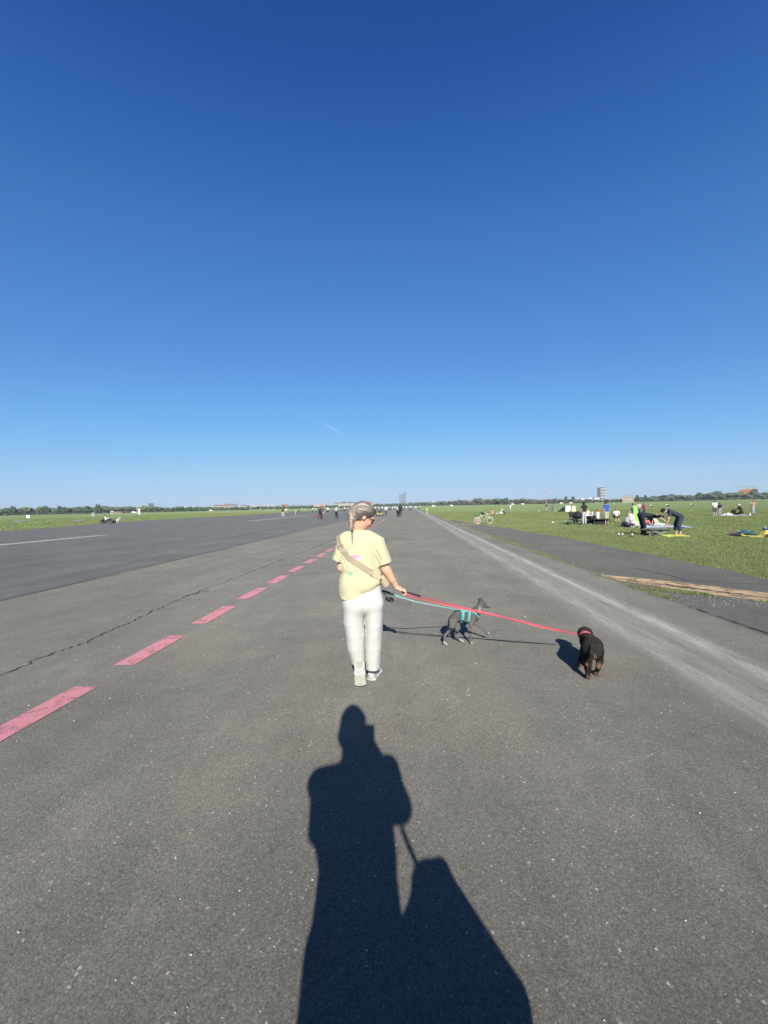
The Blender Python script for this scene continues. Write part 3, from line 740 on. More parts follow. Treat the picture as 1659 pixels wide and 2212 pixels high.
def folds(V, N_, amp, sd, axis, sc=(14, 3)):
    """long soft ridges running along axis"""
    a = nrm(axis); b = nrm(np.cross(a, N_.mean(0) + np.array([.1, -1, .2]))); c = np.cross(a, b)
    Q = np.stack([V @ a * sc[1], V @ b * sc[0], V @ c * sc[0]], -1)
    n1 = vnoise(Q, 1, sd); return amp * (1 - 2 * np.abs(n1))
strapline = [(731, 1160), (734, 1178), (740, 1190), (752, 1203), (768, 1215), (785, 1226), (800, 1236), (815, 1245), (822, 1249)]
SL = np.array([W(*p) for p in strapline])
def shirt_def(V, N_):
    s = V @ _rt; z = V[:, 2]
    zh = np.interp(s, [h_[0] for h_ in hx], [h_[1] for h_ in hx])
    low = np.clip(1 - (z - zh) / .22, 0, 1); up_ = 1 - low
    d = folds(V, N_, .005, 3, _rt * 1.0 + _z * .55, (16, 3.5)) * (.35 + .9 * low)
    d += folds(V, N_, .003, 5, _rt * .5 - _z * 1.0, (22, 5)) * (.3 + .7 * up_)
    # gathered along the strap
    ds = np.min(np.linalg.norm(V[:, None, :] - SL[None, :, :] - 0, axis=2)[:, :], axis=1)
    sz = np.interp(s, SL @ _rt, SL[:, 2]); dv = z - sz
    back = (N_ @ _fw) < -.1
    d -= np.where(back, .009 * np.exp(-(dv / .03) ** 2), 0)
    d += np.where(back, .007 * np.exp(-((dv + .065) / .03) ** 2) + .005 * np.exp(-((dv - .06) / .03) ** 2), 0)
    # armpit pulls
    for q, sg_ in ((W(813, 1205, -.08), 1), (W(741, 1205, -.08), 1)):
        w_ = np.exp(-(np.linalg.norm(V - q, axis=1) / .07) ** 2); d += .006 * w_ * np.sin((s + z * .5) * 170)
    return V + N_ * d[:, None]
PC = W(769, 1199)
def shirt_col(V):
    c = np.tile(np.array([.53, .485, .295]), (len(V), 1)); s = (V - PC) @ _rt * 240.7; z = (V - PC)[:, 2] * 240.7
    back = (V - PC) @ _fw < .02
    def put(w, col):
        w = np.clip(w, 0, 1)[:, None] * back[:, None]; return c * (1 - w) + w * np.array(col)
    R_ = np.hypot(s + 2, z + 4); arc = np.exp(-((R_ - 25) / 2.6) ** 2) * (z > -6) * (.55 + .45 * (np.sin(np.arctan2(z + 8, s) * 28) > -.3)); c = put(arc * .75, (.32, .46, .30))
    # pastel dome: pink over lilac over yellow
    X_ = s - 1; Z_ = z + 5; dome = (np.hypot(X_ / 12.5, Z_ / 9) < 1) & (Z_ > -5 - .3 * X_)
    c = put(dome * .9 * (Z_ - .4 * X_ > 1), (.62, .28, .36)); c = put(dome * .9 * (Z_ - .4 * X_ <= 1) * (Z_ - .4 * X_ > -5), (.42, .36, .62))
    blob = np.hypot((s - 12) / 5.5, (z + 16) / 5) < 1; c = put(blob * .75, (.58, .40, .05))
    ring = (np.abs(np.hypot((s - 13) / 5, (z + 22) / 4) - .8) < .25); c = put(ring * .5, (.40, .22, .10))
    for k_, (a_, l_) in enumerate(((60, 11), (90, 9), (125, 11), (150, 10))):
        dx, dz = math.cos(math.radians(a_)), math.sin(math.radians(a_)); t_ = (s + 10) * dx + (z + 39) * dz; w_ = np.abs(-(s + 10) * dz + (z + 39) * dx); c = put(((t_ > 0) & (t_ < l_) & (w_ < 1.9 * (1 - t_ / l_) + .4)) * .6, (.17, .42, .24))
    ped = (np.abs(np.hypot((s + 9) / 8, (z + 41) / 4.5) - .8) < .22) & (z < -38); c = put(ped * .5, (.30, .50, .30))
    return c * (1 + .03 * vnoise(V, 18, 8))[:, None]
sh = solid('t_shirt', shirtP, .0042, M['cotton'], wom, .02, cut=shirt_cut, deform=shirt_def, color=shirt_col, offset=WO)
# trousers
trP = [cap(W(783, 1266), W(784, 1300), (.168, .108), (.176, .118), _rt), ell(W(768, 1306, -.05), (.074, .06, .08), k=.07), ell(W(806, 1306, -.05), (.074, .06, .08), k=.07),
       cap(W(764.5, 1302), W(763.5, 1344, -.002), (.096, .118), (.093, .110), _rt, k=.03), cap(W(763.5, 1344, -.002), W(767.5, 1370, .0), (.093, .110), (.086, .106), _rt, k=.003), cap(W(767.5, 1370, .0), W(769, 1396, .004), (.086, .106), (.080, .100), _rt, k=.003), cap(W(769, 1396, .004), W(775.5, 1440, .022), (.080, .100), (.058, .080), _rt, k=.003),
       cap(W(807.5, 1302), W(808, 1346, .004), (.086, .116), (.083, .112), _rt, k=.014), cap(W(808, 1346, .004), W(806.5, 1394, .02), (.083, .112), (.078, .104), _rt, k=.003), cap(W(806.5, 1394, .02), W(805.5, 1448, .045), (.078, .104), (.069, .100), _rt, k=.003)]
zt = W(783, 1259)[2]
seam_s = W(787.3, 1345) @ _rt; z_fork = W(787, 1322)[2]; z_open = W(787, 1347)[2]
zhl, zhr = W(775, 1428, .03)[2], W(805, 1437, .08)[2]
def tr_cut(G, D):
    D = np.maximum(D, G[..., 2] - zt)
    s = G @ _rt; y = G @ _fw
    zh = np.where(s < seam_s, zhl + .10 * (y - W(775, 1428, .03) @ _fw), zhr - .05 * np.abs(s - W(805, 1437) @ _rt))
    D = np.maximum(D, zh - G[..., 2])
    D = np.where(G[..., 2] < zh + .07, np.maximum(D, -(D + .014)), D)
    wgap = np.clip((z_open - G[..., 2]) / .05, 0, 1) * .0022
    return np.where(G[..., 2] < z_open, np.maximum(D, wgap - np.abs(s - seam_s)), D)
def tr_def(V, N_):
    s = V @ _rt; z = V[:, 2]; back = np.clip(-(N_ @ _fw), 0, 1); d = 0
    low = np.clip((W(0, 1335)[2] - z) / .1, 0, 1)
    d = folds(V, N_, .002, 12, _rt * 1.0 + _z * .55, (15, 4)) * (.2 + .6 * low) + folds(V, N_, .003, 14, _z + .1 * _rt, (22, 2.5)) * (.4 + .5 * low)
    # seat seam, crease under the seat, knee breaks
    d -= .009 * back * np.exp(-((s - W(786.5, 1300) @ _rt) / .010) ** 2) * np.clip((z - z_fork + .06) / .06, 0, 1) * np.clip((W(0, 1282)[2] - z) / .05, 0, 1)
    zz = W(806, 1326)[2] - .012 * np.cos((s - W(806, 1300) @ _rt) * 25); d -= .003 * back * np.exp(-((z - zz) / .009) ** 2) * (s > W(788, 1300) @ _rt)
    zz = W(765, 1336)[2] + .25 * (s - W(765, 1300) @ _rt); d -= .0015 * back * np.exp(-((z - zz) / .012) ** 2) * (s < W(787, 1300) @ _rt)
    for (x_, y_, sl, am, hw) in ((764, 1352, .45, .006, .008), (766, 1362, .25, .005, .008), (808, 1356, -.2, .003, .008), (806, 1368, .2, .003, .009), (770, 1380, .5, .004, .009)):
        q = W(x_, y_); zz = q[2] + sl * (s - q @ _rt); d += am * np.exp(-((z - zz) / hw) ** 2) * np.exp(-((s - q @ _rt) / .085) ** 2) * back
    return V + N_ * d[:, None] if np.ndim(d) else V
def tr_col(V):
    return np.array([.51, .488, .445])[None] * (1 + .025 * vnoise(V, 9, 8))[:, None]
tro = solid('trousers', trP, .0045, M['denim'], wom, .02, cut=tr_cut, deform=tr_def, color=tr_col, offset=WO)
mb = MB()                                                      # back pocket
for (x0, y0, x1, y1) in ((796, 1293, 819, 1317),):
    P4 = []
    for (a, b) in ((x0, y0), (x1, y0), (x1 - .5, y1 - 4), ((x0 + x1) / 2, y1), (x0 + .5, y1 - 4)):
        h_ = hit(trP, at(a, b, 3.0), ray(a, b)); P4.append(h_ - CF * .004)
# shoes
def shoe(name, heel, d, upv, L, parent, origin, tread=True, wd=1.12):
    """heel = back of the sole on the outsole plane, d = towards the toe, upv = away from the ground side"""
    d = nrm(d); upv = nrm(upv - d * (upv @ d)); s = np.cross(d, upv); q = lambda a, b, c: heel + d * a * L + s * b * L * wd + upv * c * L
    up_ = [cap(q(.14, 0, .12), q(.5, 0, .13), (.125, .10), (.135, .1), s * 1.0), cap(q(.5, .0, .12), q(.82, .02, .10), (.14, .09), (.13, .06)), ell(q(.12, 0, .22), (.12 * L, .12 * L, .19 * L), (d, s)), cap(q(.24, 0, .24), q(.46, 0, .2), .075 * L, .07 * L)]
    up_ = [(p[0], p[1], p[2], tuple(v * L for v in p[3]), tuple(v * L for v in p[4]), s, .02) if p[0] == 'cap' and p[3][0] > .09 else p for p in up_]
    def cut(G, D):
        v = (G - heel) @ upv; a = (G - heel) @ d; b = (G - heel) @ s
        col = np.sqrt(((a - .2 * L) / (.11 * L)) ** 2 + (b / (.085 * L)) ** 2 + ((v - .50 * L) / (.17 * L)) ** 2) - 1
        return np.maximum(np.maximum(D, .055 * L - v), -col * .05 * L)
    o = solid(name, up_, .004, M['shoe_white'], parent, .012, cut=cut, offset=origin)
    sp = [cap(q(.13, 0, .035), q(.45, .0, .035), (.135 * L * wd, .085 * L), (.125 * L * wd, .08 * L), s), cap(q(.45, 0, .035), q(.84, .015, .04), (.125 * L * wd, .08 * L), (.145 * L * wd, .07 * L), s)]
    def cut2(G, D):
        v = (G - heel) @ upv; a = (G - heel) @ d
        return np.maximum(np.maximum(D, -v + .03 * L * np.clip((a / L - .8) / .2, 0, 1)), v - (.115 * L + .03 * L * np.clip(1 - a / L / .3, 0, 1)))
    so = solid('sole', sp, .0035, M['shoe_sole'], o, .012, cut=cut2, offset=origin)
    mb = MB()
    for i in range(5): mb.tube([q(.48 + .07 * i, -.06, .20 - .02 * i) - origin, q(.48 + .07 * i, 0, .225 - .022 * i) - origin, q(.48 + .07 * i, .06, .2 - .02 * i) - origin], .004, 5)
    tag(mb.build('laces', M['shoe_sole'], o, True), kind='stuff')
    if tread:
        mb = MB()
        for i in range(6):
            for j in range(-2, 3):
                a_ = .56 + .062 * i; b_ = j * .052 + .01; lim = .122 * math.sqrt(max(0, 1 - ((a_ - .70) / .25) ** 2))
                if abs(b_) < lim: mb.add([q(a_ + da * .022, b_ + db * .019, cc) - origin for cc in (-.012, .01) for da, db in ((-1, -1), (1, -1), (1, 1), (-1, 1))], [(3, 2, 1, 0), (4, 5, 6, 7), (0, 1, 5, 4), (1, 2, 6, 5), (2, 3, 7, 6), (3, 0, 4, 7)])
        for j in range(4):
            a_ = .06 + .055 * j; mb.add([q(a_ + da * .018, db * (.085 - .01 * abs(j - 1)), cc) - origin for cc in (-.012, .01) for da, db in ((-1, -1), (1, -1), (1, 1), (-1, 1))], [(3, 2, 1, 0), (4, 5, 6, 7), (0, 1, 5, 4), (1, 2, 6, 5), (2, 3, 7, 6), (3, 0, 4, 7)])
        tag(mb.build('tread', M['tread'], o), kind='stuff')
        mb = MB(); mb.add([q(a_, b_, cc) - origin for cc in (-.006, .01) for a_, b_ in ((.28, -.05), (.5, -.055), (.52, 0), (.5, .055), (.28, .05), (.26, 0))], [(5, 4, 3, 2, 1, 0), (6, 7, 8, 9, 10, 11)] + [(i, (i + 1) % 6, 6 + (i + 1) % 6, 6 + i) for i in range(6)])
        mb.build('sole_insert', M['tread_grey'], o)
    return o
heelR = gnd(800, 1473) + _z * .003; toeR = heelR + (_fw * .9 + _rt * .26)
shoe('shoe', heelR, toeR - heelR, _z, .265, wom, WO, tread=False, wd=1.3)
toeL = gnd(777.5, 1490) + _z * .012; heelL = W(776.0, 1426, -.075)
dL = nrm(toeL - heelL)
shoe('shoe', heelL + dL * -.0, dL, nrm(_fw * 1.0 + _z * .25), np.linalg.norm(toeL - heelL) * 1.02, wom, WO, wd=1.45)
# crossbody bag
bag = empty('crossbody_bag', W(829, 1258, .03) - _z * .04, 'tan crossbody bag with wide strap slung across the back of the woman in yellow', 'bag'); BO = np.array(bag.location)
pts, wid, ups = [], [], []
dense = []
for i in range(len(strapline) - 1):
    for k_ in range(4): dense.append(np.array(strapline[i]) + (np.array(strapline[i + 1]) - np.array(strapline[i])) * k_ / 4)
dense.append(np.array(strapline[-1]))
def strap_on(path, prims, hw, off=.004):
    P_, Nn = [], []
    for a, b in path:
        h_ = hit(prims, at(a, b, 3.0), ray(a, b))
        if h_ is None: continue
        g = grad(prims, h_); P_.append(h_ + g * off); Nn.append(g)
    Wd = []
    for i in range(len(P_)):
        t_ = nrm(P_[min(i + 1, len(P_) - 1)] - P_[max(i - 1, 0)]); Wd.append(nrm(np.cross(t_, Nn[i])) * hw)
    return P_, Wd, Nn
sp, sw, sn = strap_on(dense, shirtP, .024, .001)
nsplit = int(len(sp) * .80)
mb = MB(); mb.ribbon([p - BO for p in sp[:nsplit]], sw[:nsplit], sn[:nsplit], .005); 
# over the shoulder and down the front to the bag
fr = [sp[0]]
for (a, b) in ((738, 1152), (748, 1160), (765, 1185), (790, 1215), (812, 1238)):
    h_ = hit(shirtP, at(a, b, 4.2), -ray(a, b));
    if h_ is not None: fr.append(h_ + _fw * .006)
fr.append(W(826, 1250, .10))
for a, b in zip(fr[:-1], fr[1:]): pass
mb.ribbon([p - BO for p in fr[1:]], [nrm(np.cross(nrm(fr[min(i + 1, len(fr) - 1)] - fr[i - 1]), _fw)) * .022 for i in range(1, len(fr))], [_fw] * (len(fr) - 1), .004)
mb.ribbon([sp[0] - BO, (sp[0] + fr[1]) / 2 + _z * .012 - BO, fr[1] - BO], [sw[0], sw[0], -nrm(np.cross(nrm(fr[2] - fr[1]), _fw)) * -.022], [sn[0], _z, _fw], .004)
mb.build('strap', M['tan_strap'], bag)
mb = MB(); mb.ribbon([p + n_ * .002 - BO for p, n_ in zip(sp[nsplit - 1:], sn[nsplit - 1:])], [w_ * 1.02 for w_ in sw[nsplit - 1:]], sn[nsplit - 1:], .006); mb.build('strap_end', M['pale_leather'], bag)
for k_ in (nsplit - 1, len(sp) - 1, 5):
    c_ = sp[k_] + sn[k_] * .007; w_ = sw[k_] * 1.2; t_ = nrm(np.cross(sn[k_], sw[k_])) * .008
    MB().tube([c_ - w_ - t_ - BO, c_ + w_ - t_ - BO, c_ + w_ + t_ - BO, c_ - w_ + t_ - BO], .0028, 6, closed=True, up=sn[k_]).build('buckle', M['brass'], bag, True)
MB().ball(W(823.5, 1249.5, -.135) - BO, .009, n=6).build('clasp', M['brass'], bag, True)
b0, b1 = W(824, 1248, -.08), W(834, 1262, -.02)
bp = [cone(W(823.5, 1247.5, -.085), W(834.5, 1264, -.045), (.030, .030), (.034, .034), _fw + .2 * _rt), cone(W(826, 1249, .03), W(835, 1264, .05), (.03, .035), (.034, .04), _fw)]
solid('pouch', bp, .005, M['pale_leather'], bag, .04, offset=BO)
mb = MB(); mb.tube([W(826, 1247, -.09) - BO, W(838.5, 1259, -.06) - BO, W(837, 1257, .06) - BO], .004, 6); mb.build('zip', M['brass'], bag, True)
# ------------------------------------------------------------------ the grey greyhound in the turquoise harness
M['fur'] = vcol('short_fur', .8, bump=.2, bscale=420, var=.14, spec=.2)
M['teal_web'] = plain('turquoise_webbing', (.06, .35, .34), .7, .1, 400, .2)
M['navy_web'] = plain('navy_webbing', (.012, .02, .035), .7, .1, 400, .2)
M['light_teal'] = plain('pale_teal_cord', (.22, .40, .36), .7, .12, 300, .2)
M['red_web'] = plain('coral_red_webbing', (.50, .085, .10), .7, .1, 300, .2)
M['steel'] = plain('steel', (.55, .55, .56), .3, .05, 60, metal=1.0)
M['near_black'] = plain('near_black', (.012, .012, .013), .5, .2, 80)
pA, pB, pC = gnd(960, 1394), gnd(999, 1388), gnd(1018, 1391.5)
DG = depth(pC) + .03
def G_(px, py, dy=0.0): return at(px, py, DG + dy)
GO = (pA + pC) / 2
gry = empty('dog', GO, 'slim grey greyhound in a turquoise harness stepping along on the asphalt', 'dog')
near, far = -.045, .05
dogP = [
    cap(G_(1018, 1331), G_(1002, 1331), (.055, .082), (.050, .075), _fw), cap(G_(1002, 1331), G_(986, 1331), (.050, .072), (.045, .055), _fw), cap(G_(986, 1330.5), G_(978, 1338), (.046, .052), (.048, .05), _fw),
    cap(G_(1019, 1327), G_(1028, 1333, .0), (.050, .055), (.038, .044), _fw), ell(G_(1016, 1338), (.055, .045, .06)), cap(G_(1004, 1322.5), G_(986, 1324.5), .030, .030),
    cap(G_(1024, 1325), G_(1036, 1309), .040, .027), cap(G_(1030, 1318), G_(1039, 1304), .030, .026),
    ell(G_(1041, 1303.5), (.045, .032, .033), (CR * .9 - CU * .42, CF)), cap(G_(1043, 1305.5), G_(1056, 1311), .023, .010), cap(G_(1045, 1308.5), G_(1054, 1312.3), .013, .008),
    ell(G_(1057, 1311.3), (.0075, .008, .007)),
    # ears folded back and up
    cap(G_(1038, 1299, -.02), G_(1034.5, 1294.5, -.025), (.014, .008), (.012, .006), CR), cap(G_(1034.5, 1294.5, -.025), G_(1038.5, 1291.5, -.03), (.010, .006), (.005, .004), CR), cap(G_(1040, 1298, .02), G_(1038.5, 1294, .026), (.013, .007), (.010, .005), CR), cap(G_(1038.5, 1294, .026), G_(1043, 1293, .034), (.009, .005), (.005, .004), CR),
    # tail
    cap(G_(971, 1339, .0), G_(968, 1347, .01), .013, .010), cap(G_(968, 1347, .01), G_(969, 1358, .02), .010, .007), cap(G_(969, 1358, .02), G_(973, 1366, .02), .007, .005),
    # near hind leg, reaching back
    cap(G_(979, 1340, near), G_(976, 1356, near), (.053, .032), (.030, .023), CR), cap(G_(976, 1356, near), G_(960, 1374, near), .024, .0135), cap(G_(961, 1374, near), pA + _z * .03 + CR * -.004, .0125, .0105), cap(pA + _z * .028, pA + _z * .012 + CR * .028, .013, .012),
    # far hind leg, forward under the belly
    cap(G_(984, 1341, far), G_(989, 1357, far), (.05, .032), (.032, .024), CR), cap(G_(989, 1357, far), G_(984, 1372, far), .025, .014), cap(G_(984, 1372, far), pB + _z * .03 - CR * .02, .0135, .0115), cap(pB + _z * .026 - CR * .02, pB + _z * .012 + CR * .012, .0125, .0115),
    # near foreleg on the ground
    cap(G_(1024, 1334, near), G_(1017, 1349, near), (.034, .024), (.022, .019), CR), cap(G_(1017, 1349, near), G_(1016.5, 1371, near), .0155, .0115), cap(G_(1016.5, 1371, near), pC + _z * .022, .0125, .0105), cap(pC + _z * .02, pC + _z * .012 + CR * .026, .0125, .0115),
    # far foreleg lifted, forearm reaching forward
    cap(G_(1026, 1334, far * .8), G_(1027, 1347, far * .8), (.034, .024), (.024, .02), CR), cap(G_(1027, 1347, far * .8), G_(1042, 1356, far * .8), .018, .0125), cap(G_(1042, 1356, far * .8), G_(1053, 1367, far * .8), .0115, .0105), cap(G_(1053, 1367, far * .8), G_(1056.5, 1369, far * .8), .0115, .0105)]
def gry_col(V):
    c = np.tile(np.array([.085, .079, .073]), (len(V), 1)) * (1 + .22 * vnoise(V, 16, 2))[:, None]
    z = V[:, 2]
    for p, rr in ((pA, .045), (pB, .05), (pC, .03), (G_(1056, 1369, far * .8), .025)):
        w = np.clip((rr - np.linalg.norm(V - (p + _z * .01), axis=1)) / .012, 0, 1)[:, None]; c = c * (1 - w) + w * np.array([.50, .48, .45])
    s = (V - G_(1037, 1322)); ch = np.exp(-((s @ CR / .03) ** 2 + (s @ CU / .05) ** 2)); fr = np.clip(ch * 1.5 * (((V - G_(1033, 1322)) @ CR) > -.002), 0, 1)[:, None]; c = c * (1 - fr) + fr * np.array([.42, .40, .37])
    w = np.clip((.012 - np.linalg.norm(V - G_(1057, 1311.3), axis=1)) / .004, 0, 1)[:, None]; c = c * (1 - w) + w * .008
    hl = np.clip((V[:, 2] - G_(0, 1310)[2]) / .015, 0, 1)[:, None] * .8 * (.75 + .25 * vnoise(V, 60, 7))[:, None]; c = c * (1 - hl) + hl * np.array([.022, .020, .019])
    lg = np.clip((G_(0, 1352)[2] - V[:, 2]) / .05, 0, 1)[:, None] * .55; c = c * (1 - lg) + lg * np.array([.15, .142, .135])
    bk = np.clip((V[:, 2] - G_(0, 1328)[2]) / .04, 0, 1)[:, None] * .35; c = c * (1 - bk * (1 - hl)) + bk * (1 - hl) * np.array([.045, .042, .040])
    return c
dog_body = solid('body', dogP, .0035, M['fur'], gry, .018, color=gry_col, offset=GO)
for sgn in (-1, 1): MB().ball(G_(1047.5, 1304.6, sgn * .023) - GO, .0055, n=6).build('eye', M['near_black'], gry, True)
# harness: straps that follow the body
har = empty('harness', (0, 0, 0), None, None); har.parent = gry
def girdle(name, prims, c, axis, mat, hw, parent, origin, k=.018, a0=0, a1=360, off=.001, th=.003, n=40):
    axis = nrm(axis); e1 = nrm(_z - axis * axis[2]); e2 = np.cross(axis, e1); P_, Nn = [], []
    for a in np.linspace(math.radians(a0), math.radians(a1), n):
        d = e1 * math.cos(a) + e2 * math.sin(a); h_ = hit(prims, c + d * .3, -d, k)
        if h_ is None: continue
        g = grad(prims, h_, k); P_.append(h_ + d * off); Nn.append(nrm(d + .3 * g))
    MBx = MB(); MBx.ribbon([p - origin for p in P_], [axis * hw] * len(P_), Nn, th); return MBx.build(name, mat, parent)
trunk = dogP[:8]
girdle('belly_strap', trunk, G_(998, 1331), CR - .12 * CU, M['teal_web'], .0135, har, GO)
girdle('chest_strap', trunk, G_(1011, 1332), CR * 1.0 - CU * .18, M['teal_web'], .0115, har, GO, a0=-60, a1=190)
girdle('chest_strap_lower', trunk, G_(1012.5, 1334), CR * 1.0 - CU * .18, M['navy_web'], .0105, har, GO, a0=185, a1=305)
girdle('neck_strap', trunk + dogP[8:10][:0], G_(1029, 1324), nrm(CR * .72 + CU * .75), M['navy_web'], .012, har, GO, off=.002)
girdle('neck_pad', trunk, G_(1027, 1324.5), nrm(CR * .72 + CU * .75), M['teal_web'], .008, har, GO, off=.004, a0=40, a1=150)
def along(name, prims, path, mat, hw, parent, origin, k=.018, off=.003, th=.003, cdep=3.6):
    P_, Nn = [], []
    for a, b in path:
        h_ = hit(prims, at(a, b, cdep), ray(a, b), k)
        if h_ is None: continue
        g = grad(prims, h_, k); P_.append(h_ + g * off); Nn.append(g)
    Wd = [nrm(np.cross(nrm(P_[min(i + 1, len(P_) - 1)] - P_[max(i - 1, 0)]), Nn[i])) * hw for i in range(len(P_))]
    MBx = MB(); MBx.ribbon([p - origin for p in P_], Wd, Nn, th); return MBx.build(name, mat, parent)
along('back_strap', trunk, [(996, 1321.5), (1001, 1320.8), (1007, 1320.4), (1013, 1320.4), (1019, 1321), (1024, 1323)], M['teal_web'], .010, har, GO, off=.004)
along('under_strap', trunk, [(997, 1339.5), (1003, 1342.5), (1009, 1344), (1014, 1344.5)], M['navy_web'], .008, har, GO)
for i in range(3):
    h_ = hit(trunk, at(1013.2 + .5 * i, 1331 + 3.6 * i, 3.6), ray(1013.2 + .5 * i, 1331 + 3.6 * i), .018)
    MB().box(h_ - CF * .004 - GO, (.018, .006, .006), rz=YAW, ry=.15).build('reflective_band', M['light_teal'], har)
MB().tube([G_(1003 + 2.2 * math.cos(a), 1317.5 - 2.2 * math.sin(a) * .8) - GO for a in np.linspace(0, 6.28, 11)[:-1]], .002, 6, closed=True, up=CF).build('ring', M['steel'], har, True)

# ------------------------------------------------------------------ the dachshund with the red collar
dpL, dpR = gnd(1270, 1466), gnd(1288, 1458)
DD = depth(gnd(1279, 1462))
def K_(px, py, dy=0.0): return at(px, py, DD + dy)
KO = (dpL + dpR) / 2
dac = empty('dog', KO, 'low black and tan dachshund with a red collar trotting away from the camera', 'dog')
hd = nrm(_fw * .92 + _rt * .10); hs = np.array([hd[1], -hd[0], 0])         # heading and its right
fL, fR = gnd(1251, 1441), gnd(1273, 1437)
rump, mid_, wth, nck, hdc = K_(1279, 1401, .03), K_(1280, 1394, .16), K_(1271, 1386, .33), K_(1264, 1377, .40), K_(1264, 1366, .44)
dac_trunk = [cap(rump, mid_, (.088, .080), (.086, .080), hs), cap(mid_, wth, (.086, .08), (.076, .080), hs), ell(K_(1281, 1405, .0), (.09, .07, .075), (hs, hd)), cap(wth, nck, .07, .05, k=.03), cap(nck, hdc, .05, .05)]
dacP = dac_trunk + [
    ell(hdc, (.056, .062, .052), (hs, hd)), cap(hdc + hd * .03 - _z * .005, hdc + hd * .125 - _z * .035, .036, .020), ell(hdc + hd * .132 - _z * .03, (.012, .012, .011)),
    # ears
    cap(hdc - hs * .050 + _z * .022, hdc - hs * .069 - _z * .022, (.010, .026), (.008, .022), hs), cap(hdc + hs * .050 + _z * .022, hdc + hs * .069 - _z * .026, (.010, .026), (.008, .022), hs),
    # tail hanging, tip near the ground
    cap(K_(1279, 1396, -.055), K_(1278, 1412, -.10), .017, .015), cap(K_(1278, 1412, -.10), K_(1275, 1438, -.115), .0145, .011), cap(K_(1275, 1438, -.115), K_(1273, 1461, -.10), .010, .006),
    # hind legs
    cap(K_(1266, 1410, .02), K_(1266, 1428, .03), (.036, .046), (.028, .034)), cap(K_(1266, 1428, .03), K_(1268, 1444, -.02), .026, .018), cap(K_(1268, 1444, -.02), dpL + _z * .02, .017, .017), cap(dpL + _z * .016, dpL + hd * .035 + _z * .014, .019, .016),
    cap(K_(1293, 1408, .02), K_(1295, 1426, .03), (.036, .046), (.028, .034)), cap(K_(1295, 1426, .03), K_(1292, 1442, .0), .026, .018), cap(K_(1292, 1442, .0), dpR + _z * .02, .017, .017), cap(dpR + _z * .016, dpR + hd * .035 + _z * .014, .02, .017),
    # forelegs
    cap(K_(1261, 1403, .30), K_(1257, 1422, .30), (.034, .036), (.024, .024)), cap(K_(1257, 1422, .30), fL + _z * .02, .022, .017), cap(fL + _z * .016, fL + hd * .03 + _z * .014, .019, .016),
    cap(K_(1277, 1402, .34), K_(1275, 1420, .33), (.034, .036), (.024, .024)), cap(K_(1275, 1420, .33), fR + _z * .02, .022, .017), cap(fR + _z * .016, fR + hd * .03 + _z * .014, .019, .016)]
def dac_col(V):
    c = np.tile(np.array([.020, .0155, .0135]), (len(V), 1)) * (1 + .3 * vnoise(V, 22, 3))[:, None]
    def spot(p, rr, col, hard=.015):
        w = np.clip((rr - np.linalg.norm(V - p, axis=1)) / hard, 0, 1)[:, None] * (.8 + .2 * vnoise(V, 90, 5))[:, None]; return c * (1 - w) + np.clip(w, 0, 1) * np.array(col)
    for p, rr in ((K_(1283, 1418, -.065), .036), (K_(1270, 1424, -.05), .034), (K_(1293, 1436, -.02), .040), (K_(1266, 1437, .0), .034), (dpL, .05), (dpR, .055), (fL, .06), (fR, .055), (hdc + hd * .1 - _z * .035, .03)):
        c = spot(p, rr, (.175, .092, .050))
    c = spot(K_(1284, 1417, -.085), .030, (.42, .33, .24)); c = spot(K_(1294, 1437, -.04), .028, (.38, .27, .18)); c = spot(K_(1269, 1426, -.075), .024, (.34, .25, .17))
    tl = np.exp(-(((V - K_(1276, 1428, -.11)) @ CR / .03) ** 2)) * (((V - K_(1279, 1396, -.05)) @ CF) < -.02); c = c * (1 - .3 * tl[:, None]) + .3 * tl[:, None] * np.array([.05, .035, .026])
    er = np.abs((V - hdc) @ hs) > .052; c[er & (np.abs((V - hdc) @ hd) < .05) & (V[:, 2] > nck[2])] = np.array([.040, .024, .017])
    return c
dbody = solid('body', dacP, .004, M['fur'], dac, .02, color=dac_col, offset=KO)
def coat(body, n, ln, seed, parent, mat, back, sel=None):
    me = body.data; nv = len(me.vertices); co = np.zeros(nv * 3); me.vertices.foreach_get('co', co); co = co.reshape(-1, 3); nn = np.zeros(nv * 3); me.vertices.foreach_get('normal', nn); nn = nn.reshape(-1, 3)
    cc = np.zeros(nv * 4); me.color_attributes['col'].data.foreach_get('color', cc); cc = cc.reshape(-1, 4)[:, :3]
    rr = np.random.RandomState(seed); i = rr.randint(0, nv, n); P_ = co[i]; N_ = nn[i]
    d = N_ * .55 + back + rr.normal(0, .22, (n, 3)); d /= np.linalg.norm(d, axis=1, keepdims=True); w = np.cross(d, N_); w /= (np.linalg.norm(w, axis=1, keepdims=True) + 1e-9)
    L_ = ln * (.5 + rr.rand(n)); 
    if sel is not None: L_ = L_ * sel(P_)
    V = np.stack([P_ - w * .0016 - N_ * .002, P_ + w * .0016 - N_ * .002, P_ + d * L_[:, None]], 1).reshape(-1, 3)
    c = np.repeat(np.clip(cc[i] * (.7 + .9 * rr.rand(n))[:, None] + .004, 0, 1), 3, 0)
    return tag(fast_mesh('coat', V, np.arange(3 * n).reshape(-1, 3), mat, parent, c), kind='stuff')
tail_z = K_(0, 1400)[2] - KO[2]
coat(dbody, 34000, .019, 4, dac, M['fur'], -hd * .5 - _z * .45, lambda P_: np.where(P_[:, 2] + KO[2] < .13, .45, 1.0))
cc_, ax_ = (nck * .55 + hdc * .45), nrm(hdc - nck)
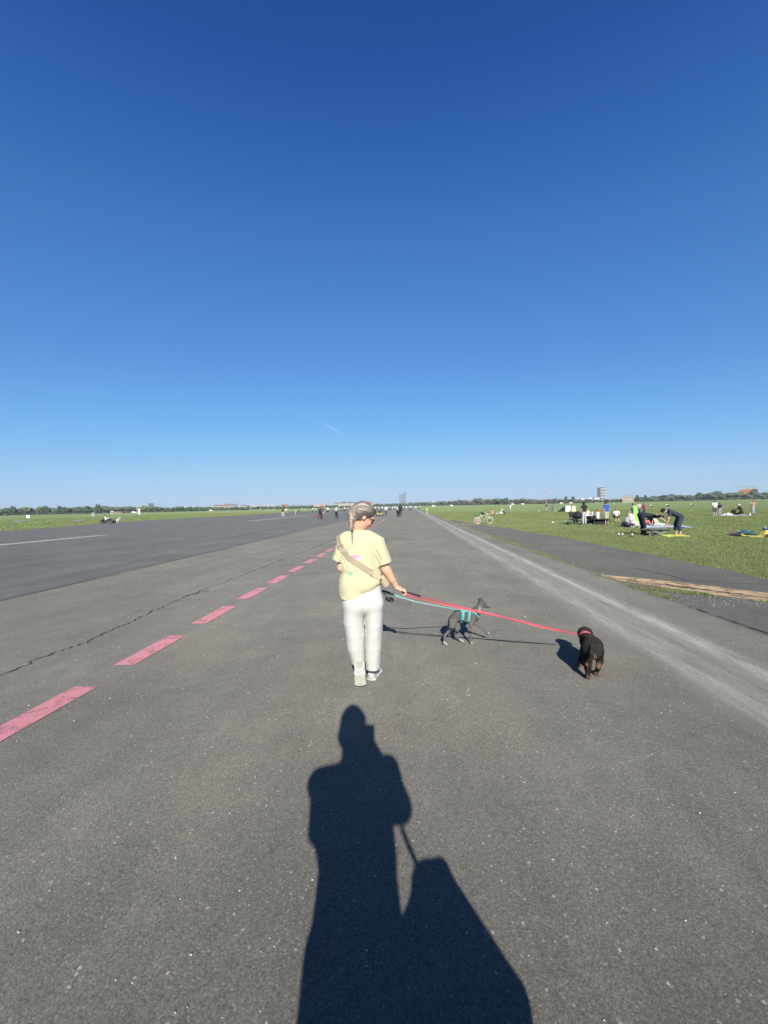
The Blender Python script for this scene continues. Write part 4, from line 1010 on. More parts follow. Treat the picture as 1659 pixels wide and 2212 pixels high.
girdle('collar', dac_trunk[3:] + [ell(hdc, (.056, .062, .052), (hs, hd))], nck * .75 + hdc * .25, nrm(hdc - nck + hd * .02), M['red_web'], .0125, dac, KO, k=.02, th=.005, n=48)
MB().tube([K_(1250.5 + 1.6 * math.cos(a), 1376 - 1.8 * math.sin(a), .39) - KO for a in np.linspace(0, 6.28, 11)[:-1]], .0022, 6, closed=True, up=CF).build('ring', M['steel'], dac, True)

# ------------------------------------------------------------------ leads
def lead(name, pts, hw, th, mat, parent, origin, wv=None, n=60, sag=0.0, twist=0.0):
    pts = [np.asarray(p, float) for p in pts]; L = np.cumsum([0] + [np.linalg.norm(b - a) for a, b in zip(pts[:-1], pts[1:])])
    tt = np.linspace(0, L[-1], n); P_ = [np.array([np.interp(t, L, [p[d] for p in pts]) for d in range(3)]) for t in tt]
    P_ = [p - _z * sag * 4 * (t / L[-1]) * (1 - t / L[-1]) for p, t in zip(P_, tt)]
    W_, U_ = [], []
    for i, p in enumerate(P_):
        t_ = nrm(P_[min(i + 1, n - 1)] - P_[max(i - 1, 0)]); w0 = nrm(_z - t_ * t_[2]); n0 = np.cross(t_, w0); a = twist * math.sin(tt[i] / L[-1] * 9.0) if twist else 0
        W_.append((w0 * math.cos(a) + n0 * math.sin(a)) * hw); U_.append(-w0 * math.sin(a) + n0 * math.cos(a))
    mb = MB(); mb.ribbon([p - origin for p in P_], W_, U_, th); return mb.build(name, mat, parent)
hand_p = W(874, 1281, .07)
red = empty('dog_lead', hand_p, 'coral red webbing lead stretched from the hand of the woman to the dachshund', 'lead'); RO = np.array(red.location)
endp = K_(1247, 1370.5, .375)
lead('webbing', [W(868, 1280, .08), hand_p, W(890, 1284.5, .08), endp], .0062, .003, M['red_web'], red, RO, twist=.5, n=120, sag=.004)
mid_red = hand_p + (endp - hand_p) * .52
lead('webbing', [W(870, 1284, .075), W(885, 1289, .075), mid_red - _z * .006 - CF * .012], .0055, .003, M['red_web'], red, RO, twist=.4, sag=.006)
lead('webbing', [mid_red - CF * .012, mid_red + (endp - mid_red) * .5 - _z * .010 - CF * .01, endp - CF * .004], .005, .003, M['red_web'], red, RO, twist=.6, sag=.004)
lead('handle', [W(868, 1278.5, .06), W(884, 1280.3, .065), W(896, 1283.6, .07), W(909, 1287, .075)], (.0055), .005, M['navy_web'], red, RO, n=20)
MB().tube([endp - RO, K_(1248.5, 1372.5, .38) - RO, K_(1250, 1374.5, .388) - RO], .0035, 6).build('clip', M['steel'], red, True)
tea = empty('dog_lead', W(832, 1279, .36), 'thin pale teal lead running from behind the white trousers to the greyhound harness', 'lead'); TO = np.array(tea.location)
ring_p = G_(1001.5, 1318.2, -.005)
knot = W(893, 1297, .50)
lead('cord', [wL + nrm(W(792, 1272, .32) - wL) * .1, W(826, 1277, .36), W(838, 1278.5, .38), W(868, 1288, .44), knot, ring_p], .006, .004, M['light_teal'], tea, TO, n=90, sag=.01, twist=.3)
lead('cord', [W(826, 1281, .36), W(845, 1283, .39), W(872, 1291.5, .45), knot + CR * -.004], .004, .003, M['light_teal'], tea, TO, n=40, sag=.006)
lead('handle', [W(824, 1275.5, .36), W(832, 1277, .37), W(842, 1280.5, .385)], .008, .006, M['navy_web'], tea, TO, n=14)
MB().ball(knot - TO, .009, n=6).build('clip', M['steel'], tea, True)
bd = empty('bag_dispenser', W(842, 1295, .36), 'small dark oval dispenser dangling from the teal lead beside the white trousers', 'dispenser'); BDO = np.array(bd.location)
e1, e2 = nrm(CR * .93 - CU * .28), nrm(CU * .93 + CR * .28)
mb = MB(); mb.tube([e1 * (.036 * math.cos(a)) + e2 * (.018 * math.sin(a)) for a in np.linspace(0, 2 * math.pi, 25)[:-1]], .0075, 8, closed=True, up=CF); mb.build('rim', M['near_black'], bd, True)
solid('case', [ell(BDO - e1 * .010, (.028, .0165, .014), (e1, e2))], .003, M['near_black'], bd, .004, offset=BDO)
MB().tube([e1 * -.034 + e2 * .01, W(832, 1287, .36) - BDO, W(831, 1280, .365) - BDO], .0022, 6).build('loop', M['near_black'], bd, True)

# ------------------------------------------------------------------ the person taking the picture, and the pushchair: only their shadow falls into view
KZ = math.tan(SUN_EL) / math.cos(0)
def shp(px, py, yb):
    """the point at distance yb (along the runway) that throws its shadow on the spot seen at px, py"""
    g = gnd(px, py); s = (g[1] - yb) / LDIR[1]; return g - LDIR * s
M['coat'] = plain('dark_coat', (.03, .03, .035), .9, .2, 30, .2)
M['skin2'] = plain('skin', (.5, .3, .2), .6, .08, 40)
YB = -.20
Q = lambda px, py, dy=0.0: shp(px, py, YB + dy)
pho = empty('person', (-.06, YB, 0), 'person in a dark coat holding up a phone, casting the long shadow in front', 'person'); PO = np.array(pho.location)
hc = Q(763, 1565); f2, r2, u2 = frame(0, 8, np.array([0, 1., 0]))
top = Q(757, 1531); hs_ = 1.0
hd_c = np.array([hc[0], YB - .02, top[2] - .115])
phR = np.array([.022, -.045, 1.575]); eR = Q(872, 1738, .0); sR = Q(838, 1660); sL = Q(690, 1690); eL = Q(678, 1760)
phP = head(hd_c, f2, r2, u2) + [cap(hd_c - u2 * .05 - f2 * .03, np.array([hd_c[0] + .01, YB - .03, sL[2] + .05]), .06, .075), cap(sL, sR, .07, .07), cap(np.array([-.06, YB, 1.35]), np.array([-.06, YB, .9]), (.15, .1), (.15, .11)),
    cap(sR, eR + np.array([-.04, 0, 0]), .05, .045), cap(eR + np.array([-.04, 0, 0]), phR + np.array([.01, -.06, -.07]), .043, .028), cap(sL, eL + np.array([.03, 0, -.05]), .05, .045), cap(eL + np.array([.03, 0, -.05]), np.array([-.06, -.05, 1.12]), .042, .028),
    cap(np.array([-.14, YB, .9]), np.array([-.14, YB - .02, .08]), .085, .045), cap(np.array([.02, YB, .9]), np.array([.02, YB - .02, .08]), .085, .045), cap(np.array([-.14, YB - .03, .04]), np.array([-.15, YB + .14, .035]), .04, .035), cap(np.array([.02, YB - .03, .04]), np.array([.03, YB + .14, .035]), .04, .035)]
phP += hand(phR + np.array([.012, -.055, -.075]), np.array([-.15, .05, 1]), np.array([-.8, .5, .1]), np.array([0, 1, 0]), (25, 40, 30), 1.0)
phP += hand(np.array([-.06, -.05, 1.12]), np.array([1, .2, .1]), np.array([0, 0, -1]), np.array([0, -1, 0]), (50, 70, 50), 1.0)
solid('body', phP, .008, M['skin2'], pho, .02, offset=PO)
ct = [cap(Q(765, 1668), Q(775, 1700), .10, .13), cap(Q(703, 1693), Q(840, 1672), (.06, .09), (.065, .09), _fw), cap(Q(776, 1700), Q(775, 1840), (.19, .12), (.165, .12), _rt), cap(Q(705, 1700), Q(695, 1780), .062, .058), cap(Q(695, 1780), Q(715, 1860), .055, .05), cap(Q(843, 1685), Q(862, 1740), .068, .062), cap(Q(862, 1740), shp(826, 1668, -.12), .062, .058), cap(shp(826, 1668, -.12), shp(797, 1606, -.09), .058, .042),
      cap(Q(775, 1840), Q(773, 2212), (.165, .125), (.175, .13), _rt), cap(Q(773, 2212), np.array([-.05, YB, .45]), (.175, .13), (.19, .14), _rt)]
solid('coat', ct, .012, M['coat'], pho, .03, offset=PO)
capP = [ell(hd_c + u2 * .02, (.105, .098, .105), (f2, r2)), ell(hd_c + u2 * .06 - r2 * .01, (.09, .07, .09), (f2, r2)), ell(hd_c - f2 * .03 - u2 * .06, (.08, .10, .1), (f2, r2)), ell(shp(766, 1622, YB - .03), (.06, .085, .10), (f2, r2))]
solid('hair', capP, .008, M['coat'], pho, .02, cut=lambda G, D: np.maximum(D, (G - hd_c) @ f2 - .03 - .5 * np.maximum((G - hd_c) @ u2, -.05)), offset=PO)
phone = empty('phone', (.0, -.02, 1.58), 'dark phone held up at eye height where the picture is taken', 'phone')
MB().box((.012, -.012, .0), (.075, .009, .155)).build('case', M['near_black'], phone)
MB().box((.012, -.0175, .0), (.069, .002, .145)).build('screen', plain('dark_glass', (.02, .02, .025), .1, .05, 10), phone)
# pushchair at the photographer's right
pcx, pcy = .335, .02
pch = empty('pushchair', (pcx, pcy, 0), 'pushchair with a rounded dark hood standing beside the photographer, seen only as a shadow', 'pushchair')
M['hood'] = plain('hood_fabric', (.04, .042, .05), .9, .15, 80, .2); M['tyre'] = plain('rubber', (.02, .02, .02), .8, .1, 60)
M['frame_metal'] = plain('dark_frame', (.05, .05, .055), .4, .1, 40, metal=.6)
PW = np.array([pcx, pcy, 0])
tA, tB, tC, tD = shp(930, 1912, .12) - PW, shp(992, 2240, .05) - PW, shp(907, 1880, .12) - PW, shp(955, 1876, .12) - PW
hoodP = [cap(tA, tB, (.082, .06), (.222, .25), (1, 0, 0)), cap(tD, shp(1090, 2130, .05) - PW, .022, .05), cap(tC, tD, .022, .030), cap(tB, tB - np.array([0, 0, .12]), (.225, .25), (.215, .25), (1, 0, 0)), cap(shp(1122, 2150, .05) - PW, shp(1130, 2230, .05) - PW, .03, .03)]
solid('hood', hoodP, .012, M['hood'], pch, .02, cut=lambda G, D: np.maximum(D, tB[2] - .12 - G[..., 2]))
solid('seat', [cap((0, -.12, .72), (0, .02, .42), (.17, .04), (.17, .05), (1, 0, 0)), cap((0, .02, .42), (0, .26, .44), (.17, .05), (.17, .05), (1, 0, 0)), cap((0, .26, .44), (0, .34, .22), (.16, .03), (.15, .03), (1, 0, 0))], .012, M['hood'], pch, .03)
solid('basket', [cap((-.1, .0, .2), (.1, .0, .2), (.2, .09), (.2, .09), (0, 1, 0))], .014, M['hood'], pch, .03)
for sx in (-1, 1):
    MB().tube([(sx * .14, .2, .1), (sx * .17, .1, .45), (sx * .14, -.2, .8), (sx * .11, -.30, .92)], .013, 8).build('frame_tube', M['frame_metal'], pch, True)
    MB().tube([(sx * .18, -.02, .55), (sx * .14, -.28, .14)], .012, 8).build('frame_tube', M['frame_metal'], pch, True)
    for yy, rr in ((.22, .08), (-.3, .12)):
        wv = MB(); wv.tube([(sx * .14, yy + (rr - .016) * math.cos(a), rr + (rr - .016) * math.sin(a)) for a in np.linspace(0, 2 * math.pi, 25)[:-1]], .016, 8, closed=True, up=(1, 0, 0)); w_ = wv.build('wheel', M['tyre'], pch, True)
        sp_ = MB()
        for a in np.linspace(0, math.pi, 4)[:-1]: sp_.tube([(sx * .14, yy - (rr - .02) * math.cos(a), rr - (rr - .02) * math.sin(a)), (sx * .14, yy + (rr - .02) * math.cos(a), rr + (rr - .02) * math.sin(a))], .006, 6)
        sp_.build('spokes', M['frame_metal'], w_)
MB().tube([(-.11, -.30, .92), (-.09, -.32, .95), (.09, -.32, .95), (.11, -.30, .92)], .015, 8).build('handle', M['tyre'], pch, True)
# the strap that runs from the photographer's hand to the hood
MB().tube([Q(868, 1790) - np.array([pcx, pcy, 0]), Q(880, 1820) - np.array([pcx, pcy, 0]), Q(900, 1866, .12) - np.array([pcx, pcy, 0])], .011, 6).build('wrist_strap', M['near_black'], pch, True)
# ------------------------------------------------------------------ far trees
def F(x, y=0): return x / 1.8228, y / 1.8228                    # from the 3024 px photograph
def base_at(fx, c):
    """ground spot in the column fx of the photograph at depth c"""
    p = CF * c + CR * ((fx / 1.8228 - 829.5) / FPX) * c; x, y = p[0], p[1]
    return np.array([x, y, float(gz(x, y)) - .03])
M['leaf'] = vcol('foliage', .8, var=.25, bscale=.8, spec=.15)
M['bark'] = plain('bark', (.07, .055, .042), .95, .2, 3)
def crown_mesh(seed, shape=(1, 1, 1), n=260):
    r = np.random.RandomState(seed)
    lobes = [(np.array([0, 0, .5]), .36)] + [(np.array([.30 * math.cos(a) * r.uniform(.7, 1.1), .30 * math.sin(a) * r.uniform(.7, 1.1), r.uniform(.30, .80)]), r.uniform(.16, .27)) for a in np.linspace(0, 6.28, 9)[:-1] + r.rand()]
    V, T, C = [], [], []
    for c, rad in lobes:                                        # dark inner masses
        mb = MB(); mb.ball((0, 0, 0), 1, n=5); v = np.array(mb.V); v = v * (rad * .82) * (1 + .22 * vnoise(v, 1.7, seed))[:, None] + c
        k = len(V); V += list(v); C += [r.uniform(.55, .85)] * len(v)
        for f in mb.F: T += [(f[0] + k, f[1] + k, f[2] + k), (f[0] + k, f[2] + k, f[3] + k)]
    for i in range(n):                                          # leaf clumps over the lobes
        c, rad = lobes[r.randint(len(lobes))]; d = nrm(r.normal(0, 1, 3)); p = c + d * rad * r.uniform(.8, 1.12)
        if p[2] < .02: continue
        e1 = nrm(np.cross(d, r.normal(0, 1, 3))); e2 = np.cross(d, e1); s = r.uniform(.03, .075); k = len(V)
        tilt = d * s * r.uniform(-.6, .6)
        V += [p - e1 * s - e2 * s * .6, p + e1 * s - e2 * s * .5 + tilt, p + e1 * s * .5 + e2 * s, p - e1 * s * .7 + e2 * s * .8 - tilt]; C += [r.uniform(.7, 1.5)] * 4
        T += [(k, k + 1, k + 2), (k, k + 2, k + 3)]
    V = np.array(V) * np.array(shape); V[:, 2] = np.maximum(V[:, 2], 0)
    return V, np.array(T), np.array(C)
HUES = {'green': (.130, .170, .078), 'dark': (.075, .105, .060), 'fresh': (.155, .185, .074), 'brown': (.168, .156, .118), 'grey': (.135, .145, .098)}
CROWNS = []
for i, (hue, shp_) in enumerate([('green', (1.15, 1.15, 1)), ('dark', (1.0, 1.0, 1)), ('fresh', (1.3, 1.2, 1)), ('green', (1.4, 1.3, .95)), ('brown', (1.3, 1.2, 1)), ('grey', (1.35, 1.3, 1)), ('dark', (.42, .42, 1.0)), ('dark', (.7, .7, 1))]):
    v, t_, c_ = crown_mesh(50 + i, shp_); CROWNS.append((v, t_, c_, HUES[hue]))
_tree = {}
def tree_meshes(i):
    if i in _tree: return _tree[i]
    v, t_, c_, hue = CROWNS[i]
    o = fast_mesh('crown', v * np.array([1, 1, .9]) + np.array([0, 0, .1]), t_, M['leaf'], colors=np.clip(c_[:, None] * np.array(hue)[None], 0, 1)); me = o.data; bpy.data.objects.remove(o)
    mb = MB(); mb.tube([(0, 0, 0), (.01, 0, .3), (0, .01, .6)], [.03, .022, .012], 6); mb.tube([(.01, 0, .3), (.12, .05, .55)], [.014, .007], 5); mb.tube([(.01, 0, .35), (-.1, -.06, .6)], [.013, .006], 5)
    o = mb.build('trunk', M['bark']); mt = o.data; bpy.data.objects.remove(o)
    _tree[i] = (me, mt); return _tree[i]
def tree(pos, h, w, i, label, group, name='tree'):
    root = empty(name, pos, label, 'tree', group, rz=(pos[0] * 1.7) % 6.28)
    for nm, me in zip(('crown', 'trunk'), tree_meshes(i)):
        o = bpy.data.objects.new(nm, me); COL.objects.link(o); o.parent = root
    root.scale = (w, w, h); return root
HP = ([-400, 0, 300, 600, 700, 850, 1000, 1200, 1330, 1450, 1500, 1600, 1700, 1800, 1900, 2050, 2200, 2300, 2400, 2480, 2560, 2700, 2850, 3024, 3400],
      [32, 31, 31, 26, 21, 16, 15, 15, 14, 14, 12, 15, 18, 22, 25, 24, 20, 15, 13, 15, 23, 27, 31, 30, 30])
def cdep(x): return float(np.interp(x, [-400, 700, 1400, 1500, 1620, 1800, 2050, 3400], [600, 640, 1050, 1350, 1400, 1000, 680, 620]))
tr = np.random.RandomState(5)
GG = {'left': 'trees along the left edge of the airfield', 'mid': 'trees at the far end of the runway', 'right': 'trees along the right edge of the airfield'}
COLN = ['green', 'dark green', 'fresh green', 'broad green', 'bare brown', 'grey-green', 'dark', 'dark']
PLACES = ((150, 'beside the left picture edge'), (370, 'left of the two poplars'), (470, 'right of the two poplars'), (610, 'below the white apartment slab'), (760, 'right of the dark tower block'), (900, 'below the cream apartment row'), (1000, 'around the floodlight mast'), (1130, 'behind the skater in black'), (1240, 'left of the red cyclist'), (1330, 'behind the two cyclists'), (1500, 'behind the head of the woman in yellow'),
          (1570, 'just left of the glass tower'), (1640, 'just right of the glass tower'), (1760, 'below the small white house on the rise'), (1900, 'above the pale green bicycle'), (2020, 'above the trio sitting on the grass'), (2160, 'left of the red and white mast'), (2280, 'left of the white domes'), (2400, 'at the foot of the white high-rise'), (2500, 'around the beige box building'), (2600, 'above the bending man in black'), (2720, 'above the man in navy'), (2830, 'left of the far right group'), (2930, 'behind the far right group'), (9999, 'below the orange building and the crane'))
def tree_label(x, i): return COLN[i] + ' tree in the far treeline ' + [p for m_, p in PLACES if x < m_][0]
x = -260.0
while x < 3300:
    c = cdep(x) * tr.uniform(.97, 1.05); hp = float(np.interp(x, *HP)) * tr.uniform(.62, 1.16); h_ = hp * c / 1514
    zone = 'left' if x < 1280 else 'mid' if x < 1760 else 'right'
    i = {'left': [0, 1, 3, 0, 2, 3, 1, 7], 'mid': [0, 3, 2, 0, 1, 3, 0, 3], 'right': [4, 5, 3, 0, 5, 4, 1, 3]}[zone][tr.randint(8)]
    w_ = h_ * tr.uniform(.85, 1.35)
    tree(base_at(x, c), h_, w_, i, tree_label(x, i), GG[zone]); x += w_ * 1514 / c * tr.uniform(.55, .85)
# taller trees that stand out of the line
for fx, top, i, wf, lab in ((55, 40, 7, .7, 'dark pointed tree standing above the treeline at the far left edge'), (905, 0, 6, 1, None)):
    if lab: c = cdep(fx); tree(base_at(fx, c * .99), top * c / 1514, top * c / 1514 * wf, i, lab, None)
for fx, top, lab in ((382, 41, 'tall dark poplar, the left one of a pair above the left treeline'), (392, 40, 'tall dark poplar, the right one of a pair above the left treeline')):
    c = cdep(fx) * .98; tree(base_at(fx, c), top * c / 1514, top * c / 1514 * .55, 6, lab, None, 'poplar_tree')
for fx, top, i, wf, lab in ((335, 35, 1, .95, 'broad dark tree just left of the two poplars'), (1353, 27, 1, .7, 'dark round tree rising above the long cream building'), (1384, 26, 7, .8, 'dark tree above the right end of the long cream building'), (2228, 32, 7, .6, 'dark tree left of the white domes on the right skyline'), (2258, 30, 7, .7, 'dark tree right beside the white domes on the right skyline'),
                            (2509, 31, 1, .5, 'dark tree just right of the beige box building'), (2543, 30, 6, .8, 'thin dark cypress right of the beige box building'), (2752, 36, 1, .6, 'dark pointed tree in the middle of the right treeline'), (2823, 40, 1, 1.0, 'large dark tree in the treeline behind the man in the white shirt'), (1990, 31, 1, .8, 'dark tree behind the field left of the pink and white mast'), (2968, 46, 1, .6, 'dark tree to the right of the orange building')):
    c = cdep(fx) * .985; tree(base_at(fx, c), top * c / 1514, top * c / 1514 * wf, i, lab, None)
# the wood behind, read as one mass
V, T_, C_ = [], [], []; k = 0; x = -420.0
while x < 3450:
    c = cdep(x) * tr.uniform(1.08, 1.3); h_ = float(np.interp(x, *HP)) * tr.uniform(.7, .98) * c / 1514; p = base_at(x, c); i = tr.randint(6); v, t_, c_, hue = CROWNS[i]; w_ = h_ * tr.uniform(1.0, 1.6); a = tr.rand() * 6.28
    R2 = np.array([[math.cos(a), -math.sin(a)], [math.sin(a), math.cos(a)]]); q = v.copy(); q[:, :2] = q[:, :2] @ R2 * w_; q[:, 2] *= h_; V.append(q + p); T_.append(t_ + k); C_.append(c_[:, None] * np.array(hue)[None]); k += len(v); x += w_ * 1514 / c * .45
for x in np.arange(-300, 3350, 9.0):                            # undergrowth at the foot of the trees
    c = cdep(x) * tr.uniform(.96, 1.0); h_ = tr.uniform(2.2, 4.5) * c / 640; v, t_, c_, hue = CROWNS[tr.randint(6)]; q = v * np.array([h_ * 1.6, h_ * 1.6, h_]); V.append(q + base_at(x, c)); T_.append(t_ + k); C_.append(c_[:, None] * np.array(hue)[None] * .85); k += len(v)
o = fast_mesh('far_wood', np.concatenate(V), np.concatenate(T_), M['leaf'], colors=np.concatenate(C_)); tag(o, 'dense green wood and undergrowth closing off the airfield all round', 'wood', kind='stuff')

# ------------------------------------------------------------------ far buildings
M['cream'] = plain('cream_render', (.44, .41, .34), .9, .06, .2); M['white_r'] = plain('white_render', (.47, .47, .455), .9, .05, .2); M['pink_r'] = plain('pink_render', (.48, .31, .27), .9, .06, .2)
M['beige_r'] = plain('beige_render', (.40, .34, .25), .9, .08, .2); M['red_roof'] = plain('red_roof_tiles', (.30, .13, .09), .9, .15, .5); M['grey_roof'] = plain('grey_roof', (.17, .17, .18), .85, .1, .3)
M['window'] = plain('dark_window', (.03, .035, .045), .25, .2, .5); M['orange_r'] = plain('ochre_orange_render', (.46, .22, .06), .9, .08, .2); M['concrete'] = plain('grey_concrete', (.27, .28, .28), .9, .08, .3)
M['curtain'] = plain('blue_grey_curtain_glass', (.13, .17, .20), .25, .1, .08); M['fin'] = plain('light_metal_fin', (.30, .33, .34), .5, .06, .2); M['plastic_white'] = plain('white_canvas', (.62, .62, .60), .7, .05, 1.0)
def px2m(c): return c / 1514.0
def block(label, x0, x1, yt, c, mat, yb=None, thick=14, cols=0, rows=0, win=(.5, .5), roof=None, roof_h=.12, cat='building', name='building', group=None, z0=0):
    """a building seen between photograph columns x0..x1, top at row yt, at depth c"""
    p = base_at((x0 + x1) / 2, c); w = (x1 - x0) * px2m(c); top = at(*F((x0 + x1) / 2, yt), c)[2]; h_ = top - p[2]
    root = empty(name, p, label, cat, group, rz=math.atan2(p[1], p[0]) - math.pi / 2)
    rh = h_ * roof_h if roof else 0
    MB().box((0, thick / 2, (h_ - rh) / 2), (w, thick, h_ - rh)).build('wall', mat, root)
    if roof:
        mb = MB(); z1 = h_ - rh; e = w * .02
        mb.add([(-w / 2 - e, -e, z1), (w / 2 + e, -e, z1), (w / 2 + e, thick + e, z1), (-w / 2 - e, thick + e, z1), (-w / 2 + rh, thick / 2, h_), (w / 2 - rh, thick / 2, h_)], [(0, 1, 5, 4), (2, 3, 4, 5), (1, 2, 5), (3, 0, 4), (3, 2, 1, 0)]); mb.build('roof', roof, root)
    else:
        MB().box((0, thick / 2, h_ + .2), (w * 1.01, thick * 1.01, .4)).build('roof', M['grey_roof'], root)
    if cols:
        me = None; lo = .12 * h_
        for i in range(cols):
            for j in range(rows):
                cw, ch = w / cols, (h_ - rh - lo * .6) / rows
                if me is None: o = MB().box((0, 0, 0), (cw * win[0], .3, ch * win[1])).build('window', M['window'], root); me = o.data
                else: o = bpy.data.objects.new('window', me); COL.objects.link(o); o.parent = root
                o.location = (-w / 2 + cw * (i + .5), -.05, lo * .5 + ch * (j + .5))
    return root, w, h_
# the tall glass tower at the far end
c = 2600.0; p = base_at(1586, c); zt1, zt2 = at(*F(1572, 1945), c)[2], at(*F(1599, 1934), c)[2]
wt = 27.5 * px2m(c)
tw = empty('glass_tower', p, 'tall blue-grey glass tower with a slanted top at the far end of the runway', 'tower', rz=math.atan2(p[1], p[0]) - math.pi / 2)
def slab(x0, x1, z0, z1, y0, y1, bulge):
    V = []; n = 9
    for s in range(n):
        t = s / (n - 1); x = x0 + (x1 - x0) * t; y = y0 - bulge * math.sin(math.pi * t); zt = z0 + (z1 - z0) * t ** 1.2; V += [(x, y, 0), (x, y, zt), (x, y1, zt), (x, y1, 0)]
    Fc = []
    for s in range(n - 1):
        a, b = 4 * s, 4 * s + 4; Fc += [(a, b, b + 1, a + 1), (a + 1, b + 1, b + 2, a + 2), (a + 2, b + 2, b + 3, a + 3)]
    return V, Fc + [(0, 1, 2, 3), tuple(4 * (n - 1) + k for k in (3, 2, 1, 0))]
V, Fc = slab(-wt / 2, -wt * .02, zt1, zt1 * .985, 0, 22, 2); mesh_obj('glass_slab', V, Fc, M['curtain'], tw)
V, Fc = slab(-wt * .01, wt / 2, zt1 * .985, zt2, -4, 24, 3); mesh_obj('glass_slab', V, Fc, M['curtain'], tw)
for i in range(9):
    x_ = -wt / 2 + wt * (i + .5) / 9; MB().box((x_, -2.6 - (4 if x_ > 0 else 0), zt1 * .49), (.7, .5, zt1 * .98)).build('fin', M['fin'], tw)
for j in range(1, 24):
    MB().box((0, -1.2, zt1 * j / 24.5), (wt * .99, .4, .8)).build('floor_band', M['fin'], tw)
MB().box((-wt * .25, 10, zt1 + 1), (wt * .3, 10, 5)).build('roof_plant', M['concrete'], tw)
# the white high-rise on the right
c = 760.0; p = base_at(2366, c); ht = at(*F(2366, 1915), c)[2] - p[2]; s_ = px2m(c)
hr_ = empty('high_rise', p, 'white high-rise with rows of dark square windows on the right skyline', 'building', rz=math.atan2(p[1], p[0]) - math.pi / 2)
MB().box((4.3, 6, ht / 2), (9.0, 12, ht)).build('wall', M['white_r'], hr_)
MB().box((-3.25, 7.6, ht / 2 - .6), (6.0, 12, ht - 1.2)).build('stair_wall', M['concrete'], hr_)
MB().box((4.3, 6, ht + .25), (9.4, 12.4, .5)).build('parapet', M['white_r'], hr_)
wm = None
for i in range(3):
    for j in range(6):
        if wm is None: o = MB().box((0, 0, 0), (1.75, .3, ht / 6 * .58)).build('window', M['window'], hr_); wm = o.data
        else: o = bpy.data.objects.new('window', wm); COL.objects.link(o); o.parent = hr_
        o.location = (1.45 + 2.85 * i, -.08, ht * (j + .52) / 6)
for i in range(4): MB().box((-5.3 + 1.4 * i, 1.55, ht / 2 - 1), (.8, .3, ht * .86)).build('window_strip', M['window'], hr_)
block('beige box building with a rust red band at the edge of the field', 2454, 2492, 1952, 560, M['beige_r'], thick=10, cols=5, rows=2, win=(.45, .22))
# orange building under a tower crane
ob, w_, h_ = block('ochre orange apartment building under the tower crane at far right', 2926, 2974, 1925, 700, M['orange_r'], thick=14, cols=9, rows=4, win=(.4, .42), roof=M['orange_r'], roof_h=.1)
block('low brown-roofed house left of the orange building', 2903, 2930, 1930, 705, M['beige_r'], thick=12, roof=M['red_roof'], roof_h=.35, cols=4, rows=2, name='house')
c = 760.0; p = base_at(2948, c); cr_ = empty('tower_crane', p, 'grey tower crane with a long level jib over the orange building', 'crane', rz=math.atan2(p[1], p[0]) - math.pi / 2)
zc_ = at(*F(2948, 1916), c)[2] - p[2]; s_ = px2m(c)
def lattice(mb, a, b, w, n):
    a, b = np.array(a, float), np.array(b, float); t = nrm(b - a); e1 = nrm(np.cross(t, (0, 1, .1))); e2 = np.cross(t, e1)
    cs = [(e1 + e2) * w, (e1 - e2) * w, (-e1 - e2) * w, (-e1 + e2) * w]
    for q in cs: mb.tube([a + q, b + q], w * .14, 4)
    for i in range(n):
        p0, p1 = a + (b - a) * i / n, a + (b - a) * (i + 1) / n
        for j in range(4): mb.tube([p0 + cs[j], p1 + cs[(j + 1) % 4]], w * .09, 4)
    return mb
lattice(MB(), (0, 0, 0), (0, 0, zc_ + 4), .9, 14).build('mast', M['concrete'], cr_)
lattice(MB(), (-46 * s_, 0, zc_), (24 * s_, 0, zc_), .6, 26).build('jib', M['concrete'], cr_)
MB().box((21 * s_, 0, zc_ - 1), (3.5, 1.5, 2.4)).build('counterweight', M['concrete'], cr_); MB().box((.9, -1, zc_ - 1.2), (1.6, 1.6, 2)).build('cab', M['white_r'], cr_)
MB().tube([(0, 0, zc_ + 4), (-30 * s_, 0, zc_ + .4)], .1, 4).build('stay', M['concrete'], cr_); MB().tube([(0, 0, zc_ + 4), (18 * s_, 0, zc_ + .4)], .1, 4).build('stay', M['concrete'], cr_)
# white domes, tents and sheds on the right
for fx0, fx1, yt, sh_, lab in ((2285, 2304, 1961, 1, 'small rounded white hangar left of the white high-rise'), (2318, 2340, 1959, 1, 'large tilted white dome just left of the white high-rise'), (2341, 2362, 1959, 0, 'low white shed at the foot of the white high-rise'), (2273, 2281, 1962, 1, 'tiny white dome, leftmost of the white domes')):
    c = 735; p = base_at((fx0 + fx1) / 2, c); w_ = (fx1 - fx0) * px2m(c); h_ = at(*F(fx0, yt), c)[2] - p[2]
    r_ = empty('dome' if sh_ else 'shed', p, lab, 'dome' if sh_ else 'shed')
    if sh_: MB().ball((0, w_ / 2, h_ * .45), w_ / 2, (1, 1, h_ * 1.1 / w_), 8).build('shell', M['plastic_white'], r_, True); MB().lathe([(w_ * .5, 0), (w_ * .5, h_ * .12)], (0, w_ / 2, 0), 16).build('base_ring', M['concrete'], r_)
    else: MB().box((0, 3, h_ / 2), (w_, 6, h_)).build('wall', M['white_r'], r_); MB().box((0, 3, h_ + .15), (w_ * 1.04, 6.4, .3)).build('roof', M['grey_roof'], r_)
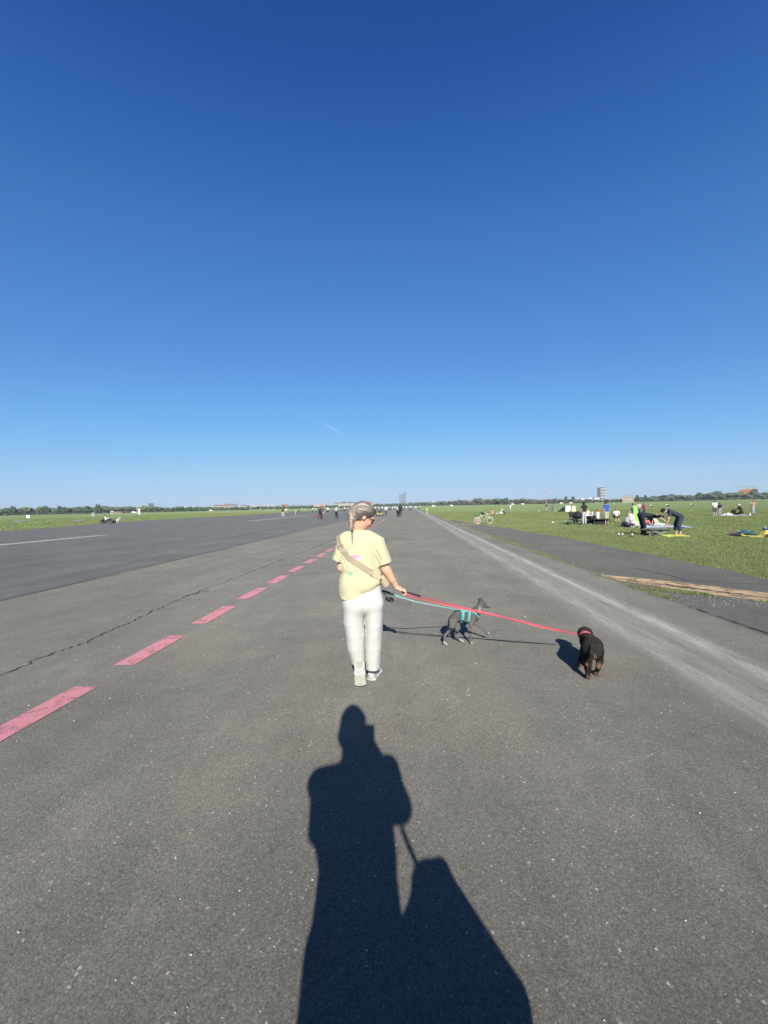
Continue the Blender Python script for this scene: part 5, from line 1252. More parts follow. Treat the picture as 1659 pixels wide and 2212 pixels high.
def mast(label, fx, yt, c, cols, w=.35, name='mast', lamps=False):
    p = base_at(fx, c); h_ = at(*F(fx, yt), c)[2] - p[2]; r_ = empty(name, p, label, 'mast')
    n = len(cols)
    for i, m_ in enumerate(cols): MB().tube([(0, 0, h_ * i / n), (0, 0, h_ * (i + 1) / n)], w * (1.15 - .3 * i / n), 6).build('section', m_, r_)
    if lamps: MB().box((0, 0, h_), (w * 9, w * 2, w * 3)).build('lamp_bar', M['white_r'], r_)
    else: MB().box((0, 0, h_), (w * 4, w * 4, w * 2)).build('head', cols[-1], r_)
M['mast_red'] = plain('signal_red', (.45, .12, .12), .7, .05, 1)
mast('red and white lattice mast above the right treeline', 2152, 1935, 640, [M['white_r'], M['mast_red']] * 3, .45)
mast('thin grey mast with a square head right of the red and white mast', 2193, 1946, 640, [M['concrete']], .25)
mast('white floodlight mast at the left of the cream buildings', 988, 1986, 700, [M['white_r']] * 2, .4, lamps=True)
mast('short white floodlight pole on the grass left of the black shirted skater', 1026, 1990, 720, [M['white_r']], .3, lamps=True)
mast('red and white marker pole in front of the left treeline', 538, 2000, 420, [M['white_r'], M['mast_red'], M['white_r']], .3)
# left and centre skyline
block('white apartment slab rising above the left treeline', 541, 556, 1986, 900, M['white_r'], thick=14, cols=4, rows=8)
block('low white block joined to the slab above the left treeline', 556, 586, 1993, 905, M['cream'], thick=14, cols=8, rows=5)
block('dark grey tower block at the right end of the white slab', 587, 605, 1982, 910, M['grey_roof'], thick=18, cols=4, rows=8)
block('small white building peeking over the left treeline', 474, 486, 1998, 880, M['white_r'], thick=10, cols=3, rows=3)
block('long cream apartment row in the left part of the skyline', 845, 905, 1988, 930, M['cream'], thick=14, cols=14, rows=5, roof=M['red_roof'], roof_h=.14)
block('grey industrial hall with a tall flat roof above the cream row', 884, 935, 1982, 1100, M['concrete'], thick=30, cols=9, rows=2)
block('pinkish apartment block right of the cream row', 950, 986, 1989, 960, M['pink_r'], thick=14, cols=9, rows=5, roof=M['red_roof'], roof_h=.14)
block('pale building with a flat roof behind the floodlight mast', 994, 1026, 1989, 980, M['white_r'], thick=14, cols=8, rows=4)
block('long white low building right of the floodlight mast', 1039, 1082, 1987, 960, M['white_r'], thick=14, cols=10, rows=4)
block('red roofed houses behind the black shirted skater', 1104, 1140, 1985, 980, M['cream'], thick=14, cols=8, rows=3, roof=M['red_roof'], roof_h=.4, name='house')
block('cream half of the large block behind the red cyclist', 1236, 1262, 1983, 940, M['cream'], thick=16, cols=7, rows=6)
block('pink half of the large block behind the red cyclist', 1262.4, 1280, 1982, 940, M['pink_r'], thick=16, cols=5, rows=6)
block('long cream building behind the cyclist in grey', 1318, 1405, 1978, 1000, M['cream'], thick=16, cols=22, rows=5, roof=M['grey_roof'], roof_h=.1)
block('pale building with a brown roof behind the head of the woman in yellow', 1430, 1468, 1975, 1060, M['beige_r'], thick=16, cols=9, rows=5, roof=M['red_roof'], roof_h=.3)
block('small white house on the wooded rise right of the glass tower', 1702, 1718, 1974, 1420, M['white_r'], thick=10, cols=3, rows=2, name='house')
for x0, x1, yt, c, lab in ((435, 446, 2012, 430, 'small white caravan in front of the left treeline'), (448, 476, 2014, 430, 'low pink roofed pavilion in front of the left treeline')):
    block(lab, x0, x1, yt, c, M['white_r'] if x1 < 447 else M['beige_r'], thick=5, roof=M['red_roof'] if x1 > 447 else None, roof_h=.4, name='pavilion' if x1 > 447 else 'caravan', cat='pavilion' if x1 > 447 else 'caravan', cols=3, rows=1)
def van(label, fx, yb, L=5.2, col='plastic_white', c=None):
    p = base_at(fx, c); r_ = empty('van', p, label, 'van', rz=math.atan2(p[1], p[0]) - math.pi / 2)
    mb = MB(); prof = [(-L / 2, .35), (L / 2 - .1, .35), (L / 2, .9), (L / 2 - .8, 1.25), (L / 2 - 1.5, 2.2), (-L / 2, 2.25)]
    n = len(prof); mb.add([(x_, -.95, z_) for x_, z_ in prof] + [(x_, .95, z_) for x_, z_ in prof], [tuple(range(n)), tuple(range(2 * n - 1, n - 1, -1))] + [(i, n + i, n + (i + 1) % n, (i + 1) % n) for i in range(n)]); mb.build('body', M[col], r_)
    MB().box((L / 2 - 1.75, -.96, 1.7), (.9, .04, .6)).build('side_window', M['window'], r_)
    for x_ in (-L / 2 + .9, L / 2 - .9):
        for y_ in (-.88, .88): MB().tube([(x_, y_ - .1, .35), (x_, y_ + .1, .35)], .35, 12).build('wheel', M['near_black'], r_)
van('white van parked on the grass in front of the left treeline', 832, 0, c=560)
van('white van parked at the foot of the left treeline beside the marker pole', 529, 0, c=430)
for i, (fx, c) in enumerate(((1709, 520), (1780, 640), (2020, 600), (2060, 610), (2212, 590), (2250, 600))):
    van(['white van parked on the field right of the runway end', 'white van on the field behind the child in yellow', 'white van left of the white shirted figure on the far field', 'second white van at the far edge of the right field', 'white van in front of the domes on the right', 'white van nearest the white domes on the right'][i], fx, 0, c=c, L=5 + .4 * (i % 2))

# thin vapour trails high in the sky
def trail(label, a, b, c, w):
    A, B = at(*a, c), at(*b, c); mb = MB(); n = 24; V, T_, C_ = [], [], []
    d = nrm(B - A); e1 = nrm(np.cross(d, CF)); e2 = np.cross(d, e1)
    for i in range(n):
        t = i / (n - 1); q = A + (B - A) * t; rr = w * (.55 + .45 * (1 - t)) * (1 + .2 * math.sin(i * 1.9)); al = math.sin(math.pi * min(1, t * .9 + .1) ** 1.5) ** .7
        for k in range(10):
            ang = 2 * math.pi * k / 10; V.append(q + (e1 * math.cos(ang) + e2 * math.sin(ang)) * rr); C_.append((al, al, al))
    for i in range(n - 1):
        for k in range(10): T_.append((i * 10 + k, i * 10 + (k + 1) % 10, i * 10 + 10 + (k + 1) % 10, i * 10 + 10 + k))
    m, t, b_ = new_mat('vapour'); b_.inputs['Base Color'].default_value = (.9, .9, .9, 1); b_.inputs['Roughness'].default_value = 1
    lw = N(t, 'ShaderNodeLayerWeight'); lw.inputs[0].default_value = .3; a_ = N(t, 'ShaderNodeAttribute', attribute_name='col')
    inv = N(t, 'ShaderNodeMath', operation='SUBTRACT'); inv.inputs[0].default_value = 1; t.links.new(lw.outputs['Facing'], inv.inputs[1])
    m1 = N(t, 'ShaderNodeMath', operation='MULTIPLY'); t.links.new(inv.outputs[0], m1.inputs[0]); t.links.new(a_.outputs[0], m1.inputs[1])
    m2 = N(t, 'ShaderNodeMath', operation='MULTIPLY'); t.links.new(m1.outputs[0], m2.inputs[0]); m2.inputs[1].default_value = TA; t.links.new(m2.outputs[0], b_.inputs['Alpha'])
    o = fast_mesh('vapour_trail', np.array(V), np.array(T_), m, smooth=True, colors=np.array(C_)); tag(o, label, 'vapour trail')
TA = .06
trail('short white vapour trail slanting down in the sky left of the tower', (694, 911), (738, 937), 45000, 110)
TA = .006
trail('long very faint vapour trail above the short white one', (600, 866), (692, 911), 46000, 260)
trail('tiny faint vapour trail high above the glass tower', (872, 724), (876, 748), 30000, 45)
# ------------------------------------------------------------------ people and things on the field
SK = {'light': (.52, .31, .21), 'tan': (.42, .24, .15)}
HAIRC = {'black': (.012, .010, .010), 'brown': (.06, .035, .02), 'blond': (.33, .23, .12), 'red': (.30, .10, .04), 'grey': (.25, .25, .25), 'cap_white': (.55, .55, .55)}
def cmat(name, col): return plain(name, col, .9, .1, 8)
def person(label, pos, face, pose, h=1.72, top=('t_shirt', (.5, .5, .5)), bottom=('trousers', (.05, .05, .06)), hair='brown', shoes=(.4, .4, .4), skin='light', sleeves=.5, legs=1.0, long_hair=False, group=None, vox=.022, wide=1.0, arms=None, seat=None):
    """face: degrees clockwise from away-from-the-camera (+Y); legs: 1 long trousers, .5 shorts, 0 skirt-like"""
    s = h / 1.72; root = empty('person', pos, label, 'person', group, rz=-math.radians(face)); A = lambda *v: np.array(v, float) * s
    P, th, hy = A(0, 0, .93), 3, 4
    kn = [A(-.10, .02, .50), A(.10, .02, .50)]; an = [A(-.11, 0, .09), A(.11, 0, .09)]; el_ = [A(-.25, -.03, 1.12), A(.25, -.03, 1.12)]; wr = [A(-.27, .06, .88), A(.27, .06, .88)]
    ftd = [(0, 1), (0, 1)]
    if pose == 'walk': kn = [A(-.1, .16, .50), A(.1, -.04, .49)]; an = [A(-.1, .27, .10), A(.1, -.33, .16)]; el_ = [A(-.25, -.12, 1.14), A(.25, .06, 1.12)]; wr = [A(-.25, -.05, .9), A(.25, .24, .95)]
    if pose == 'skate': P = A(0, -.05, .88); th = 18; kn = [A(-.16, .15, .47), A(.2, -.05, .5)]; an = [A(-.16, .05, .14), A(.42, -.12, .16)]; el_ = [A(-.38, .05, 1.15), A(.38, .0, 1.15)]; wr = [A(-.55, .1, .98), A(.55, -.05, .95)]
    if pose == 'bend': P = A(0, -.12, .93); th = 96; hy = 25; kn = [A(-.11, -.02, .5), A(.11, -.05, .5)]; an = [A(-.12, 0, .09), A(.12, -.02, .09)]; el_ = [A(-.22, .55, .72), A(.22, .55, .72)]; wr = [A(-.15, .72, .48), A(.15, .72, .48)]
    if pose == 'stoop': P = A(0, -.05, .90); th = 62; hy = 40; kn = [A(-.17, .06, .5), A(.17, .04, .5)]; an = [A(-.2, 0, .09), A(.22, 0, .09)]; el_ = [A(-.25, .48, .82), A(.32, .15, 1.05)]; wr = [A(-.2, .55, .52), A(.3, -.05, .86)]
    if pose == 'sit': P = A(0, 0, .13); th = -8; kn = [A(-.13, .34, .44), A(.13, .36, .42)]; an = [A(-.13, .56, .07), A(.13, .60, .07)]; el_ = [A(-.26, .05, .36), A(.26, .05, .36)]; wr = [A(-.13, .30, .46), A(.13, .3, .46)]
    if pose == 'lean': P = A(0, 0, .13); th = -28; kn = [A(-.13, .38, .36), A(.13, .42, .12)]; an = [A(-.13, .62, .07), A(.13, .82, .07)]; el_ = [A(-.28, -.32, .30), A(.28, -.32, .30)]; wr = [A(-.3, -.42, .06), A(.3, -.42, .06)]
    if pose == 'cross': P = A(0, 0, .13); th = 8; kn = [A(-.34, .26, .17), A(.34, .26, .17)]; an = [A(.08, .36, .07), A(-.08, .30, .07)]; el_ = [A(-.24, .12, .40), A(.24, .12, .40)]; wr = [A(-.1, .3, .3), A(.1, .32, .3)]
    if pose == 'chair': P = A(0, 0, .45); th = -6; kn = [A(-.11, .42, .47), A(.11, .42, .47)]; an = [A(-.11, .46, .09), A(.11, .44, .09)]; el_ = [A(-.25, .08, .72), A(.25, .08, .72)]; wr = [A(-.14, .34, .6), A(.14, .34, .6)]
    if pose == 'kneel': P = A(0, -.08, .34); th = 14; kn = [A(-.11, .28, .08), A(.11, .28, .08)]; an = [A(-.1, -.14, .07), A(.1, -.14, .07)]; el_ = [A(-.23, .24, .62), A(.23, .24, .62)]; wr = [A(-.12, .45, .45), A(.12, .45, .45)]
    if pose == 'cycle': P = A(0, -.22, .98); th = 28; kn = [A(-.1, .16, .78), A(.1, .08, .60)]; an = [A(-.1, .02, .44), A(.1, .05, .20)]; el_ = [A(-.3, .22, 1.15), A(.3, .22, 1.15)]; wr = [A(-.26, .46, 1.03), A(.26, .46, 1.03)]
    if pose == 'kart': P = A(0, -.1, .18); th = -14; kn = [A(-.12, .35, .34), A(.12, .35, .34)]; an = [A(-.12, .72, .22), A(.12, .72, .22)]; el_ = [A(-.26, .1, .46), A(.26, .1, .46)]; wr = [A(-.12, .34, .5), A(.12, .34, .5)]
    if pose == 'dance': el_ = [A(-.42, .0, 1.36), A(.42, .0, 1.36)]; wr = [A(-.22, .05, 1.62), A(.22, .05, 1.62)]
    if pose == 'hips': el_ = [A(-.36, -.06, 1.16), A(.36, -.06, 1.16)]; wr = [A(-.17, .06, 1.04), A(.17, .06, 1.04)]
    if pose == 'hold': el_ = [A(-.24, .03, 1.14), A(.24, .03, 1.14)]; wr = [A(-.1, .26, 1.18), A(.1, .26, 1.18)]
    if arms: el_ = [A(*arms[0]), A(*arms[1])]; wr = [A(*arms[2]), A(*arms[3])]
    a = math.radians(th); t = np.array([0, math.sin(a), math.cos(a)]); fx_ = np.array([1., 0, 0]); fwd = np.array([0, math.cos(a), -math.sin(a)])
    sh = [P + t * .49 * s + fx_ * sg * .175 * s * wide for sg in (-1, 1)]; nb = P + t * .53 * s
    hd_a = math.radians(hy + max(0, th * .72)); f_ = np.array([0, math.cos(hd_a), -math.sin(hd_a)]); u_ = np.array([0, math.sin(hd_a), math.cos(hd_a)]); r_ = fx_
    hc_ = nb + u_ * .145 * s + f_ * .02 * s
    hipj = [P + fx_ * sg * .095 * s * wide - t * .02 * s for sg in (-1, 1)]
    body = [ell(hc_, np.array([.095, .076, .108]) * s, (f_, r_)), ell(hc_ + (f_ * .04 - u_ * .06) * s, np.array([.05, .05, .06]) * s, (f_, r_)), cap(hc_ + (f_ * .09 + u_ * .0) * s, hc_ + (f_ * .108 - u_ * .035) * s, .009 * s, .013 * s),
            cap(nb - t * .04 * s, hc_ - u_ * .05 * s, .055 * s, .052 * s), cap(P + t * .40 * s, P + t * .1 * s, (.145 * s * wide, .09 * s), (.14 * s * wide, .095 * s), fx_), cap(P + t * .1 * s, P - t * .02 * s, (.14 * s * wide, .095 * s), (.15 * s * wide, .10 * s), fx_)]
    for i in (0, 1):
        body += [cap(nb - t * .05 * s, sh[i], .05 * s, .052 * s), cap(sh[i], el_[i], .047 * s, .038 * s), cap(el_[i], wr[i], .037 * s, .026 * s)]
        hdv = nrm(wr[i] - el_[i]); body += hand(wr[i], hdv, nrm(np.array([-.6 * (1 if i else -1), .3, -.2])), np.array([0, 1, 0.1]), (20, 30, 20), s) if vox < .014 else [cap(wr[i], wr[i] + hdv * .09 * s, (.022 * s, .03 * s), (.018 * s, .034 * s)), cap(wr[i] + hdv * .08 * s, wr[i] + hdv * .16 * s, (.017 * s, .034 * s), (.012 * s, .02 * s))]
        body += [cap(hipj[i], kn[i], .082 * s, .055 * s), cap(kn[i], an[i], .054 * s, .036 * s), cap(an[i], an[i] - np.array([0, -.02, .04]) * s, .036 * s)]
    sk = np.array(SK[skin]); solid('body', body, vox * .9, plain('skin_' + skin, SK[skin], .6, .06, 12), root, .018)
    # hair
    hp = [ell(hc_ - f_ * .018 * s + u_ * .022 * s, np.array([.108, .09, .106]) * s, (f_, r_))]
    if long_hair: hp += [cap(hc_ - f_ * .05 * s - u_ * .03 * s, nb - t * .10 * s - fwd * .08 * s, (.075 * s, .05 * s), (.085 * s, .035 * s), fx_), cap(nb - t * .10 * s - fwd * .08 * s, nb - t * .22 * s - fwd * .10 * s, (.085 * s, .03 * s), (.05 * s, .02 * s), fx_)]
    solid('hair' if hair != 'cap_white' else 'cap', hp, vox * .85, cmat('hair_' + hair, HAIRC[hair]), root, .02, cut=lambda G, D: np.maximum(D, (G - hc_) @ f_ - (.035 * s + .6 * ((G - hc_) @ u_))))
    # top
    tp = [cap(nb - t * .06 * s, P + t * .25 * s, (.165 * s * wide, .105 * s), (.155 * s * wide, .115 * s), fx_), cap(P + t * .25 * s, P + t * .02 * s, (.155 * s * wide, .115 * s), (.165 * s * wide, .12 * s), fx_)]
    for i in (0, 1):
        tp += [cap(nb - t * .045 * s, sh[i], (.055 * s, .06 * s), .062 * s)]
        if sleeves > 0:
            e = sh[i] + (el_[i] - sh[i]) * min(1, sleeves * 1.25); tp += [cap(sh[i], e, .064 * s, .056 * s)]
            if sleeves > .85: tp += [cap(el_[i], el_[i] + (wr[i] - el_[i]) * .9, .05 * s, .04 * s)]
    solid(top[0], tp, vox, cmat(top[0], top[1]), root, .02)
    # bottom
    bp_ = [cap(P + t * .06 * s, P - t * .03 * s, (.155 * s * wide, .118 * s), (.16 * s * wide, .122 * s), fx_)]
    if legs == 0:
        m_ = (kn[0] + kn[1]) / 2; an_m = (an[0] + an[1]) / 2; bp_ += [cap(P, m_, (.165 * s, .13 * s), (.20 * s, .15 * s), fx_), cap(m_, m_ + (an_m - m_) * .55, (.20 * s, .15 * s), (.23 * s, .17 * s), fx_)]
    else:
        for i in (0, 1):
            k_ = hipj[i] + (kn[i] - hipj[i]) * min(1, legs * 1.9); bp_ += [cap(hipj[i], k_, .10 * s, (.075 if legs >= 1 else .088) * s)]
            if legs >= .7: bp_ += [cap(kn[i], kn[i] + (an[i] - kn[i]) * (.5 if legs < 1 else .9), .075 * s, .066 * s)]
    solid(bottom[0], bp_, vox, cmat(bottom[0], bottom[1]), root, .02)
    if shoes is not None:
        for i in (0, 1):
            d_ = nrm(np.cross(fx_, an[i] - kn[i])) * (-1); d_ = np.array([0, 1, 0.]) if pose in ('stand', 'walk', 'bend', 'stoop', 'hips', 'hold', 'dance', 'chair', 'cycle', 'sit', 'skate', 'lean', 'cross') else d_
            b0 = an[i] + np.array([0, -.05, -.045]) * s; MBs = [cap(b0, b0 + d_ * .2 * s, (.04 * s, .04 * s), (.042 * s, .032 * s), fx_)]
            solid('shoe', MBs, vox * .7, cmat('shoe', shoes), root, .01)
    return root
FP = lambda fx, fy: gnd(fx / 1.8228, fy / 1.8228)
# ---- picnic on the right-hand field
person('man in black t-shirt and black trousers bending over with his arm stretched down', FP(2536, 2106), 88, 'bend', 1.80, ('t_shirt', (.016, .016, .018)), ('trousers', (.010, .014, .026)), 'blond', (.02, .02, .02), 'light', .5, 1.0, vox=.016, arms=((-.2, .76, .86), (.2, .74, .84), (-.12, 1.0, .66), (.14, .98, .60)))
person('barefoot man in navy t-shirt and cropped navy trousers leaning over the yellow cloth', FP(2672, 2112), -80, 'stoop', 1.78, ('t_shirt', (.026, .032, .060)), ('cropped_trousers', (.028, .036, .062)), 'black', None, 'light', .55, .8, vox=.016)
hip = empty('hip_bag', FP(2549, 2112) + np.array([0, 0, .72]), 'coral pink hip bag hanging from the waist of the bending man in black', 'bag')
solid('pouch', [cap((-.07, 0, -.04), (.07, 0, -.04), (.075, .045), (.075, .045), (0, 0, 1))], .015, plain('coral_nylon', (.50, .10, .12), .7, .1, 20), hip, .03); MB().tube([(-.08, 0, .0), (-.09, .0, .10), (-.07, 0, .17)], .012, 6).build('strap', plain('coral_nylon', (.50, .10, .12), .7, .1, 20), hip)
person('long-haired woman in black t-shirt and white trousers standing with her back turned', FP(2301, 2064), -15, 'stand', 1.70, ('t_shirt', (.014, .015, .014)), ('wide_trousers', (.46, .42, .40)), 'black', (.4, .4, .38), 'light', .5, 1.0, True, vox=.018)
person('man in bright blue t-shirt and beige shorts standing beside the low black table', FP(2389, 2066), -25, 'stand', 1.74, ('t_shirt', (.025, .075, .36)), ('shorts', (.38, .35, .27)), 'brown', (.35, .32, .25), 'light', .5, .55, vox=.018, wide=1.12)
person('red-haired woman in a white top sitting on the low black table', FP(2358, 2066) + np.array([.0, .2, 0]), -40, 'chair', 1.66, ('top', (.55, .53, .53)), ('trousers', (.02, .02, .022)), 'red', (.5, .5, .5), 'light', .3, 1.0, True, vox=.018)
person('person in a yellow-white shirt sitting behind the picnic table', FP(2323, 2056) + np.array([0, .5, 0]), 170, 'chair', 1.72, ('shirt', (.55, .56, .42)), ('trousers', (.03, .03, .04)), 'black', (.3, .3, .3), 'light', .5, 1.0, vox=.02)
person('person in a white shirt sitting alone in a camping chair right of the blue shirt', FP(2428, 2055), 200, 'chair', 1.68, ('shirt', (.56, .55, .52)), ('shorts', (.02, .02, .025)), 'black', (.4, .38, .33), 'light', .55, .5, vox=.018)
person('person in dark top sitting in the shaded buggy left of the woman in white trousers', FP(2256, 2064) + np.array([0, .25, .05]), 160, 'chair', 1.5, ('jumper', (.016, .018, .02)), ('trousers', (.02, .022, .03)), 'blond', (.3, .3, .3), 'light', 1.0, 1.0, vox=.02)
person('woman in black skirt and grey striped top standing behind the green back rest', FP(2491, 2031), 20, 'stand', 1.68, ('jumper', (.20, .20, .20)), ('skirt', (.012, .012, .014)), 'black', (.02, .02, .02), 'light', .95, 0, True, vox=.022)
person('person in dark red top standing in the group behind the green back rest, right one', FP(2535, 2031), 160, 'stand', 1.70, ('jumper', (.20, .035, .045)), ('trousers', (.02, .025, .05)), 'black', (.3, .3, .3), 'light', .95, 1.0, True, vox=.022)
person('person in white top with auburn hair standing in the group behind the green back rest', FP(2516, 2029), 190, 'hold', 1.70, ('top', (.52, .48, .47)), ('trousers', (.02, .025, .05)), 'red', (.3, .3, .3), 'light', .5, 1.0, True, vox=.022)
person('person in navy sitting low beside the white bags and the green back rest', FP(2478, 2076) + np.array([0, .3, 0]), 150, 'cross', 1.66, ('shirt', (.30, .31, .34)), ('trousers', (.02, .022, .04)), 'grey', (.5, .5, .5), 'light', .9, 1.0, vox=.02)
person('person in dark top lying back on the picnic blanket behind the bending man', FP(2580, 2070) + np.array([0, .2, 0]), 80, 'lean', 1.66, ('top', (.02, .022, .022)), ('trousers', (.50, .48, .40)), 'brown', (.5, .5, .48), 'light', .5, 1.0, vox=.02)
# right far group
person('man in white shirt and grey shorts standing at the left of the far right group', FP(2815, 2031), 15, 'hold', 1.80, ('shirt', (.56, .56, .58)), ('shorts', (.085, .085, .10)), 'brown', (.5, .48, .45), 'light', .6, .6, vox=.02, wide=1.1)
person('second person close behind the man in the white shirt with a raised hand', FP(2827, 2030) + np.array([0, .5, 0]), -160, 'hold', 1.72, ('shirt', (.52, .52, .53)), ('trousers', (.06, .06, .07)), 'blond', (.45, .4, .36), 'tan', .5, .6, vox=.022)
person('child in black t-shirt and pale grey trousers beside the man in the white shirt', FP(2834, 2029), 40, 'stand', 1.50, ('t_shirt', (.014, .015, .016)), ('trousers', (.33, .33, .34)), 'black', (.2, .2, .2), 'light', .5, 1.0, vox=.02, arms=((-.25, -.03, 1.12), (.28, .1, 1.14), (-.27, .06, .88), (.38, .3, .95)))
person('person in black with a white cap kneeling upright in the far right group', FP(2915, 2028), -40, 'kneel', 2.05, ('jumper', (.010, .010, .011)), ('trousers', (.012, .012, .013)), 'cap_white', (.02, .02, .02), 'tan', .6, 1.0, vox=.02, wide=1.15)
person('person in black crouching on the ground left of the kneeling person in black', FP(2889, 2029), 60, 'sit', 1.55, ('t_shirt', (.012, .012, .013)), ('trousers', (.012, .012, .016)), 'black', (.1, .1, .1), 'tan', .5, 1.0, vox=.02)
person('bare-chested person in light grey skirt-like trousers with raised elbows at far right', FP(2966, 2026), 170, 'dance', 1.70, ('top', (.40, .25, .18)), ('wide_trousers', (.30, .31, .30)), 'brown', (.05, .05, .05), 'tan', .0, 1.0, vox=.02)
person('person in jeans by the colourful cloths, cut off by the right picture edge', FP(3044, 2114), 20, 'lean', 1.75, ('jumper', (.03, .04, .08)), ('jeans', (.20, .23, .32)), 'brown', (.5, .38, .30), 'light', .95, 1.0, vox=.018)
# left of the picnic, behind the bicycle
person('long-haired person in a pale top sitting on the grass behind the pale green bicycle', FP(1909, 2026), -60, 'lean', 1.68, ('top', (.42, .44, .42)), ('trousers', (.02, .025, .02)), 'black', (.02, .02, .02), 'light', .4, 1.0, True, vox=.02)
person('bare-backed tanned person sitting on the grass behind the handlebar of the bicycle', FP(1938, 2026), 10, 'cross', 1.75, ('top', (.42, .26, .17)), ('shorts', (.36, .22, .15)), 'brown', None, 'tan', 0, .5, vox=.02)
person('person in pale top and black leggings sitting on a white cushion on the grass', FP(1976, 2024), 70, 'chair', 1.66, ('top', (.50, .48, .46)), ('leggings', (.012, .012, .013)), 'blond', (.02, .02, .02), 'light', .5, 1.0, vox=.02)
person('person in a white t-shirt standing alone on the field right of the seated trio', FP(2010, 2012), 0, 'stand', 1.72, ('t_shirt', (.58, .58, .57)), ('shorts', (.40, .42, .45)), 'grey', (.3, .3, .3), 'light', .5, .6, vox=.03)
person('distant person in dark t-shirt, left one of a pair below the red mast', FP(2152, 2013), 10, 'stand', 1.70, ('t_shirt', (.016, .018, .025)), ('shorts', (.38, .30, .25)), 'black', (.3, .3, .3), 'light', .5, .55, vox=.03)
person('distant person in blue clothes, right one of a pair below the red mast', FP(2175, 2013), 150, 'stand', 1.74, ('jumper', (.10, .13, .20)), ('jeans', (.06, .09, .17)), 'brown', (.3, .3, .3), 'light', .95, 1.0, vox=.03)
person('child in bright yellow running on the grass strip right of the white line', FP(1681, 2023), 60, 'walk', 1.30, ('t_shirt', (.58, .60, .22)), ('trousers', (.45, .46, .36)), 'blond', (.5, .5, .5), 'light', .6, 1.0, vox=.03)
person('distant person in white crouching on the far right field', FP(2563, 1997), 160, 'sit', 1.7, ('shirt', (.55, .52, .50)), ('trousers', (.04, .16, .15)), 'blond', (.3, .3, .3), 'light', .6, 1.0, vox=.035)
person('distant person in a yellow-white shirt sitting far out on the right field', FP(2627, 1995), 160, 'sit', 1.9, ('shirt', (.55, .56, .42)), ('trousers', (.03, .03, .03)), 'black', (.3, .3, .3), 'light', .6, 1.0, vox=.035)
person('distant person in white sitting far out on the right field, the rightmost such speck', FP(2721, 1992), 160, 'sit', 1.7, ('shirt', (.58, .58, .57)), ('trousers', (.06, .06, .06)), 'grey', (.3, .3, .3), 'light', .6, 1.0, vox=.035)
person('distant pale figure standing on the field above the man in the blue t-shirt', FP(2417, 1988), 160, 'stand', 1.5, ('shirt', (.52, .53, .45)), ('trousers', (.40, .40, .36)), 'blond', (.3, .3, .3), 'light', .6, 1.0, vox=.035)

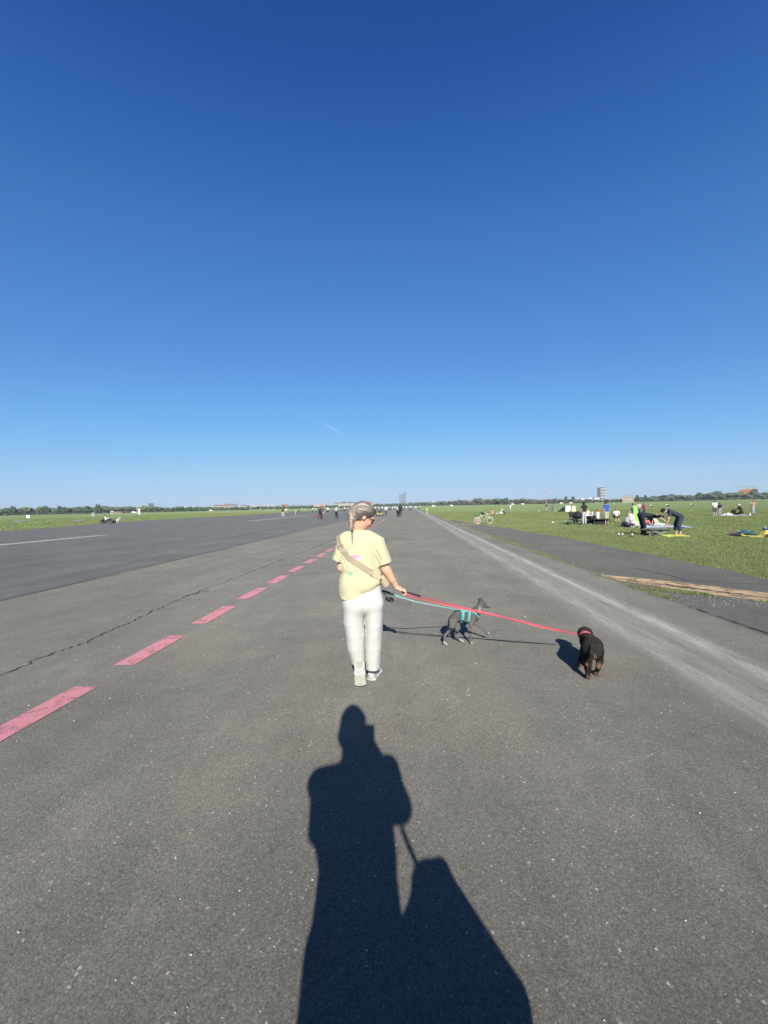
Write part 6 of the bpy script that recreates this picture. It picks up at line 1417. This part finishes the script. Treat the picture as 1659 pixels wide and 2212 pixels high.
# ---- bicycles and riders
M['tyre_b'] = plain('bicycle_tyre', (.02, .02, .02), .8, .1, 30); M['spoke'] = plain('spoke_steel', (.4, .4, .4), .35, .05, 30, metal=.8)
def bicycle(label, pos, yaw, frame_col, s=1.0, R=.34, tyre=None, cat='bicycle', group=None, lean=0.0, basket=None, chain=None):
    """yaw: degrees clockwise from +Y of the riding direction"""
    root = empty('bicycle', pos, label, cat, group, rz=-math.radians(yaw)); root.rotation_euler[1] = lean
    fm = plain('bicycle_paint_%d' % (len(bpy.data.materials)), frame_col, .4, .06, 10); b = .52 * s; R_ = R
    tube = lambda pts, r=.016: MB().tube([np.array(p, float) for p in pts], r * s, 8)
    for y_ in (-b, b):
        mb = MB(); mb.tube([(0, y_ + (R_ - .02) * math.cos(a), R_ + (R_ - .02) * math.sin(a)) for a in np.linspace(0, 2 * math.pi, 29)[:-1]], .021, 8, closed=True, up=(1, 0, 0)); w = mb.build('wheel', tyre or M['tyre_b'], root, True)
        mb = MB(); mb.tube([(0, y_ + (R_ - .045) * math.cos(a), R_ + (R_ - .045) * math.sin(a)) for a in np.linspace(0, 2 * math.pi, 25)[:-1]], .012, 6, closed=True, up=(1, 0, 0)); mb.build('rim', M['spoke'], w, True)
        mb = MB(); mb.tube([(-.04, y_, R_), (.04, y_, R_)], .025, 8)
        for a in np.linspace(0, 2 * math.pi, 15)[:-1]: mb.tube([(.012, y_, R_), (0, y_ + (R_ - .05) * math.cos(a), R_ + (R_ - .05) * math.sin(a))], .0028, 4)
        tag(mb.build('spokes', M['spoke'], w), kind='stuff')
        tube([(0, y_ + (R_ + .035) * math.cos(a), R_ + (R_ + .035) * math.sin(a)) for a in np.linspace(.35 if y_ < 0 else .2, 2.9 if y_ < 0 else 2.3, 10)], .016).build('mudguard', fm, root, True)
    bb, st_, hd_, sd = (0, -.06 * s, R_ - .04), (0, -.20 * s, .80 * s), (0, b - .20 * s, .86 * s), (0, -.22 * s, .92 * s)
    mb = MB()
    for pts in ((bb, st_), (bb, (0, b - .17 * s, .70 * s)), ((0, -.15 * s, .60 * s), hd_), (bb, (0, -b, R_)), (st_, (0, -b, R_))): mb.tube([np.array(p, float) for p in pts], .026 * s, 8)
    mb.tube([np.array(hd_), np.array((0, b - .17 * s, .66 * s))], .026 * s, 8); tag(mb.build('frame', fm, root, True), kind='stuff')
    tube([(0, b - .16 * s, .66 * s), (.05, b - .1 * s, .5 * s), (.05, b, R_)]).build('fork', fm, root, True); tube([st_, sd], .014).build('seat_post', M['spoke'], root, True)
    solid('saddle', [cap((0, sd[1] - .08, sd[2] + .02), (0, sd[1] + .15, sd[2] + .02), (.075, .03), (.025, .025), (1, 0, 0))], .014, M['near_black'], root, .01)
    hb = np.array((0, b - .22 * s, 1.0 * s)); tube([hd_, hb], .014).build('stem', M['spoke'], root, True)
    tube([hb + np.array(q) for q in ((-.28, -.14, .03), (-.22, -.05, .05), (-.1, .02, .03), (.1, .02, .03), (.22, -.05, .05), (.28, -.14, .03))], .013).build('handlebar', M['near_black'], root, True)
    cm = MB(); cm.tube([(.06, bb[1], bb[2]), (.06, bb[1] + .06, bb[2] - .15)], .012, 6); cm.build('crank', M['spoke'], root); cm = MB(); cm.tube([(-.06, bb[1], bb[2]), (-.06, bb[1] - .06, bb[2] + .15)], .012, 6); cm.build('crank', M['spoke'], root)
    MB().box((.11, bb[1] + .06, bb[2] - .15), (.09, .09, .02)).build('pedal', M['near_black'], root); MB().box((-.11, bb[1] - .06, bb[2] + .15), (.09, .09, .02)).build('pedal', M['near_black'], root)
    MB().tube([(.05, bb[1], bb[2]), (.055, bb[1], bb[2])], .09, 16).build('chain_ring', M['spoke'], root)
    tube([(0, -b - .22 * s, .68 * s), (0, -.2 * s, .70 * s)], .010).build('rear_rack', M['near_black'], root); MB().box((0, -b - .02, .705 * s), (.12, .34 * s, .015)).build('carrier', M['near_black'], root)
    if basket: MB().box((0, b + .06, .84 * s), (.34, .26, .22), taper=1.15).build('basket', basket, root)
    MB().box((0, b - .02, .80 * s), (.06, .06, .08)).build('lamp', M['plastic_white'], root)
    return root
bk = FP(1904, 2063); M['pale_tyre'] = plain('cream_tyre', (.50, .47, .42), .8, .08, 20)
bike = bicycle('pale green step-through bicycle with white tyres standing on the verge beside the shoulder', bk, 86, (.42, .45, .30), .98, .265, M['pale_tyre'], lean=.06)
MB().tube([(.02, -.1, .25), (.22, -.16, .0)], .012, 6).build('kickstand', M['spoke'], bike)
solid('skirt_guard', [ell((.03, -.51, .265), (.03, .17, .17))], .012, plain('pink_guard', (.34, .19, .20), .8, .2, 10), bike, .01)
def rider(label_p, label_b, fx, fy, yaw, frame_col, top, bottom, hair='brown', h=1.75, legs=1.0, sleeves=.95, vox=.022, s=1.0):
    p = FP(fx, fy); p[2] = .01; bicycle(label_b, p, yaw, frame_col, s, .34 * s, group='bicycles ridden on the runway')
    person(label_p, p, yaw, 'cycle', h, top, bottom, hair, (.05, .05, .05), 'light', sleeves, legs, vox=vox)
rider('cyclist in black jacket with a red helmet riding away on the runway', 'bicycle with red panniers under the cyclist in black', 1262, 2045, 5, (.40, .03, .04), ('jacket', (.014, .016, .022)), ('trousers', (.012, .014, .02)), 'red', 1.76)
pn = empty('pannier', FP(1257, 2043) + np.array([-.17, -.45, .42]), 'red pannier bag on the left side of the bicycle of the cyclist in black', 'bag')
solid('bag_shell', [cap((0, -.12, 0), (0, .12, 0), (.09, .17), (.09, .17), (1, 0, 0))], .02, plain('pannier_red', (.45, .05, .07), .7, .1, 10), pn, .03); MB().box((-.05, 0, .19), (.14, .3, .03)).build('flap', plain('pannier_red', (.45, .05, .07), .7, .1, 10), pn)
rider('cyclist in light grey shirt riding away left of the head of the woman', 'dark bicycle under the cyclist in the light grey shirt', 1325, 2043, 2, (.03, .03, .035), ('shirt', (.36, .39, .40)), ('trousers', (.025, .026, .035)), 'grey', 1.80, 1.0)
rider('cyclist in grey riding beside the pedestrian in black far down the runway', 'dark bicycle beside the pedestrian in black far down the runway', 1566, 2035, 3, (.03, .03, .035), ('shirt', (.34, .36, .40)), ('trousers', (.03, .03, .04)), 'brown', 1.70)
rider('cyclist in a white top riding far down the left side of the runway', 'bicycle under the far cyclist in the white top', 1357, 2018, 4, (.04, .04, .05), ('top', (.55, .55, .50)), ('shorts', (.015, .015, .018)), 'blond', 1.70, .5, .5, .03)
person('tall pedestrian in black with a hood walking beside a cyclist far down the runway', FP(1577, 2036), -5, 'walk', 1.86, ('hoodie', (.016, .018, .022)), ('trousers', (.014, .016, .022)), 'black', (.4, .4, .4), 'light', .95, 1.0, vox=.025)
person('walker in a white shirt and dark trousers just right of the yellow kart', FP(1521, 2033), -5, 'walk', 1.76, ('shirt', (.55, .56, .58)), ('trousers', (.07, .08, .11)), 'brown', (.4, .4, .4), 'light', .6, 1.0, vox=.025)
person('skater in black top and white trousers with arms spread on the left of the runway', FP(1113, 2036), 8, 'skate', 1.74, ('t_shirt', (.014, .015, .016)), ('trousers', (.48, .47, .46)), 'black', (.5, .5, .5), 'light', .5, 1.0, vox=.025)
person('walker in dark green top and pale trousers between the two cyclists, the left one', FP(1275, 2027), 10, 'walk', 1.70, ('top', (.02, .05, .04)), ('trousers', (.34, .36, .35)), 'black', (.4, .4, .4), 'light', .5, .6, vox=.028)
person('walker in white shirt and black shorts between the two cyclists, the right one', FP(1291, 2026), 5, 'walk', 1.82, ('shirt', (.57, .57, .56)), ('shorts', (.015, .016, .02)), 'blond', (.05, .05, .05), 'light', .95, .55, vox=.028, arms=((-.42, 0, 1.35), (.34, 0, 1.2), (-.62, .05, 1.25), (.3, .1, 1.0)))
person('person in white t-shirt leaning forward at the left edge of the runway', FP(1163, 2027), 60, 'stoop', 1.75, ('t_shirt', (.56, .56, .56)), ('trousers', (.32, .33, .36)), 'brown', (.3, .3, .3), 'light', .5, 1.0, vox=.03)
person('person in dark blue sitting at the edge of the runway beside the leaning white shirt', FP(1177, 2023), -60, 'chair', 1.7, ('jumper', (.05, .06, .09)), ('jeans', (.12, .14, .18)), 'black', (.3, .3, .3), 'light', .95, 1.0, vox=.03)
person('person in a white shirt walking on the grass behind the black shirted skater', FP(1127, 2024), 0, 'walk', 1.72, ('shirt', (.58, .57, .52)), ('trousers', (.22, .22, .20)), 'blond', (.3, .3, .3), 'light', .6, 1.0, vox=.03)
GRP = 'walkers in the crowd at the far end of the runway'
for i, (fx, fy) in enumerate(((1478, 2014), (1492, 2013), (1505, 2013), (1534, 2013), (1546, 2012), (1556, 2013), (1588, 2012), (1600, 2012), (1612, 2011), (1618, 2012), (1637, 2011), (1652, 2008), (1382, 2014), (1370, 2013), (1244, 2016), (1232, 2018), (1199, 2015), (1187, 2014))):
    tc = [(.55, .54, .53), (.45, .42, .42), (.57, .57, .57), (.30, .32, .36), (.50, .48, .5)][i % 5]
    p = FP(fx, fy); hh = 1.72
    person('tiny distant walker in pale clothes in the crowd at the far end of the runway', p, (i * 67) % 40 - 20 + (180 if i % 3 == 0 else 0), 'walk' if i % 2 else 'stand', hh, ('shirt', tc), ('trousers', [(.05, .055, .08), (.25, .23, .22), (.10, .10, .12)][i % 3]), ['brown', 'black', 'blond'][i % 3], (.3, .3, .3), 'light', .8, 1.0, group=GRP, vox=.04)

# ---- karts
def kart(label, pos, yaw, col, cat='kart', reclined=False):
    root = empty('kart', pos, label, cat, None, rz=-math.radians(yaw)); m_ = plain('kart_%.2f' % col[0], col, .5, .08, 8)
    for y_, x_, r_ in ((-.55, .48, .25), (-.55, -.48, .25), (.75, .36, .22), (.75, -.36, .22)):
        w = MB().tube([(x_ + (r_ * .3) * k, y_, r_) for k in (-1, 1)], r_, 16).build('wheel', M['tyre_b'], root); MB().tube([(x_ + (r_ * .34) * k, y_, r_) for k in (-1, 1)], r_ * .55, 12).build('rim', m_, w)
    mb = MB()
    for pts in (((-.3, -.6, .28), (-.3, .75, .24)), ((.3, -.6, .28), (.3, .75, .24)), ((-.48, -.55, .25), (.48, -.55, .25)), ((-.36, .75, .22), (.36, .75, .22))): mb.tube(pts, .03, 6)
    tag(mb.build('frame', m_, root), kind='stuff')
    MB().box((0, -.62, .42), (1.0, .14, .30)).build('rear_panel', m_, root); MB().box((0, -.71, .40), (.36, .03, .14)).build('number_plate', M['near_black'], root)
    solid('seat', [cap((0, -.42, .72), (0, -.28, .26), (.22, .05), (.22, .06), (1, 0, 0)), cap((0, -.28, .26), (0, .12, .27), (.22, .05), (.22, .05), (1, 0, 0))], .03, M['near_black'], root, .03)
    st = MB(); st.tube([(.16 * math.cos(a), .42 + .05 * math.sin(a), .58 + .15 * math.sin(a)) for a in np.linspace(0, 6.28, 15)[:-1]], .018, 6, closed=True); st.tube([(0, .44, .56), (0, .8, .25)], .018, 6); tag(st.build('steering_wheel', M['near_black'], root), kind='stuff')
    return root
p = FP(1497, 2033); kart('yellow pedal kart seen from behind far down the runway', p + np.array([0, 0, .005]), 2, (.42, .40, .12)); person('driver in black sitting in the yellow pedal kart', p + np.array([0, -.1, .12]), 2, 'kart', 1.72, ('jacket', (.012, .012, .014)), ('trousers', (.02, .02, .02)), 'black', (.1, .1, .1), 'light', .95, 1.0, vox=.03)
p = FP(422, 2061); kart('dark recumbent trike with a wide frame parked on the grass left of the runway', p, 80, (.10, .11, .12), 'trike'); person('person in a white shirt bent forward on the recumbent trike on the left grass', p + np.array([0, 0, .22]), 80, 'kart', 1.80, ('shirt', (.58, .58, .57)), ('trousers', (.02, .02, .025)), 'black', (.1, .1, .1), 'light', .9, 1.0, vox=.028)

# ---- things lying about
def cloth(label, c, sx, sy, mat, rz=0, hump=.05, seed=0, name='blanket', cat='blanket', n=22):
    V, T_ = [], []
    for i in range(n):
        for j in range(n):
            a, b = (i / (n - 1) - .5) * sx, (j / (n - 1) - .5) * sy; q = np.array([a * 1.0, b * 1.0, 0])
            ed = 1 + .06 * float(vnoise(np.array([i * .35, j * .35, seed]), 1.0, seed)); z = hump * max(0, float(vnoise(np.array([a, b, seed * 1.0]), 2.6, seed + 3))) + .05 + .03 * float(vnoise(np.array([a, b, seed * 1.0]), 7, seed))
            edge = min(i, j, n - 1 - i, n - 1 - j); z = z * min(1, edge / 2 + .45); q = np.array([a * ed * math.cos(rz) - b * ed * math.sin(rz), a * ed * math.sin(rz) + b * ed * math.cos(rz), z]); V.append(q + c)
    top = [(i * n + j, (i + 1) * n + j, (i + 1) * n + j + 1, i * n + j + 1) for i in range(n - 1) for j in range(n - 1)]
    V2 = [v - np.array([0, 0, .02]) for v in V]; k = len(V); bot = [tuple(v + k for v in f[::-1]) for f in top]
    rim = [i * n for i in range(n)] + [(n - 1) * n + j for j in range(1, n)] + [i * n + n - 1 for i in range(n - 2, -1, -1)] + [j for j in range(n - 2, 0, -1)]
    sd = [(rim[i], rim[(i + 1) % len(rim)], rim[(i + 1) % len(rim)] + k, rim[i] + k) for i in range(len(rim))]
    o = mesh_obj(name, V + V2, top + bot + sd, mat, smooth=True); return tag(o, label, cat)
cl = lambda nm, c: plain(nm, c, .95, .18, 6)
cloth('pale blue-grey picnic blanket crumpled behind the two bending men', FP(2615, 2077), 2.9, 1.1, cl('blue_grey_cloth', (.36, .40, .46)), 0, .18, 1)
cloth('cream picnic blanket on the grass behind the bending man in black', FP(2570, 2074), 1.9, 1.1, cl('cream_cloth', (.48, .47, .40)), .2, .2, 2)
cloth('bright yellow cloth on the grass under the feet of the barefoot man', FP(2655, 2112), 1.05, .55, cl('yellow_cloth', (.55, .55, .12)), .1, .16, 3, 'cloth', 'cloth')
cloth('dark red cloth, leftmost of the bright cloths at the right edge', FP(2905, 2108), .7, .5, cl('red_cloth', (.30, .06, .06)), .1, .25, 4, 'cloth', 'cloth')
cloth('dark teal cloth with a pale fold among the bright cloths at the right edge', FP(2932, 2110), .9, .6, cl('teal_cloth', (.02, .075, .09)), .0, .34, 5, 'cloth', 'cloth')
cloth('pale turquoise towel on top of the dark teal cloth at the right edge', FP(2938, 2108) + np.array([0, .05, .16]), .62, .24, cl('turquoise_cloth', (.25, .45, .46)), .15, .12, 6, 'towel', 'towel')
cloth('yellow cloth beside the shins of the person lying at the right edge', FP(2972, 2114), .8, .5, cl('golden_cloth', (.55, .45, .09)), -.1, .5, 7, 'cloth', 'cloth')
cloth('green mat spread on the grass left of the shaded buggy', FP(2228, 2054), 2.2, .55, cl('green_mat', (.17, .33, .24)), 0, .05, 8, 'mat', 'mat')
cloth('white cloth on the grass at the feet of the far right group', FP(2860, 2031), 1.3, .6, cl('white_cloth', (.52, .52, .48)), 0, .3, 9, 'cloth', 'cloth')
cloth('pale blanket under the two people in black of the far right group', FP(2908, 2031), 2.0, .7, cl('pale_cloth', (.42, .44, .42)), 0, .1, 10)
def bag(label, c, w, h_, mat, name='bag', cat='bag', seed=0):
    r_ = empty(name, c, label, cat); solid('sack', [cap((-w * .25, 0, h_ * .35), (w * .25, 0, h_ * .35), (w * .3, h_ * .38), (w * .3, h_ * .38), (0, 1, 0)), ell((0, 0, h_ * .6), (w * .36, w * .25, h_ * .36))], .022, mat, r_, .06, cut=lambda G, D: np.maximum(D, .0 - G[..., 2]), deform=lambda V, N_: V + N_ * (.02 * vnoise(V, 9, seed))[:, None])
    MB().tube([(-w * .18, 0, h_ * .85), (-w * .1, 0, h_ * 1.12), (w * .1, 0, h_ * 1.12), (w * .18, 0, h_ * .85)], .014, 6).build('strap', mat, r_); return r_
bag('white and grey rucksack standing left of the green back rest', FP(2484, 2072), .55, .95, cl('white_bag', (.46, .46, .47)), 'rucksack', 'rucksack', 1)
bag('dark rucksack leaning against the white rucksack', FP(2474, 2075), .4, .6, cl('navy_bag', (.025, .03, .04)), 'rucksack', 'rucksack', 2)
bag('round olive bag on the grass left of the rucksacks', FP(2459, 2074), .42, .36, cl('olive_bag', (.20, .22, .13)), seed=3)
bag('cream bag slumped right of the rucksacks', FP(2497, 2073), .6, .42, cl('cream_bag', (.50, .44, .36)), seed=4)
bag('white bag among the things of the picnic behind the bending man', FP(2586, 2068) + np.array([0, .5, 0]), .6, .75, cl('white_bag', (.46, .46, .47)), seed=5)
bag('white bag on the grass of the far right group', FP(2868, 2031), .6, .35, cl('yellow_white_bag', (.53, .53, .43)), seed=6)
bag('white cushion on which the person in black leggings sits', FP(1973, 2024) + np.array([0, 0, 0]), .75, .46, cl('white_cloth', (.52, .52, .48)), 'cushion', 'cushion', 7)
bag('small pale bag left of the white cushion', FP(1958, 2025), .45, .25, cl('pale_cloth', (.42, .44, .42)), seed=8)
gr_ = empty('back_rest', FP(2507, 2062), 'tall bright green folding back rest standing in the grass behind the bending man', 'back rest', rz=.25)
MB().box((0, .1, .72), (.46, .05, 1.42), rx=-.12).build('panel', plain('lime_fabric', (.26, .58, .10), .8, .08, 6), gr_)
for sx in (-1, 1): MB().tube([(sx * .23, .2, 0), (sx * .23, -.0, 1.45)], .018, 6).build('frame_tube', M['spoke'], gr_)
MB().box((0, -.12, .12), (.46, .4, .05)).build('seat_pad', plain('white_lime', (.5, .55, .45), .8, .08, 6), gr_)
# table, bench, buggy
tb = empty('picnic_table', FP(2331, 2064), 'white-topped folding picnic table with dark crate below', 'table', rz=-.1)
MB().box((0, .2, .70), (1.1, .6, .05)).build('table_top', M['plastic_white'], tb)
for sx in (-1, 1):
    for sy in (-1, 1): MB().tube([(sx * .45, .2 + sy * .24, .68), (sx * .5, .2 + sy * .28, 0)], .018, 6).build('leg', M['spoke'], tb)
ck = empty('crate', FP(2333, 2063) + np.array([0, .1, 0]), 'dark grey-green crate standing under the white picnic table', 'crate')
MB().box((0, .1, .28), (.85, .45, .52), taper=1.05).build('shell', plain('slate_plastic', (.06, .085, .085), .6, .1, 8), ck); MB().box((0, .1, .55), (.92, .5, .04)).build('rim', plain('slate_plastic', (.06, .085, .085), .6, .1, 8), ck)
bn = empty('low_table', FP(2368, 2066), 'long low black camping table in front of the red-haired woman', 'table', rz=-.08)
MB().box((0, .1, .42), (1.15, .5, .05)).build('table_top', M['near_black'], bn); MB().box((0, .16, .22), (1.05, .04, .36)).build('side_panel', plain('black_mesh', (.018, .018, .022), .9, .1, 20), bn)
for sx in (-1, 1):
    for sy in (-1, 1): MB().tube([(sx * .5, .1 + sy * .2, .42), (sx * .55, .1 + sy * .23, 0)], .016, 6).build('leg', M['near_black'], bn)
for i, (dx, hh, nm, lab) in enumerate(((-.3, .28, 'white_bottle', 'white bottle standing at the left on the picnic table'), (.12, .25, 'white_bottle', 'white bottle standing in the middle of the picnic table'))):
    q = np.array(tb.location) + np.array([dx, .2, .725]); r_ = empty('bottle', q, lab, 'bottle'); MB().lathe([(.06, 0), (.065, .02), (.065, hh * .6), (.03, hh * .8), (.028, hh)], n=12).build('flask', M['plastic_white'], r_, True); MB().lathe([(.033, hh), (.033, hh + .04)], n=10).build('cap', M['spoke'], r_)
def camp_chair(label, pos, rz, m_):
    r_ = empty('camping_chair', pos, label, 'chair', rz=rz)
    MB().box((0, .08, .40), (.52, .46, .03)).build('seat', m_, r_); MB().box((0, -.17, .68), (.52, .03, .52), rx=.2).build('backrest', m_, r_)
    for sx in (-1, 1):
        MB().tube([(sx * .26, -.16, 0), (sx * .26, .30, .42)], .013, 6).build('leg', M['spoke'], r_); MB().tube([(sx * .26, .30, 0), (sx * .26, -.20, .92)], .013, 6).build('leg', M['spoke'], r_); MB().box((sx * .28, .06, .60), (.05, .4, .025)).build('armrest', M['near_black'], r_)
    return r_
camp_chair('black camping chair under the lone person in the white shirt', FP(2428, 2055) + np.array([0, .02, 0]), -math.radians(200), cl('black_canvas', (.02, .02, .024)))
camp_chair('folding chair under the person in yellow-white behind the picnic table', FP(2323, 2056) + np.array([0, .5, 0]), -math.radians(170), cl('black_canvas', (.02, .02, .024)))
bg = empty('buggy', FP(2262, 2066), 'dark pram with a raised black hood beside the woman in white trousers', 'pram', rz=math.radians(70))
solid('hood', [cap((-.2, -.22, .66), (.2, -.22, .66), (.30, .34), (.30, .34), (0, 1, 0))], .025, cl('black_canvas', (.02, .02, .024)), bg, .03, cut=lambda G, D: np.maximum(np.maximum(D, .60 - G[..., 2]), np.where(G[..., 1] > -.12, -(D + .05), -(D + .6))))
solid('carrycot', [cap((0, -.36, .56), (0, .30, .46), (.23, .13), (.20, .09), (1, 0, 0))], .025, cl('grey_canvas', (.11, .13, .13)), bg, .03)
for sx in (-1, 1):
    MB().tube([(sx * .24, -.62, 1.0), (sx * .25, -.1, .5), (sx * .24, .35, .15)], .016, 6).build('frame_tube', M['spoke'], bg)
    for y_, r_ in ((-.35, .17), (.38, .13)): MB().tube([(sx * .27, y_ + (r_ - .02) * math.cos(a), r_ + (r_ - .02) * math.sin(a)) for a in np.linspace(0, 6.283, 21)[:-1]], .022, 6, closed=True, up=(1, 0, 0)).build('wheel', M['tyre_b'], bg, True)
MB().tube([(-.24, -.62, 1.0), (.24, -.62, 1.0)], .018, 6).build('handle', M['near_black'], bg)
gl = empty('grill', FP(2594, 2110), 'grey folded bicycle-like grill frame lying between the two bending men', 'grill')
MB().box((.05, .12, .26), (.85, .32, .06)).build('tray', M['near_black'], gl); MB().box((.05, .12, .305), (.8, .3, .012)).build('grate', M['spoke'], gl)
for pts in (((-.4, .0, .25), (.35, -.15, 0)), ((.45, .0, .25), (-.3, -.15, 0)), ((-.4, .25, .25), (.35, .3, 0)), ((.45, .25, .25), (-.3, .3, 0))): MB().tube(pts, .018, 6).build('leg', M['spoke'], gl)
MB().tube([(-.45, .1, .34), (-.75, .05, .30)], .02, 6).build('handle', M['spoke'], gl)
# sheet tents / kites on the ground
kt = empty('beach_shelter', FP(2240, 2014), 'white and lime pop-up beach shelter far out on the field', 'shelter', rz=.1)
V, Fc = [], []
for k_, (x0, x1, z_) in enumerate(((-1.0, .35, 1.25), )):
    mb = MB(); mb.add([(x0, -.5, 0), (x1, -.5, 0), (x1 - .1, -.35, z_), (x0 + .1, -.35, z_), (x0, .7, 0), (x1, .7, 0), (x1 - .1, .5, z_ * .95), (x0 + .1, .5, z_ * .95)], [(0, 1, 2, 3), (5, 4, 7, 6), (4, 0, 3, 7), (1, 5, 6, 2), (3, 2, 6, 7), (4, 5, 1, 0)]); mb.build('white_panel', M['plastic_white'], kt)
mb = MB(); mb.add([(.45, -.5, 0), (1.35, -.45, 0), (1.25, -.35, 1.2), (.5, -.35, 1.15), (.45, .6, 0), (1.35, .6, 0), (1.25, .5, 1.15), (.5, .5, 1.1)], [(0, 1, 2, 3), (5, 4, 7, 6), (4, 0, 3, 7), (1, 5, 6, 2), (3, 2, 6, 7), (4, 5, 1, 0)]); mb.build('lime_panel', plain('pale_lime', (.52, .58, .38), .8, .06, 4), kt)
mb = MB(); mb.add([(-2.3, -.3, 0), (-1.05, -.4, 0), (-1.1, -.2, .95), (-2.2, .5, 0), (-1.05, .6, 0), (-1.15, .4, .9)], [(0, 1, 2), (4, 3, 5), (0, 2, 5, 3), (1, 4, 5, 2), (0, 3, 4, 1)]); mb.build('dark_wing', cl('black_canvas', (.02, .02, .024)), kt)
def ball(label, fx, fy, r_, c):
    p = FP(fx, fy); o = MB().ball((p[0], p[1], p[2] + r_), r_, n=10).build('ball', plain('ball_%.2f%.2f' % (c[0], c[1]), c, .5, .25, 7), smooth=True); tag(o, label, 'ball')
ball('pale orange ball lying on the grass left of the green mat', 2176, 2063, .10, (.58, .40, .28)); ball('white ball on the grass right of the seated trio', 2120, 2015, .14, (.58, .57, .54)); ball('white ball on the grass beside the distant pair', 2187, 2014, .13, (.58, .58, .56)); ball('white ball on the grass right of the lone person in the camping chair', 2449, 2073, .08, (.6, .6, .57))
def bottle(label, fx, fy, col, h_=.3, capc=None, r0=.045):
    p = FP(fx, fy); r_ = empty('bottle', p, label, 'bottle'); MB().lathe([(r0, 0), (r0 * 1.05, h_ * .05), (r0 * 1.05, h_ * .55), (r0 * .4, h_ * .78), (r0 * .38, h_)], n=12).build('glass', plain('bottle_%.2f' % col[0], col, .2, .1, 10), r_, True); MB().lathe([(r0 * .46, h_ * .96), (r0 * .46, h_ * 1.08)], n=10).build('cap', capc or M['plastic_white'], r_); MB().lathe([(r0 * 1.08, h_ * .18), (r0 * 1.08, h_ * .45)], n=12).build('label_band', M['plastic_white'], r_)
bottle('dark bottle with a white label standing in the short grass left of the bending man', 2489, 2112, (.01, .02, .012), .30, M['near_black'], .042)
bottle('white cup-like bottle lying near the dark bottle, the right one of two', 2451, 2106, (.5, .5, .5), .11, None, .04); bottle('pale blue flask on the grass, leftmost of the things near the dark bottle', 2436, 2105, (.30, .42, .45), .10, None, .06)
bottle('small white bottle on the grass right of the bending man in black', 2558, 2106, (.5, .5, .48), .15, None, .04)
bottle('white thermos standing by the feet of the person in the bare chest', 2953, 2030, (.52, .52, .5), .3, None, .08)
# dog and markers on the left grass
p = FP(462, 2058); ld = empty('dog', p, 'small black and white dog sitting on the grass right of the recumbent trike', 'dog', rz=-1.2)
def ldc(V): 
    c = np.tile(np.array([.5, .5, .49]), (len(V), 1)); c[(V[:, 1] < -.1)] = .015; return c
solid('body', [cap((0, -.18, .28), (0, .12, .42), .17, .14), cap((0, .12, .42), (0, .24, .62), .10, .09), ell((0, .3, .68), (.09, .13, .1)), cap((0, .36, .66), (0, .46, .63), .05, .035), cap((-.08, .18, .3), (-.08, .2, .03), .05, .035), cap((.08, .18, .3), (.08, .2, .03), .05, .035), cap((-.1, -.2, .18), (-.12, .0, .04), .09, .05), cap((.1, -.2, .18), (.12, .0, .04), .09, .05), cap((0, -.32, .2), (0, -.48, .12), .035, .02), cap((-.07, .26, .74), (-.1, .22, .82), .03, .012), cap((.07, .26, .74), (.1, .22, .82), .03, .012)], .02, vcol('spotted_fur', .8), ld, .03, color=ldc)
for sx in (-1, 1): MB().ball((sx * .06, .38, .7), .014, n=5).build('eye', M['near_black'], ld)
def board(label, fx, fy, w, h_, m_):
    p = FP(fx, fy); r_ = empty('marker_board', p, label, 'marker'); MB().box((0, 0, h_ * .75), (w, .05, h_ * .5)).build('board', m_, r_)
    for sx in (-1, 1): MB().tube([(sx * w * .35, .03, 0), (sx * w * .35, .03, h_ * .6)], .03, 6).build('post', M['spoke'], r_)
board('small pale marker board on the left grass, nearest the left edge of the picture', 111, 2052, .8, 1.4, M['plastic_white']); board('small grey marker board on the left grass behind the recumbent trike', 367, 2045, .8, 1.6, M['concrete']); board('tall thin white marker on the left grass right of the trike', 549, 2047, .45, 2.2, M['plastic_white'])
# concrete strips in the left field
for (x0, y0, x1, y1, lab) in ((52, 2060, 96, 2051, 'a'), (280, 2056, 326, 2048, 'b'), (420, 2044, 545, 2033, 'c')):
    a, b = FP(x0, y0), FP(x1, y1); d = nrm(b - a); n_ = np.array([-d[1], d[0], 0]) * .55
    tag(mesh_obj('path', [a - n_ + _z * .06, b - n_ * 1.6 + _z * .06, b + n_ * 1.6 + _z * .06, a + n_ + _z * .06], [(0, 1, 2, 3)], M['concrete']), kind='structure')
# ------------------------------------------------------------------ the air: far things fade a little to pale blue
hz = MB().box((0, 800, 74), (9000, 7600, 152)).build('haze', None)
hm = bpy.data.materials.new('haze_air'); hm.use_nodes = True; ht_ = hm.node_tree; ht_.nodes.clear()
ho = ht_.nodes.new('ShaderNodeOutputMaterial'); hv = ht_.nodes.new('ShaderNodeVolumePrincipled')
hv.inputs['Color'].default_value = (.80, .90, 1.0, 1); hv.inputs['Density'].default_value = .00013; hv.inputs['Anisotropy'].default_value = 0.0
ht_.links.new(hv.outputs[0], ho.inputs['Volume']); hz.data.materials.append(hm); tag(hz, 'thin pale haze over the airfield', 'haze', kind='stuff')
